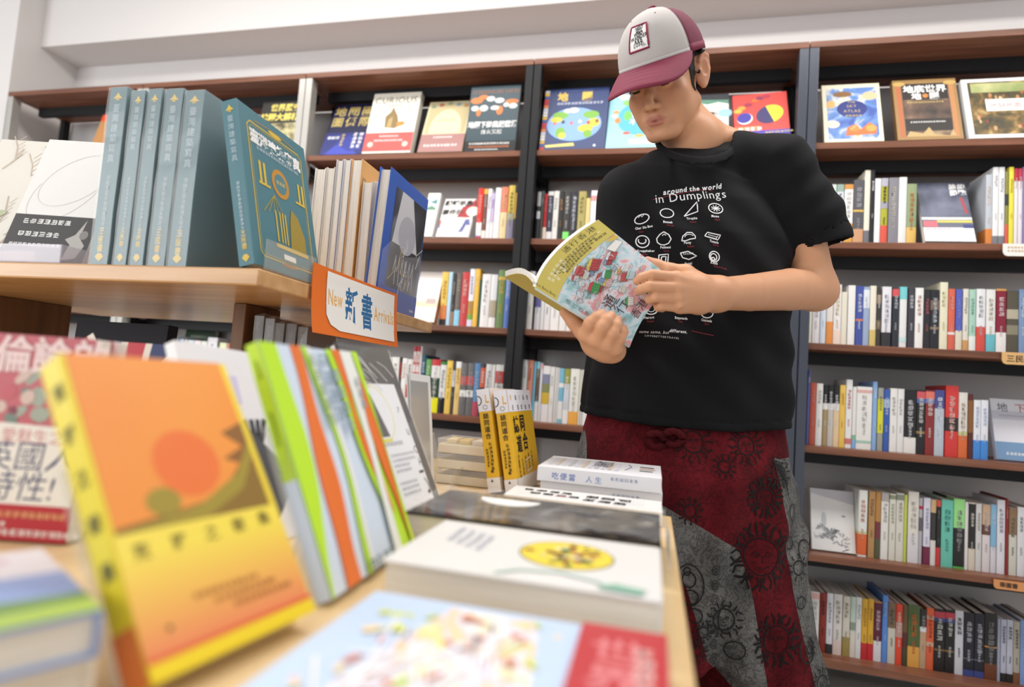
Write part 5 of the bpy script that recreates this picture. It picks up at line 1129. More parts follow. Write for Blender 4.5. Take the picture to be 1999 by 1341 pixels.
def surface_nets(f, lo, hi, h, lips=1.0):
    lo = np.array(lo, float); n = np.ceil((np.array(hi)-lo)/h).astype(int)+1; B = 8
    n = (np.ceil(n/B)*B).astype(int); nb = n//B
    g = np.stack(np.meshgrid(*[np.arange(k) for k in nb], indexing='ij'), -1).reshape(-1, 3)
    cen = lo+(g*B+B/2)*h; d = np.concatenate([f(c) for c in np.array_split(cen, max(1, len(cen)//40000))])
    V = np.empty(tuple(n), np.float32); act = np.abs(d) < B*h*0.95*lips+0.006
    dd = d.reshape(tuple(nb)).astype(np.float32)
    V[:] = np.repeat(np.repeat(np.repeat(dd, B, 0), B, 1), B, 2)
    off = np.stack(np.meshgrid(*[np.arange(B)]*3, indexing='ij'), -1).reshape(-1, 3)
    ga = g[act]
    for s in range(0, len(ga), 160):
        gg = ga[s:s+160]; idx = (gg[:, None, :]*B+off[None]).reshape(-1, 3); val = f(lo+idx*h)
        V[idx[:, 0], idx[:, 1], idx[:, 2]] = val
    S = V < 0
    c = np.zeros(tuple(n-1), np.int8)
    for i in (0, 1):
        for j in (0, 1):
            for k in (0, 1): c += S[i:n[0]-1+i, j:n[1]-1+j, k:n[2]-1+k]
    cell = np.argwhere((c > 0) & (c < 8)); vid = -np.ones(tuple(n-1), np.int64); vid[cell[:, 0], cell[:, 1], cell[:, 2]] = np.arange(len(cell))
    acc = np.zeros((len(cell), 3)); cnt = np.zeros(len(cell))
    cor = [(i, j, k) for i in (0, 1) for j in (0, 1) for k in (0, 1)]
    for a in cor:
        for ax in range(3):
            if a[ax]: continue
            b = list(a); b[ax] = 1
            va = V[cell[:, 0]+a[0], cell[:, 1]+a[1], cell[:, 2]+a[2]]; vb = V[cell[:, 0]+b[0], cell[:, 1]+b[1], cell[:, 2]+b[2]]
            m = (va < 0) != (vb < 0); t = np.where(m, va/np.where(m, va-vb, 1), 0)
            P = np.tile(np.array(a, float), (len(cell), 1)); P[:, ax] = t
            acc[m] += P[m]; cnt[m] += 1
    verts = lo+(cell+acc/np.maximum(cnt, 1)[:, None])*h
    faces = []
    for ax in range(3):
        o1, o2 = (ax+1) % 3, (ax+2) % 3
        sl0 = [slice(1, n[k]-1) for k in range(3)]; sl1 = list(sl0); sl0[ax] = slice(0, n[ax]-1); sl1[ax] = slice(1, n[ax])
        A = S[tuple(sl0)]; Bm = S[tuple(sl1)]; e = np.argwhere(A != Bm)
        if len(e) == 0: continue
        sgn = A[e[:, 0], e[:, 1], e[:, 2]]; q = e.copy()
        for k in range(3):
            if k != ax: q[:, k] += 1
        def v(d1, d2):
            r = q.copy(); r[:, o1] -= d1; r[:, o2] -= d2; return vid[r[:, 0], r[:, 1], r[:, 2]]
        Q = np.stack([v(1, 1), v(0, 1), v(0, 0), v(1, 0)], 1); Q[~sgn] = Q[~sgn][:, ::-1]; faces.append(Q)
    Fq = np.vstack(faces); Fq = Fq[(Fq >= 0).all(1)]
    return verts, Fq
def relax(v, Fq, it=2, lam=0.5):
    E = np.vstack([Fq[:, [0, 1]], Fq[:, [1, 2]], Fq[:, [2, 3]], Fq[:, [3, 0]]])
    for _ in range(it):
        s = np.zeros_like(v); c = np.zeros(len(v)); np.add.at(s, E[:, 0], v[E[:, 1]]); np.add.at(c, E[:, 0], 1); np.add.at(s, E[:, 1], v[E[:, 0]]); np.add.at(c, E[:, 1], 1)
        v = v+lam*(s/np.maximum(c, 1)[:, None]-v)
    return v
def largest(v, Fq):
    par = np.arange(len(v))
    lab = par.copy()
    for _ in range(400):
        m = lab[Fq].min(1); new = lab.copy()
        for k in range(4): np.minimum.at(new, Fq[:, k], m)
        new = new[new]
        if (new == lab).all(): break
        lab = new
    ids, cn = np.unique(lab[Fq[:, 0]], return_counts=True); keep = ids[cn.argmax()]
    Fk = Fq[lab[Fq[:, 0]] == keep]; used = np.unique(Fk); mp = -np.ones(len(v), int); mp[used] = np.arange(len(used))
    return v[used], mp[Fk]
def np_mesh(name, v, Fq, mats, parent, org, mi=None, col=None):
    me = bpy.data.meshes.new(name); me.from_pydata((v-np.array(org)).tolist(), [], Fq.tolist())
    for m in mats: me.materials.append(m)
    if mi is not None: me.polygons.foreach_set('material_index', mi.astype(np.int32))
    me.polygons.foreach_set('use_smooth', np.ones(len(Fq), bool))
    if col is not None:
        at = me.color_attributes.new('tint', 'FLOAT_COLOR', 'POINT'); at.data.foreach_set('color', np.hstack([col, np.ones((len(col), 1))]).astype(np.float32).ravel())
    me.update(); o = bpy.data.objects.new(name, me); COL.objects.link(o); o.parent = parent
    return o
Q = lambda x, y, t: atD(x, y, t)
# ---- frames
LX = np.array([RGT[0], RGT[1], 0]); LX /= np.linalg.norm(LX); FR = np.array([-FWD[0], -FWD[1], 0]); FR /= np.linalg.norm(FR); ZV = np.array([0, 0, 1.0])
AX = Q(1348, 560, 1.285)                                   # torso axis point
man = empty('person', (AX[0], AX[1], 0)); tag(man, 'man in black T-shirt and maroon cap reading a book', 'person'); MO = (AX[0], AX[1], 0)
# head pose (camera basis: right, up, towards the viewer)
yw, pt, rl = math.radians(37.5), math.radians(28), math.radians(1.5)
cb = np.stack([RGT, UPV, -FWD])
f_ = np.array([-math.sin(yw)*math.cos(pt), -math.sin(pt), math.cos(yw)*math.cos(pt)]); l_ = np.array([math.cos(yw), 0, math.sin(yw)]); u_ = np.cross(f_, l_)
l2 = l_*math.cos(rl)+u_*math.sin(rl); u2 = -l_*math.sin(rl)+u_*math.cos(rl)
HB = np.stack([l2@cb, f_@cb, u2@cb])                      # rows: his left, face forward, head up (world)
HC = Q(1296, 152, 1.25); HS = .975
def hp(x, y, z): return HC+(np.array([x, y, z])*HS)@HB
def in_head(f): return lambda p: f(((p-HC)@HB.T)/HS)*HS
def head_sdf(q):
    ax = np.abs(q[:, 0]); m = np.stack([ax, q[:, 1], q[:, 2]], 1)      # mirrored
    d = ellip((0, -.014, .032), (.0735, .094, .083))(q)
    d = smin(d, ellip((0, .022, -.035), (.058, .066, .082))(q), .03)
    d = smin(d, cone((.052, .004, -.062), (.022, .064, -.103), .019, .017)(m), .022)
    d = smin(d, ellip((0, .074, -.104), (.022, .018, .015))(q), .018)
    d = smin(d, ellip((.044, .056, -.03), (.02, .02, .016))(m), .022)
    d = smin(d, cone((.006, .089, .02), (.042, .074, .022), .009, .008)(m), .012)
    d = smax(d, -ellip((.031, .1, -.002), (.017, .02, .0125))(m), .014)
    d = smin(d, ellip((.031, .0775, -.004), (.0135, .0125, .0105))(m), .004)
    lid = cone((.019, .0895, -.0085), (.043, .084, -.0075), .0014, .0014)(m); d = smax(d, -lid, .0015)
    d = smin(d, chain([(0, .086, .006), (0, .1, -.022), (0, .1085, -.040)], [.0075, .0088, .0105], .006)(q), .009)
    d = smin(d, ellip((.0125, .098, -.044), (.0085, .0105, .0078))(m), .005)
    d = smax(d, -ellip((.0062, .104, -.0525), (.0036, .0052, .0038))(m), .002)
    d = smin(d, ellip((0, .080, -.072), (.03, .016, .022))(q), .014)
    d = smin(d, ellip((.038, .042, -.055), (.024, .03, .034))(m), .02)
    d = smin(d, chain([(0, .0945, -.0680), (.009, .0935, -.0670), (.0245, .0845, -.0724)], [.0026, .0028, .001], .002)(m), .003)
    d = smin(d, chain([(0, .0925, -.0785), (.011, .0910, -.0780), (.0235, .0845, -.0738)], [.0036, .0032, .001], .002)(m), .004)
    slit = cone((0, .0985, -.0731), (.024, .0865, -.0733), .0010, .0009)(m); d = smax(d, -slit, .0014)
    d = smax(d, -ellip((0, .1, -.092), (.018, .008, .006))(q), .008)
    d = smax(d, -cone((0, .109, -.056), (0, .108, -.064), .0022, .0024)(q), .003)
    ear = ellip((.0775, -.016, -.008), (.0115, .0215, .034), [[.93, .36, 0], [-.36, .93, .1], [0, -.1, 1]])(m)
    ear = smin(ear, chain([(.081, .000, .010), (.085, -.013, .0245), (.087, -.031, .014), (.085, -.0315, -.010), (.079, -.015, -.036)], [.0042, .0048, .005, .005, .006], .003)(m), .003)
    ear = smax(ear, -ellip((.0935, -.009, -.005), (.0150, .0115, .0185))(m), .002)
    ear = smax(ear, -chain([(.092, -.012, .016), (.0935, -.024, .012), (.092, -.0255, -.006)], [.0032, .0036, .003], .002)(m), .002)
    ear = smin(ear, ellip((.0795, .0015, -.010), (.0042, .0046, .0065))(m), .003); ear = smin(ear, ellip((.0785, -.008, -.036), (.0062, .0082, .009))(m), .005)
    d = smin(d, ear, .005)
    return d
HEAD = in_head(head_sdf)
neck = chain([hp(0, -.028, -.05), hp(-.004, -.036, -.1), Q(1357, 275, 1.285), Q(1354, 330, 1.305)], [.049, .052, .054, .05], .02)
trap = chain([hp(.01, -.05, -.1), Q(1425, 284, 1.295), Q(1520, 330, 1.285)], [.036, .03, .035], .02)
trap2 = chain([hp(-.0, -.05, -.1), Q(1310, 340, 1.30), Q(1235, 390, 1.285)], [.034, .024, .028], .003)
SHL, ELL, WRL = Q(1520, 322, 1.28), Q(1592, 566, 1.262), Q(1398, 574, 1.047)
SHR, ELR, WRR = Q(1232, 384, 1.27), Q(1200, 590, 1.265), Q(1184, 672, 1.055)
armL = chain([SHL, SHL*.5+ELL*.5, ELL], [.052, .05, .041], .003)
mid = ELL*.7+WRL*.3
foreL = chain([ELL, mid+np.array([0, 0, .003]), ELL*.3+WRL*.7, WRL], [.0415, .0425, .0345, .0285], .003)
armR = chain([SHR, ELR], [.048, .04], .003); foreR = chain([ELR, ELR*.6+WRR*.4, WRR], [.04, .039, .028], .003)
# ---- hands
def hand(fing, rad, palm, thumb, kf=.0045):
    fs = [chain(p, [a*.93 for a in r], .0025) for p, r in zip(fing, rad)]
    def f(p):
        d = palm(p); q = fs[0](p)
        for c in fs[1:]: q = smin(q, c(p), .0007)
        d = smin(d, q, kf); return smin(d, thumb(p), .009)
    return f
K = .978
fl = [[Q(1338, 549, 1.008), Q(1317, 542, .992), Q(1273, 536.5, .979), Q(1253, 542, .982), Q(1243, 549, .989)],
      [Q(1340, 566, 1.004), Q(1321, 562, .987), Q(1268, 559, .973), Q(1252, 564, .978), Q(1246, 569, .986)],
      [Q(1342, 583, 1.006), Q(1322, 582, .990), Q(1279, 580, .979), Q(1268, 584, .990), Q(1276, 588, 1.004)],
      [Q(1345, 598, 1.012), Q(1325, 599, .998), Q(1291, 597, .990), Q(1285, 600, 1.000), Q(1293, 603, 1.012)]]
rl_ = [[.0105, .0112, .0098, .0088, .0074], [.0105, .0114, .01, .009, .0076], [.0105, .011, .0096, .0088, .0075], [.01, .0104, .0086, .0078, .0068]]
pal = [chain([WRL, Q(1362, 557, 1.02), Q(1322, 543, .994)], [.026, .019, .0125], .012), chain([WRL, Q(1360, 568, 1.015), Q(1324, 563, .989)], [.026, .0195, .0128], .012),
       chain([WRL, Q(1362, 580, 1.017), Q(1325, 583, .992)], [.026, .019, .0122], .012), chain([WRL, Q(1366, 592, 1.024), Q(1328, 600, 1.0)], [.024, .0175, .0115], .012)]
def palmL(p):
    d = pal[0](p)
    for c in pal[1:]: d = smin(d, c(p), .012)
    return d
thL = chain([Q(1372, 556, 1.045), Q(1338, 534, 1.03), Q(1308, 528, 1.033), Q(1282, 519, 1.04), Q(1264, 510, 1.043)], [.018, .0155, .0125, .0112, .0088], .006)
# tendons and veins on the back of the hand
ten = [chain([Q(1384, 560+6*k, 1.022), Q(1352, 551+11*k, .998), Q(1328, 544+18*k, .984)], [.0022, .0026, .0034], .004) for k in range(4)]
handL0 = hand(fl, rl_, palmL, thL)
def handL(p):
    d = handL0(p)
    for c in ten: d = smin(d, c(p), .007)
    return d
fr = [[Q(1146, 662, 1.01), Q(1143, 652, .985), Q(1151, 631, .965), Q(1164, 620, .967), Q(1175, 612, .975)],
      [Q(1166, 672, 1.005), Q(1164, 662, .978), Q(1175, 638, .958), Q(1185, 625, .962), Q(1193, 616, .971)],
      [Q(1186, 680, 1.005), Q(1185, 672, .979), Q(1196, 650, .960), Q(1203, 635, .964), Q(1206, 624, .973)],
      [Q(1202, 686, 1.01), Q(1202, 680, .985), Q(1211, 661, .968), Q(1216, 649, .971), Q(1217.5, 641, .978)]]
rr_ = [[.0115, .0122, .0112, .0102, .0086], [.0115, .0124, .0112, .0102, .0088], [.0112, .0118, .0106, .0096, .0082], [.0105, .011, .0096, .0086, .0074]]
par_ = [chain([WRR, Q(1160, 668, 1.022), fr[0][1]], [.027, .021, .0135], .012), chain([WRR, Q(1172, 674, 1.015), fr[1][1]], [.027, .021, .0138], .012),
        chain([WRR, Q(1186, 680, 1.015), fr[2][1]], [.027, .02, .013], .012), chain([WRR, Q(1198, 684, 1.02), fr[3][1]], [.025, .0185, .012], .012)]
def palmR(p):
    d = par_[0](p)
    for c in par_[1:]: d = smin(d, c(p), .012)
    return d
thR = chain([Q(1160, 664, 1.035), Q(1138, 646, 1.03), Q(1120, 628, 1.03), Q(1102, 610, 1.03)], [.0185, .0155, .0125, .0092], .006)
handR = hand(fr, rr_, palmR, thR)
ribs = chain([Q(1352, 430, 1.30), np.array([AX[0], AX[1], 1.15]), np.array([AX[0], AX[1], .9])], [.07, .09, .1], .03)
yoke = chain([SHR, Q(1350, 365, 1.31), SHL], [.04, .04, .042], .03)
ext = [(HEAD, HC, .19), ]
def body(p):
    out = np.full(len(p), 9.0)
    # evaluate far parts cheaply through bounding spheres
    def put(f, c, r, k):
        d0 = np.linalg.norm(p-c, axis=1)-r; m = d0 < .05
        v = np.maximum(d0, .03) if False else d0.copy()+.02
        if m.any(): v[m] = f(p[m])
        return smin(out, v, k)
    out = put(HEAD, HC, .2, .001)
    out = put(neck, Q(1345, 270, 1.25), .17, .016)
    out = put(trap, Q(1430, 280, 1.28), .2, .02); out = put(trap2, Q(1285, 310, 1.28), .2, .02)
    out = put(yoke, Q(1350, 345, 1.28), .3, .03); out = put(ribs, np.array([AX[0], AX[1], 1.13]), .36, .03)
    out = put(armL, (SHL+ELL)/2, .23, .02); out = put(foreL, (ELL+WRL)/2, .22, .022); out = put(handL, Q(1320, 565, 1.01), .14, .016)
    out = put(armR, (SHR+ELR)/2, .22, .02); out = put(foreR, (ELR+WRR)/2, .2, .022); out = put(handR, Q(1165, 650, 1.0), .14, .016)
    return out
allp = np.array([HC, SHL, ELL, WRL, SHR, ELR, WRR]+[q for c in fl+fr for q in c]); lo = allp.min(0)-.07; hi = allp.max(0)+.07
hi[2] = HC[2]+.16; lo[2] = .86
bv, bf = surface_nets(body, lo, hi, .0022); bv, bf = largest(bv, bf); bv = relax(bv, bf, 2, .45)
# ---- skin tint painted per vertex (lips, brows, lashes, stubble, nails, knuckles)
q = ((bv-HC)@HB.T)/HS; ax = np.abs(q[:, 0]); tint = np.tile(np.array(lin('#d39c77')), (len(bv), 1))
def mixc(c, w): 
    global tint; w = np.clip(w, 0, 1)[:, None]; tint = tint*(1-w)+np.array(lin(c))*w
m = np.stack([ax, q[:, 1], q[:, 2]], 1); nearh = np.linalg.norm(q, axis=1) < .2
def soft(d, r): return np.where(nearh, np.clip(1-d/r, 0, 1), 0)
mixc('#c98a70', soft(np.abs(ellip((.044, .062, -.034), (.02, .02, .02))(m)), .012)*.35)
mixc('#bd8a70', soft(np.maximum(ellip((0, .088, -.092), (.034, .03, .028))(q), 0), .01)*.3)      # shaved chin
mixc('#bd8a70', soft(np.maximum(ellip((0, .1, -.06), (.024, .012, .006))(q), 0), .006)*.3)
lipd = np.minimum(chain([(0, .0965, -.0682), (.009, .0955, -.0672), (.0235, .0865, -.0724)], [.0035, .0036, .0014], .002)(m), chain([(0, .0945, -.0788), (.011, .0930, -.0782), (.0225, .0865, -.0738)], [.0048, .0044, .0014], .002)(m))
mixc('#b56f60', np.where((lipd < .0002) & nearh, .8, soft(np.maximum(lipd, 0), .002)*.7))
mixc('#6e302e', soft(np.maximum(cone((0, .0955, -.0731), (.0245, .0850, -.0736), .0016, .0010)(m), 0), .0026)*.85)
mixc('#241a18', soft(np.maximum(cone((.017, .0895, -.0085), (.045, .083, -.0078), .0018, .0018)(m), 0), .0022)*1.3)   # lashes of the lowered lids
mixc('#3a2a24', soft(np.maximum(cone((.012, .094, .0175), (.046, .078, .02), .0042, .003)(m), 0), .003)*1.2)        # eyebrows
mixc('#7a4438', soft(np.maximum(ellip((.0062, .104, -.0525), (.0036, .0052, .0038))(m), 0), .0015))
mixc('#c8887a', soft(np.abs(ellip((.08, -.014, -.004), (.01, .02, .03))(m)), .008)*.45)
def blob(c, r, colr, s):
    d = np.linalg.norm(bv-c, axis=1); mixc(colr, np.clip(1-d/r, 0, 1)*s)
for c in fl: blob(c[1], .013, '#cc8a76', .5); blob(c[2], .009, '#cc8f78', .4); blob(c[4], .009, '#d99a88', .5)
for c in fr: blob(c[1], .013, '#bd7c66', .45); blob(c[2], .011, '#cc8f78', .4); blob(c[4], .01, '#dba090', .5)
blob(Q(1264, 510, 1.043), .025, '#e2a294', .7); blob(ELL, .05, '#c08668', .3)
SKIN = bpy.data.materials.new('skin'); SKIN.use_nodes = True; nt = SKIN.node_tree; b = nt.nodes['Principled BSDF']
at = nt.nodes.new('ShaderNodeVertexColor'); at.layer_name = 'tint'; nt.links.new(at.outputs['Color'], b.inputs['Base Color'])
b.inputs['Roughness'].default_value = .48; b.inputs['Specular IOR Level'].default_value = .35; b.inputs['Subsurface Weight'].default_value = .12; b.inputs['Subsurface Radius'].default_value = (.012, .005, .003); b.inputs['Subsurface Scale'].default_value = .5
nz = nt.nodes.new('ShaderNodeTexNoise'); nz.inputs['Scale'].default_value = 420; bp = nt.nodes.new('ShaderNodeBump'); bp.inputs['Strength'].default_value = .12; bp.inputs['Distance'].default_value = .001; nt.links.new(nz.outputs['Fac'], bp.inputs['Height']); nt.links.new(bp.outputs['Normal'], b.inputs['Normal'])
np_mesh('body', bv, bf, [SKIN], man, MO, col=tint)
# ---- hair showing below the cap
def hair(q):
    ax_ = np.abs(q[:, 0]); y, z = q[:, 1], q[:, 2]
    d = head_sdf(q)-.0032
    yf = np.interp(z, [-.05, -.03, 0, .02, .05], [.013, .018, .026, .036, .05]); yb = np.interp(z, [-.05, -.02, .02, .03], [.012, .007, .005, -.03])
    side = smax(smax(smax(y-yf, yb-y, .004), .045-ax_, .004), -.046-z, .004)
    back = smax(smax(y+.042, -.062-z, .01), z-.06, .004); top_ = smax(.028-z, y-.06, .004)
    return smax(smax(d, np.minimum(np.minimum(side, back), top_), .003), z-.058, .002)
hv, hf = surface_nets(in_head(hair), HC-.17, HC+.17, .0022); hv = relax(hv, hf, 3, .5)
HAIR = ramp_mat('black_hair', [(0.3, '#120f0e'), (0.7, '#2b2522')], scale=300, detail=2, rough=.45, stretch=(1, 1, .06), bump=.3)
np_mesh('hair', hv, hf, [HAIR], man, MO)
# ---- cap
GREYC = mat('#b9b3b0', .8, name='cap_twill', bump=.15, bscale=900); MAR = mat('#7c2840', .75, name='cap_maroon', bump=.2, bscale=900)
MESHM = ramp_mat('cap_mesh', [(0.35, '#54162a'), (0.6, '#8a3550')], scale=160, detail=0, rough=.7, dist=0, kind='wave', coord='UV', bump=.5)
cap = empty('cap', Matrix.Identity(4)); cap.parent = man
capM = frame(HC-np.array(MO), HB[0]*HS, HB[1]*HS, HB[2]*HS)
CAPB = .037                                                   # height of the cap's lower edge above the eye line
def crown(th, ph, e=0.0):
    """th 0 = front, ph 0 = lower edge .. pi/2 = top"""
    c, s = math.cos(th), math.sin(th); fr_ = .5+.5*c
    rx, ry = .0865+e, (.115 if c > 0 else .102)+e; hz = .091+.010*fr_+e
    pw = .78+.1*(1-fr_)                                        # steep front panel
    k = max(0.0, math.cos(ph))**pw
    return Vector((s*rx*k, c*ry*k-.012, CAPB+hz*math.sin(ph)-.006*(1-fr_)*(1-math.sin(ph))))
def patch_grid(t0, t1, nt_, np_, m, name, parent, p0=0.0, p1=math.pi/2, e=0.0, thick=.0016):
    mb = MB(); P = []; Fc = []
    for j in range(np_+1):
        for i in range(nt_+1): P.append(crown(t0+(t1-t0)*i/nt_, p0+(p1-p0)*j/np_, e))
    for j in range(np_):
        for i in range(nt_): a = j*(nt_+1)+i; Fc.append((a, a+nt_+1, a+nt_+2, a+1))
    mb.add(P, Fc, m); o = mb.build(name, parent, smooth=True, mw=capM)
    uv = o.data.uv_layers.new(name='UVMap')
    for l in o.data.loops:
        i, j = l.vertex_index % (nt_+1), l.vertex_index//(nt_+1); uv.data[l.index].uv = (i/nt_*.2, j/np_)
    s = o.modifiers.new('thick', 'SOLIDIFY'); s.thickness = thick; s.offset = 1
    return o
TF = math.radians(64)
o = patch_grid(-TF, TF, 30, 16, GREYC, 'front_panel', cap); o = patch_grid(TF, 2*math.pi-TF, 34, 16, MESHM, 'mesh_back', cap, e=-.0006)
patch_grid(TF, 2*math.pi-TF, 34, 1, MAR, 'rear_band', cap, p0=-.02, p1=.13, e=.0004)
patch_grid(-TF, TF, 30, 1, GREYC, 'front_hem', cap, p0=-.02, p1=.07, e=.0005)
for sg in (-1, 1):
    mb = MB(); mb.tube([crown(sg*TF, k/12*math.pi/2*.98, .0012) for k in range(13)], .0011, mat('#a8a2a0', .8), n=6); o = mb.build('panel_seam', cap, smooth=True, mw=capM)
mb = MB(); mb.tube([crown(0, k/12*math.pi/2*.98, .0006) for k in range(13)], .0006, mat('#9e9896', .8), n=5); mb.build('panel_seam', cap, smooth=True, mw=capM)
top = crown(0, math.pi/2); mb = MB(); mb.tube([top+Vector((0, 0, .0005)), top+Vector((0, 0, .004)), top+Vector((0, 0, .006))], [.0085, .0075, .002], MAR, n=14); mb.build('top_button', cap, smooth=True, mw=capM)
for sg in (-1, 1):
    a = crown(sg*.55, 1.05, .0014); mb = MB(); mb.tube([a, a+(a-Vector((0, 0, .05))).normalized()*.0006], .0016, mat('#55504e', .6), n=8); mb.build('eyelet', cap, mw=capM)
# brim
mb = MB(); P = []; Fc = []; nu, nv_ = 28, 9; TB = math.radians(66)
def brim(u, v):
    th = -TB+2*TB*u; a = crown(th, 0, .001); L = .078*(1-(abs(th)/TB)**2.6)+.003
    d = Vector((math.sin(th)*.35, math.cos(th)*.94, 0)).normalized()
    arch = .024*(math.sin(th)/math.sin(TB))**2
    return Vector((a.x+d.x*L*v, a.y+d.y*L*v, a.z-(.017*v+.016*v*v)*L/.078-arch*v*L/.045))
for j in range(nv_+1):
    for i in range(nu+1): P.append(brim(i/nu, j/nv_))
for j in range(nv_):
    for i in range(nu): a = j*(nu+1)+i; Fc.append((a, a+nu+1, a+nu+2, a+1))
mb.add(P, Fc, MAR); bo = mb.build('brim', cap, smooth=True, mw=capM); s = bo.modifiers.new('thick', 'SOLIDIFY'); s.thickness = .003; s.offset = 0
for k in range(6):
    v = .16+.145*k; mb = MB(); mb.tube([brim(.04+.92*i/26, v)+Vector((0, 0, .0017)) for i in range(27)], .00035, mat('#a0485e', .8), n=4, caps=False); so = mb.build('stitch_line', bo, mw=Matrix.Identity(4))
# patch on the front panel
def pmap(x, y, l):
    th = x/.105*1.0; ph = .30+y/.118*1.02
    p = crown(th, ph, .0018+l); return p
pw_, ph_ = .052, .060
mb = MB(); P = []; Fc = []; n1 = 10
for j in range(n1+1):
    for i in range(n1+1): P.append(pmap(-pw_/2+pw_*i/n1, ph_*j/n1, 0))
for j in range(n1):
    for i in range(n1): a = j*(n1+1)+i; Fc.append((a, a+1, a+n1+2, a+n1+1))
mb.add(P, Fc, mat('#efeeec', .7)); po = mb.build('patch', cap, smooth=True, mw=capM); s = po.modifiers.new('thick', 'SOLIDIFY'); s.thickness = .001
mb = MB(); rimp = [(-pw_/2+pw_*i/8, 0) for i in range(8)]+[(pw_/2, ph_*i/8) for i in range(8)]+[(pw_/2-pw_*i/8, ph_) for i in range(8)]+[(-pw_/2, ph_-ph_*i/8) for i in range(9)]
mb.tube([pmap(x, y, .001) for x, y in rimp], .0019, mat('#8a1c40', .7), n=6, caps=False); mb.build('patch_border', po, smooth=True)
A = Art(pw_, ph_); A.poly([(.42, .95), (.62, .96), (.7, .75), (.62, .5), (.8, .2), (.9, .12), (.7, .1), (.5, .3), (.4, .6)], mat('#a9a8a8', .7))
for st, u, v, hh in (('NOT', .3, .76, .0145), ('ALL', .36, .63, .0145), ('WHO', .26, .53, .0125), ('WANDER', .1, .37, .0125), ('ARE', .3, .24, .014), ('LOST', .26, .12, .012)): A.text(st, u, v, hh, INK, bold=.02, sx=.78, slant=.12, rot=.1)
A.build('lettering', lambda x, y, l: pmap(x-pw_/2, y, .0014+l*.6), po)
# ---- T-shirt
def torso_shirt(p):
    l = (p-AX)@LX; f = (p-AX)@FR; z = p[:, 2]
    w = np.interp(z, [.85, .95, 1.08, 1.25, 1.4, 1.5], [.222, .216, .208, .204, .18, .12]); dp = np.interp(z, [.85, .95, 1.1, 1.28, 1.36, 1.44], [.142, .138, .128, .12, .098, .06])
    th = np.arctan2(f/dp, l/w); r = (np.abs(l/w)**2.5+np.abs(f/dp)**2.5)**(1/2.5)
    d = (r-1)*np.minimum(w, dp)
    fold = .0035*np.sin(th*9+z*5+1.2*np.sin(z*7))*np.clip((1.2-z)*3.5, 0, 1)+.0028*np.sin((l*1.0+z*1.6)*38+2*np.sin(l*9))*np.clip((1.32-np.abs(z-1.18)-.95)*4, 0, 1)*np.clip(f*12, 0, 1)
    hem = .0022*np.exp(-((z-HEM(l)-.018)/.0016)**2)
    return np.maximum(d*.8+fold+hem, z-1.405)
def HEM(l): return .905-.02*np.cos(l*6)+.01*l
dL = (ELL-SHL)/np.linalg.norm(ELL-SHL); eL = Q(1602, 482, 1.27); dR = (ELR-SHR)/np.linalg.norm(ELR-SHR); eR = SHR+dR*.215
slL = chain([SHL+np.array([0, 0, -.004]), SHL*.35+eL*.65, eL+dL*.03], [.068, .068, .069], .03); slR = chain([SHR, eR+dR*.03], [.066, .064], .03)
yk = chain([SHR+np.array([0, 0, -.006]), Q(1292, 350, 1.28), Q(1352, 350, 1.288), Q(1440, 314, 1.29), SHL+np.array([0, 0, -.008])], [.062, .061, .07, .06, .064], .012)
NKC = Q(1357, 271, 1.28); nkd = (NKC-Q(1352, 330, 1.275)); nkd /= np.linalg.norm(nkd); nkd = np.array([0, 0, 1.])+FR*.95-LX*.12; nkd /= np.linalg.norm(nkd)
def neckhole(p):
    r = p-NKC; a = r@LX; b = r@FR+.12*r[:, 2]; return (np.sqrt((a/.078)**2+(b/.066)**2)-1)*.07, r@nkd
def shirt(p):
    d = smin(torso_shirt(p), yk(p), .035)
    a = slL(p)+.0022*np.sin((p@dL)*95+(p@LX)*40); cutL = (p-eL)@dL+.06*0
    a = np.maximum(a, cutL); d = smin(d, a, .02)
    a = np.maximum(slR(p), (p-eR)@dR); d = smin(d, a, .02)
    l = (p-AX)@LX
    d = np.maximum(d, HEM(l)-p[:, 2])
    # neckline, sleeve and hem openings
    nk, h_ = neckhole(p); d = np.maximum(d, -np.maximum(nk, -h_))
    inL = np.maximum(slL(p)+.0065, -(cutL+.035)); d = np.maximum(d, -inL)
    inH = np.maximum(torso_shirt(p)+.007, p[:, 2]-HEM(l)-.04); d = np.maximum(d, -inH)
    return d
slo = np.minimum.reduce([SHR, SHL, eL, AX])-.16; shi = np.maximum.reduce([SHR, SHL, eL, AX])+.16; slo[2] = .86; shi[2] = 1.62
sv, sf = surface_nets(shirt, slo-np.array([.06, .03, 0]), shi+np.array([.05, .03, 0]), .004); sv, sf = largest(sv, sf); sv = relax(sv, sf, 2, .5)
BLK = mat('#0e0e11', .85, name='black_cotton', bump=.2, bscale=1400, spec=.25)
so = np_mesh('t_shirt', sv, sf, [BLK], man, MO)
bvh_s = BVHTree.FromPolygons([Vector(v) for v in sv], [tuple(f) for f in sf])
def collar(p):
    nk, h = neckhole(p); return smax(np.abs(nk-.002+.3*h)-.0036, np.abs(h+.003)-.0055, .003)
cv, cf = surface_nets(collar, NKC-.12, NKC+.12, .0028); np_mesh('collar', relax(cv, cf, 1), cf, [BLK], so, (0, 0, 0)).location = (-MO[0], -MO[1], -MO[2])
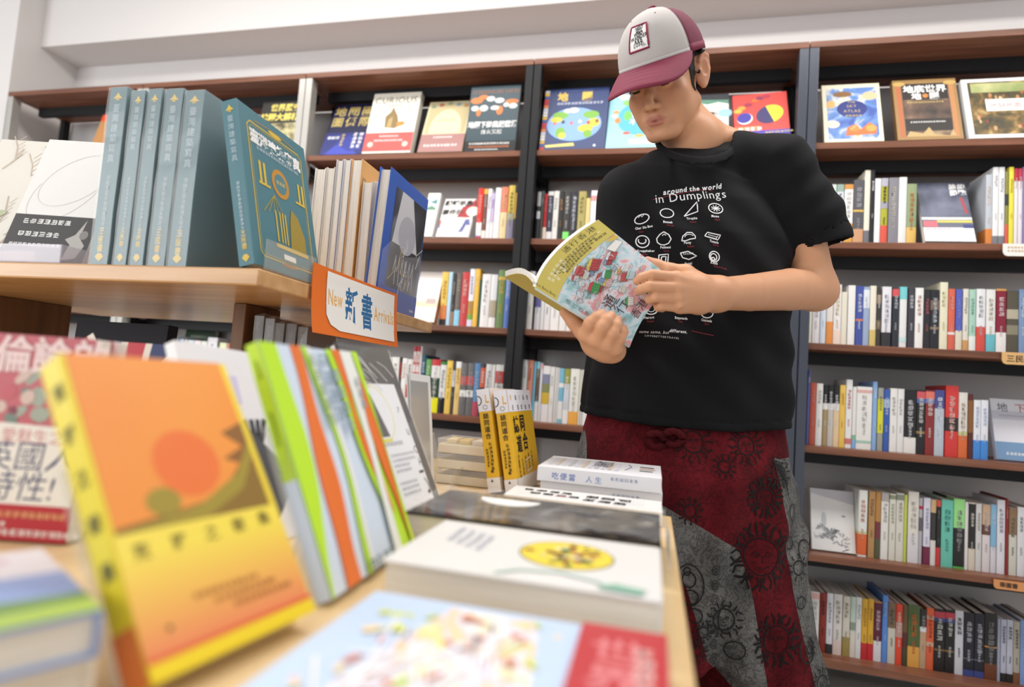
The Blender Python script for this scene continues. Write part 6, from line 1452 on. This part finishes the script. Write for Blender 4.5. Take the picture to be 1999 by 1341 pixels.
# ---- printed shirt graphics, projected onto the cloth
PW, PH = .26, .36; PC = Q(1338, 500, 1.15); WHP = mat('#e9e9ea', .75); RDP = mat('#a8343c', .75)
pu = LX; pv = ZV
A = Art(PW, PH)
def spx(x, y):                         # photo position of a motif -> sheet coordinates
    p = Q(x, y, 1.15)-PC; return (p@pu)/PW+.5, p[2]/PH+.5
def stroke(pts, wd=.0022, m=None, closed=False): A.line([spx(*q) for q in pts], wd, m or WHP, closed, 3)
def word(s, x, y, hgt, m=None, rot=0.0, **k): u, v = spx(x, y); A.text(s, u, v, hgt, m or WHP, rot=rot, **k)
def ring_(cx, cy, rx, ry, n=22, a0=0, a1=360, rot=0.0, **k):
    P = []
    for i in range(n+1):
        w = math.radians(a0+(a1-a0)*i/n); x, y = rx*math.cos(w), ry*math.sin(w); P.append((cx+x*math.cos(rot)-y*math.sin(rot), cy+x*math.sin(rot)+y*math.cos(rot)))
    stroke(P, **k)
S_ = 1.15/1150
word('around the world', 1308, 364, .0155, rot=.19, bold=.03, slant=.25, sx=.93)
stroke([(1286, 375), (1300, 371), (1316, 367), (1350, 361), (1385, 354), (1400, 352.5), (1409, 355)], .0009, RDP)
word('in Dumplings', 1291, 382, .0262, rot=.15, sx=.98)
ring_(1263, 415, 14.5, 9, rot=-.35); stroke([(1256, 412), (1261, 407), (1263, 411), (1268, 405)], .0012); stroke([(1270, 405), (1275, 408)], .0012)
ring_(1312, 405.5, 13.5, 10.5); stroke([(1346, 412.5), (1373, 382), (1373, 403), (1346, 412.5)], closed=False)
ring_(1410, 396, 15, 11.5)
for k in range(9): a = k*.7; stroke([(1410, 396), (1410+10*math.cos(a), 396+7.5*math.sin(a))], .0018)
ring_(1262.5, 463, 13, 13); ring_(1262, 461, 7.5, 6.5, a0=-30, a1=210)
stroke([(1303, 445.5), (1296, 450), (1290, 458), (1291, 466), (1297, 471), (1304, 472), (1312, 469), (1316.5, 461), (1312, 452), (1303, 445.5)]); stroke([(1300, 453), (1304, 450), (1307, 453)], .0015)
stroke([(1336, 466), (1338, 457), (1347, 449), (1357, 449), (1363, 456), (1363, 461), (1352, 463), (1344, 466), (1336, 466)]); ring_(1351, 459, 9, 6, a0=180, a1=330, wd=.0014)
stroke([(1383, 455), (1389, 447.5), (1414, 454), (1409, 463), (1383, 455)], closed=False); stroke([(1390, 452), (1408, 457.5)], .0013); stroke([(1389, 456), (1405, 460.5)], .0013); stroke([(1409, 455), (1405, 461)], .0013)
stroke([(1292, 493), (1311, 491), (1308, 512), (1290, 513.5), (1292, 493)]); stroke([(1297, 497), (1306, 496), (1304, 507), (1295, 508), (1297, 497)])
stroke([(1334, 489.5), (1348, 487), (1364, 497), (1350, 503), (1338, 499), (1334, 489.5)])
for k in range(6): stroke([(1339+3.6*k, 489.5), (1341+3*k, 493.5)], .0012)
ring_(1399, 498, 10.5, 11, rot=.4); ring_(1397.5, 499, 6.5, 7); ring_(1396, 503, 3, 3)
ring_(1264, 508, 9, 7, a0=180, a1=360); ring_(1274, 604, 11, 8.5, a0=0, a1=180); ring_(1274, 603, 6, 4.5, a0=0, a1=180, wd=.0012); ring_(1380.5, 611, 11.5, 9.5)
for s, x, y, r_ in (('Char Siu Bao', 1250, 437, .18), ('Banush', 1302, 427, -.08), ('Tiropita', 1350, 420, .12), ('Momo', 1398, 416, 0), ('Kroppkakor', 1251, 485, .03), ('Pelmeni', 1296, 479, .06), ('Pasty', 1340, 472, .05), ('Tamale', 1392, 467, -.16), ('Jiaozi', 1342, 513.5, .1), ('Knish', 1390, 512, -.14), ('Ravioli', 1294, 519, .1), ('Pierogi', 1260, 621, .06), ('Empanada', 1318, 622, 0), ('Cazuela', 1369, 626, -.1)):
    word(s, x, y, .0068, rot=r_, bold=.04, sx=.78); word('origin' if False else {'Char Siu Bao': 'China', 'Banush': 'Ukraine', 'Tiropita': 'Greece', 'Momo': 'Nepal', 'Kroppkakor': 'Sweden', 'Pelmeni': 'Russia', 'Pasty': 'England', 'Tamale': 'Mexico', 'Jiaozi': 'China', 'Knish': 'Eastern Europe', 'Ravioli': 'Italy', 'Pierogi': 'Poland', 'Empanada': 'Chile', 'Cazuela': 'Spain'}[s], x+6, y+7, .0052, RDP, rot=r_, sx=.75)
word('same same, but', 1252, 648, .0085, rot=-.01, slant=.2, sx=.9); word('different.', 1305, 648.5, .0085, bold=.03, rot=-.01, slant=.2, sx=.9)
stroke([(1234, 645), (1247, 645)], .001, RDP); stroke([(1350, 646), (1370, 650), (1393, 655)], .001, RDP); word('LOVEBETTERTRAVEL', 1262, 655.5, .0052, rot=-.05, sx=1.0, gap=1.15)
def on_cloth(bvh):
    def mp(x, y, l):
        p_ = PC+pu*(x-PW/2)+pv*(y-PH/2)+FR*.3; hit = bvh.ray_cast(Vector(p_), Vector(-FR))
        if hit[0] is None: h_ = PC+pu*(x-PW/2)+pv*(y-PH/2)
        else: h_ = np.array(hit[0]+hit[1]*(.0007 if hit[1].dot(Vector(FR)) > 0 else -.0007))
        return tuple(h_-np.array(MO)+FR*l*.5)
    return mp
A.build('shirt_print', on_cloth(bvh_s), so)
# ---- trousers
HZ = .93
def legs(p):
    l = (p-AX)@LX; f = (p-AX)@FR; z = p[:, 2]
    W_t = np.interp(z, [.5, .6, .7, .78, .86, .92, .98], [.246, .246, .24, .23, .214, .196, .182]); D_t = np.interp(z, [.45, .65, .8, .88, .93, .98], [.15, .165, .155, .132, .116, .105])
    r = (np.abs(l/W_t)**2.3+np.abs(f/D_t)**2.3)**(1/2.3); hip = np.maximum((r-1)*np.minimum(W_t, D_t)*.8, np.maximum(.44-z, z-.985))
    d = hip
    for sg in (-1, 1):
        pts = [AX+LX*sg*.115+ZV*(.66-AX[2]), AX+LX*sg*.165+ZV*(.40-AX[2])+FR*.01, AX+LX*sg*.165+ZV*(.16-AX[2]), AX+LX*sg*.155+ZV*(.07-AX[2])]
        d = smin(d, chain(pts, [.118, .128, .1, .06], .02)(p), .03)
    th = np.arctan2(f, l)
    fo = .006*np.sin(th*11+z*4+1.5*np.sin(z*9))*np.clip((.9-z)*5, 0, 1)+.004*np.sin(l*60-z*26+3*np.sin(z*13))*np.clip((.88-z)*4, 0, 1)+.0035*np.sin(th*30)*np.clip((z-.85)*16, 0, 1)
    return d+fo
tlo = AX-np.array([.42, .36, 0]); thi = AX+np.array([.42, .36, 0]); tlo[2] = .0; thi[2] = 1.02
tv, tf = surface_nets(legs, tlo, thi, .0065); tv, tf = largest(tv, tf); tv = relax(tv, tf, 2, .5)
def cloth_mat(name, base, hi_, ink, sc):
    m = bpy.data.materials.new(name); m.use_nodes = True; nt = m.node_tree; b = nt.nodes['Principled BSDF']; b.inputs['Roughness'].default_value = .9; b.inputs['Specular IOR Level'].default_value = .15
    tc = nt.nodes.new('ShaderNodeTexCoord'); n1 = nt.nodes.new('ShaderNodeTexNoise'); n1.inputs['Scale'].default_value = 14; n1.inputs['Detail'].default_value = 4
    r1 = nt.nodes.new('ShaderNodeValToRGB'); r1.color_ramp.elements[0].position = .3; r1.color_ramp.elements[0].color = (*lin(base), 1); r1.color_ramp.elements[1].position = .72; r1.color_ramp.elements[1].color = (*lin(hi_), 1)
    n2 = nt.nodes.new('ShaderNodeTexNoise'); n2.inputs['Scale'].default_value = sc; n2.inputs['Detail'].default_value = 3; n2.inputs['Distortion'].default_value = 2.5
    r2 = nt.nodes.new('ShaderNodeValToRGB'); e = r2.color_ramp.elements; e[0].position = .5; e[0].color = (0, 0, 0, 1); e[1].position = .56; e[1].color = (1, 1, 1, 1); x = e.new(.47); x.color = (0.0, 0, 0, 1); y = e.new(.44); y.color = (1, 1, 1, 1)
    mx = nt.nodes.new('ShaderNodeMix'); mx.data_type = 'RGBA'; mx.inputs[7].default_value = (*lin(ink), 1)
    inv = nt.nodes.new('ShaderNodeMath'); inv.operation = 'MULTIPLY_ADD'; inv.inputs[1].default_value = -.42; inv.inputs[2].default_value = .42
    for a_ in (n1, n2): nt.links.new(tc.outputs['Object'], a_.inputs['Vector'])
    nt.links.new(n1.outputs['Fac'], r1.inputs['Fac']); nt.links.new(n2.outputs['Fac'], r2.inputs['Fac']); nt.links.new(r2.outputs['Color'], inv.inputs[0]); nt.links.new(inv.outputs[0], mx.inputs[0]); nt.links.new(r1.outputs['Color'], mx.inputs[6]); nt.links.new(mx.outputs[2], b.inputs['Base Color'])
    n3 = nt.nodes.new('ShaderNodeTexNoise'); n3.inputs['Scale'].default_value = 700; bp = nt.nodes.new('ShaderNodeBump'); bp.inputs['Strength'].default_value = .3; bp.inputs['Distance'].default_value = .001; nt.links.new(n3.outputs['Fac'], bp.inputs['Height']); nt.links.new(bp.outputs['Normal'], b.inputs['Normal'])
    return m
REDT = cloth_mat('maroon_batik', '#380c11', '#5c161c', '#1a0a0b', 34); GRYT = cloth_mat('grey_batik', '#5c5b5a', '#84827f', '#1d1c1c', 40)
DRK = mat('#2a0c10', .9)
# sewn-in panels: outlines in body coordinates (sideways, height)
def bodyxy(x, y, t=1.2): p = Q(x, y, t)-AX; return p@LX, Q(x, y, t)[2]
def inside(P, l, z):
    r = np.zeros(len(l), bool); n = len(P)
    for i in range(n):
        (x0, y0), (x1, y1) = P[i], P[(i+1) % n]; c = ((y0 > z) != (y1 > z)); r ^= c & (l < (x1-x0)*(z-y0)/(y1-y0+1e-12)+x0)
    return r
def sdist(P, l, z):
    d = np.full(len(l), 9.0); n = len(P); q = np.stack([l, z], 1)
    for i in range(n):
        a_ = np.array(P[i]); b_ = np.array(P[(i+1) % n]); e = b_-a_; t = np.clip(((q-a_)@e)/(e@e), 0, 1); d = np.minimum(d, np.linalg.norm(q-a_-t[:, None]*e, axis=1))
    return np.where(inside(P, l, z), d, -d)
vl = (tv-AX)@LX; vz = tv[:, 2]; vf = (tv-AX)@FR
pan1 = [bodyxy(*a) for a in ((1487, 890), (1545, 890), (1640, 1000), (1700, 1345), (1760, 1600), (1600, 1600), (1560, 1345), (1515, 1130), (1500, 980))]
pan2 = [bodyxy(*a) for a in ((1230, 945), (1310, 990), (1405, 1045), (1425, 1120), (1458, 1300), (1400, 1300), (1345, 1240), (1308, 1110), (1270, 1030))]
s1 = np.where((vf > -.02) | (vl > .16), sdist(pan1, vl, vz), -.05); s2 = np.where(vf > 0, sdist(pan2, vl, vz), -.05); s3 = np.minimum(-vl-.212, vz-.72)
sd = np.clip(np.maximum(np.maximum(s1, s2), s3), -.05, .05)
BAT = cloth_mat('batik_panels', '#470f15', '#741d25', '#1f0b0d', 30); nt = BAT.node_tree; b = nt.nodes['Principled BSDF']
src = b.inputs['Base Color'].links[0].from_socket
n1 = nt.nodes.new('ShaderNodeTexNoise'); n1.inputs['Scale'].default_value = 16; n1.inputs['Detail'].default_value = 4
n2 = nt.nodes.new('ShaderNodeTexNoise'); n2.inputs['Scale'].default_value = 40; n2.inputs['Detail'].default_value = 3; n2.inputs['Distortion'].default_value = 2.5
tc = nt.nodes.new('ShaderNodeTexCoord')
for a_ in (n1, n2): nt.links.new(tc.outputs['Object'], a_.inputs['Vector'])
r1 = nt.nodes.new('ShaderNodeValToRGB'); r1.color_ramp.elements[0].position = .3; r1.color_ramp.elements[0].color = (*lin('#565554'), 1); r1.color_ramp.elements[1].position = .72; r1.color_ramp.elements[1].color = (*lin('#7e7c79'), 1); nt.links.new(n1.outputs['Fac'], r1.inputs['Fac'])
r2 = nt.nodes.new('ShaderNodeValToRGB'); e = r2.color_ramp.elements; e[0].position = .44; e[0].color = (1, 1, 1, 1); e[1].position = .56; e[1].color = (1, 1, 1, 1)
for pp, cc in ((.47, .5), (.5, .5)): x = e.new(pp); x.color = (cc, cc, cc, 1)
nt.links.new(n2.outputs['Fac'], r2.inputs['Fac'])
mu_ = nt.nodes.new('ShaderNodeMix'); mu_.data_type = 'RGBA'; mu_.blend_type = 'MULTIPLY'; mu_.inputs[0].default_value = 1; nt.links.new(r1.outputs['Color'], mu_.inputs[6]); nt.links.new(r2.outputs['Color'], mu_.inputs[7])
at2 = nt.nodes.new('ShaderNodeVertexColor'); at2.layer_name = 'tint'; gt = nt.nodes.new('ShaderNodeMath'); gt.operation = 'GREATER_THAN'; gt.inputs[1].default_value = .5; nt.links.new(at2.outputs['Color'], gt.inputs[0])
mx2 = nt.nodes.new('ShaderNodeMix'); mx2.data_type = 'RGBA'; nt.links.new(gt.outputs[0], mx2.inputs[0]); nt.links.new(src, mx2.inputs[6]); nt.links.new(mu_.outputs[2], mx2.inputs[7]); nt.links.new(mx2.outputs[2], b.inputs['Base Color'])
to = np_mesh('trousers', tv, tf, [BAT], man, MO, col=np.tile((.5+sd*8)[:, None], (1, 3)))
bvh_t = BVHTree.FromPolygons([Vector(v) for v in tv], [tuple(f) for f in tf])
PC = Q(1420, 1080, 1.15); PW, PH = .6, .6
A = Art(PW, PH); INKR = mat('#16080a', .9); INKG = mat('#1b1a1a', .9)
def sun(cx, cy, r, rays, ln, m, face=True):
    ring_(cx, cy, r, r, wd=.0026, m=m)
    for k in range(rays):
        a = 2*math.pi*k/rays; b_ = .16*math.sin(k*2.0)
        stroke([(cx+(r+4)*math.cos(a), cy+(r+4)*math.sin(a)), (cx+(r+ln*.6)*math.cos(a+b_), cy+(r+ln*.6)*math.sin(a+b_)), (cx+(r+ln)*math.cos(a-b_*.4), cy+(r+ln)*math.sin(a-b_*.4))], .0042 if ln > 20 else .0026, m)
    if face and r > 12:
        for s_ in (-1, 1): ring_(cx+s_*r*.32, cy-r*.15, r*.17, r*.12, n=8, wd=.0012, m=m)
        stroke([(cx, cy-r*.1), (cx-r*.08, cy+r*.25), (cx+r*.12, cy+r*.28)], .001, m); stroke([(cx-r*.3, cy+r*.5), (cx, cy+r*.6), (cx+r*.3, cy+r*.48)], .0014, m)
sun(1465, 1072, 33, 30, 30, INKR); sun(1480, 965, 17, 20, 22, INKR); sun(1330, 985, 12, 12, 14, INKR); sun(1345, 860, 20, 14, 20, INKR); sun(1450, 868, 18, 18, 20, INKR); sun(1495, 1230, 26, 22, 24, INKR); sun(1400, 905, 11, 12, 12, INKR)
sun(1390, 1185, 20, 16, 16, INKG); ring_(1325, 1120, 26, 38, m=INKG, wd=.002); ring_(1325, 1110, 12, 14, m=INKG); ring_(1328, 1142, 13, 13, m=INKG); ring_(1322, 1095, 6, 7, m=INKG)
for k in range(7): ring_(1372, 1090+28*k, 7, 9, n=10, m=INKG, wd=.0012); ring_(1372, 1090+28*k, 3.5, 4.5, n=8, m=INKG, wd=.001)
ring_(1395, 1185, 15, 26, a0=60, a1=300, m=INKG, wd=.003); sun(1350, 1205, 10, 12, 9, INKG, False); ring_(1335, 1175, 13, 13, m=INKG); sun(1338, 1240, 9, 14, 14, INKG, False); ring_(1410, 1240, 18, 16, m=INKG)
sun(1514, 920, 14, 14, 16, INKG); ring_(1545, 1000, 14, 16, m=INKG); sun(1553, 1105, 13, 9, 12, INKG, False); ring_(1575, 1080, 16, 22, m=INKG); ring_(1560, 1255, 18, 23, a0=-60, a1=240, m=INKG, wd=.003); sun(1568, 1256, 7, 10, 9, INKG, False); sun(1590, 1320, 14, 14, 14, INKG); ring_(1555, 1170, 11, 11, m=INKG); ring_(1538, 1058, 10, 12, m=INKG)
for k in range(8): stroke([(1500+3*k, 895+2*k), (1508+3*k, 905+6*k), (1520+2*k, 912+9*k)], .0015, INKG)
A.build('batik_print', on_cloth(bvh_t), to)
# waist drawstring knot and pocket edge
mb = MB()
for (x, y, s_) in ((1262, 852, 1), (1293, 848, -1)):
    p_ = Q(x, y, 1.2); hit = bvh_t.ray_cast(Vector(p_+FR*.3), Vector(-FR)); c = np.array(hit[0]) if hit[0] is not None else p_
    for k in range(3): mb.tube([c-np.array(MO)+FR*.008+LX*(.016*math.cos(a)*s_)+ZV*(.013*math.sin(a))+LX*.003*k for a in np.linspace(0, 5.6, 12)], .007-.001*k, REDT, n=7)
mb.build('waist_tie', to, smooth=True)
mb = MB(); pts = []
for (x, y) in ((1487, 889), (1500, 894), (1515, 896), (1531, 893)):
    p_ = Q(x, y, 1.2); hit = bvh_t.ray_cast(Vector(p_+FR*.3), Vector(-FR)); pts.append((np.array(hit[0]) if hit[0] is not None else p_)-np.array(MO)+FR*.002)
mb.tube(pts, .003, GRYT, n=6); mb.build('pocket_edge', to, smooth=True)
# shoes
for sg in (-1, 1):
    c = AX+LX*sg*.155; c[2] = 0
    def shoe(p, c=c): 
        d = smin(ellip(c+FR*.05+ZV*.035, (.047, .135, .042), np.stack([LX, FR, ZV]))(p), ellip(c-FR*.02+ZV*.06, (.042, .06, .055), np.stack([LX, FR, ZV]))(p), .02); return np.maximum(d, .001-p[:, 2])
    vv, fq = surface_nets(shoe, c-np.array([.2, .2, .01]), c+np.array([.2, .2, .16]), .006); np_mesh('shoe', relax(vv, fq, 1), fq, [mat('#2c2a2a', .6)], man, MO)
# ================================================================== the book in his hands
BC = {'S0': Q(1045, 561, .992), 'F0': Q(1168, 429, 1.015), 'F1': Q(1316, 548, 1.02), 'S1': Q(1230, 676, 1.0)}
bow = -RGT*.02-FWD*.012
TD = FWD*.84-RGT*.42+UPV*.34; TD = TD/np.linalg.norm(TD)
def cov(u, v, l=0.0):
    p = BC['S0']*(1-u)*(1-v)+BC['F0']*u*(1-v)+BC['F1']*u*v+BC['S1']*(1-u)*v
    p = p+bow*4*u*(1-u)*(.55+.45*(1-v))
    return p-np.array(l)*(TD if l < 0 else FWD)
def sheet(fn, th, m, name, parent, org, nu=16, nv=8, u0=0, u1=1, v0=0, v1=1):
    mb = MB(); P = []; Fc = []
    for s_ in (0, 1):
        for j in range(nv+1):
            for i in range(nu+1): P.append(fn(u0+(u1-u0)*i/nu, v0+(v1-v0)*j/nv, -th*s_)-org)
    N = (nu+1)*(nv+1)
    for j in range(nv):
        for i in range(nu): a = j*(nu+1)+i; Fc.append((a, a+1, a+nu+2, a+nu+1)); Fc.append((N+a+nu+1, N+a+nu+2, N+a+1, N+a))
    rim = [i for i in range(nu+1)]+[j*(nu+1)+nu for j in range(1, nv+1)]+[nv*(nu+1)+i for i in range(nu-1, -1, -1)]+[j*(nu+1) for j in range(nv-1, 0, -1)]
    for a, b in zip(rim, rim[1:]+rim[:1]): Fc.append((b, a, N+a, N+b))
    mb.add(P, Fc, m)
    o = mb.build(name, parent); return o
borg = cov(.5, .5); hb = empty('open_book', tuple(borg)); tag(hb, 'open travel guide with pastel map cover held in his hands', 'book')
MAPC = ramp_mat('watercolour_map', [(0.3, '#8fc0c0'), (0.42, '#c4dde6'), (0.5, '#dfe4ea'), (0.56, '#e6b8ba'), (0.64, '#d99a9c'), (0.75, '#a8d0c8')], scale=26, detail=3, dist=1.6, rough=.35)
PGW = ramp_mat('guide_pages', [(0.3, '#e4e1da'), (0.7, '#f6f4ef')], scale=300, detail=1, rough=.8)
c1 = sheet(cov, .0005, MAPC, 'front_cover', hb, borg)
sheet(lambda u, v, l: cov(u, v, l-.0006), .0105, PGW, 'page_block', hb, borg, u0=.0, u1=.985, v0=.004, v1=.99)
# other half folding away from the viewer
FB = {'S0': Q(1046, 562, .995), 'O0': Q(984, 541, 1.115)}
spv = BC['S1']-BC['S0']
def cov2(u, v, l=0.0):
    p = FB['S0']*(1-u)+FB['O0']*u+spv*v*.98+UPV*.014*math.sin(math.pi*u)*1.0+RGT*.006*math.sin(math.pi*u)
    return p+UPV*(-l*1.0)
sheet(cov2, .0006, mat('#cdbb63', .4), 'back_cover', hb, borg, nu=14)
sheet(lambda u, v, l: cov2(u, v, l-.0007), .0105, PGW, 'page_block', hb, borg, nu=14, u0=.02, u1=.98, v0=.004, v1=.99)
# spine
mb = MB(); a0, a1 = cov(0, 0), cov(0, 1); mb.tube([a0-borg-FWD*-.005, a1-borg-FWD*-.005], .0032, mat('#c9d4d4', .4), n=8); mb.build('spine', hb, smooth=True)
A = Art(.15, .21)
YS = mat('#d3c264', .4); BK = mat('#2a2a2c', .5)
A.rect(0, .775, 1, .998, YS, 16, 3)
A.text('通行香港', .54, .925, .0135, BK, gap=1.1); A.marks(.56, .9, .005, 10, mat('#e8deA0'.lower()), vertical=False, seed=2); A.marks(.82, .85, .006, 3, BK, vertical=False, seed=3)
for k in range(4): A.marks(.28+.03*k, .9-.026*k, .0052, 16-2*k, mat('#6c6434') if k % 2 == 0 else BK, vertical=False, seed=k)
for k in range(5): A.marks(.18+.06*k, .93, .007, 2+k % 2, mat('#efe8c0'), seed=20+k)
A.text('hong kong travel', .06, .8, .008, BK, rot=1.57, sx=.8)
rnd = random.Random(21)
def house(u, v, s, r, c1_, c2_):
    cs, sn = math.cos(r), math.sin(r)
    T = lambda x, y: (u+(x*cs-y*sn)*s/.15, v+(x*sn+y*cs)*s/.21)
    A.poly([T(-.5, -.4), T(.5, -.4), T(.5, .3), T(-.5, .3)], mat(c1_)); A.poly([T(-.6, .3), T(.6, .3), T(.3, .6), T(-.4, .6)], mat(c2_))
    A.line([T(-.5, -.4), T(.5, -.4), T(.5, .3), T(-.5, .3)], .0005, BK, closed=True); A.line([T(-.6, .3), T(.6, .3), T(.3, .6), T(-.4, .6)], .0005, BK, closed=True)
    for k in range(4): A.line([T(-.35+.22*k, -.4), T(-.35+.22*k, .25)], .0005, BK)
pal_ = ('#e4e8e8', '#b84a4c', '#dcd8d0', '#9cc8c0', '#4c9a58', '#d8c060', '#c85c5c', '#e4e4e8', '#8ca4c4', '#d8b4b4', '#c4dce4', '#dcb45c')
for k in range(34):
    u, v = rnd.uniform(.16, .93), rnd.uniform(.1, .74)
    if u < .5 and v < .42: continue
    house(u, v, rnd.uniform(.009, .017), rnd.uniform(.2, .8), rnd.choice(pal_), rnd.choice(pal_))
house(.4, .52, .02, .3, '#4c9a58', '#c8484c'); house(.62, .66, .022, .5, '#b84a4c', '#d8c060')
for k in range(90): u, v = rnd.uniform(.15, .95), rnd.uniform(.08, .72); a = rnd.uniform(0, 3); A.line([(u, v), (u+.05*math.cos(a), v+.03*math.sin(a)), (u+.08*math.cos(a+.7), v+.05*math.sin(a+.7))], rnd.uniform(.0004, .0012), mat(rnd.choice(('#4c6c74', '#8c4a50', '#5c8c84', '#d8888c', '#e4ecf0'))), sub=3)

A.poly([(.82, .7), (.95, .72), (.98, .66), (.85, .62)], mat('#eceae4')); A.line([(.82, .7), (.95, .72), (.98, .66), (.85, .62)], .0006, BK, closed=True); A.poly([(.86, .76), (.98, .77), (.99, .72), (.95, .72)], mat('#d8b850'))
A.text('通', .27, .30, .026, BK, rot=-.0); A.text('行', .30, .19, .026, BK); A.text('香港', .35, .05, .02, BK)
A.text('通行香港', .03, .7, .011, mat('#5c7078'), vertical=True, gap=1.2)
A.build('cover_print', lambda x, y, l: tuple(cov(x/.15, 1-y/.21, .0004+l*.5)-borg), c1)
bpy.data.objects.remove(_to); bpy.data.curves.remove(_tc)
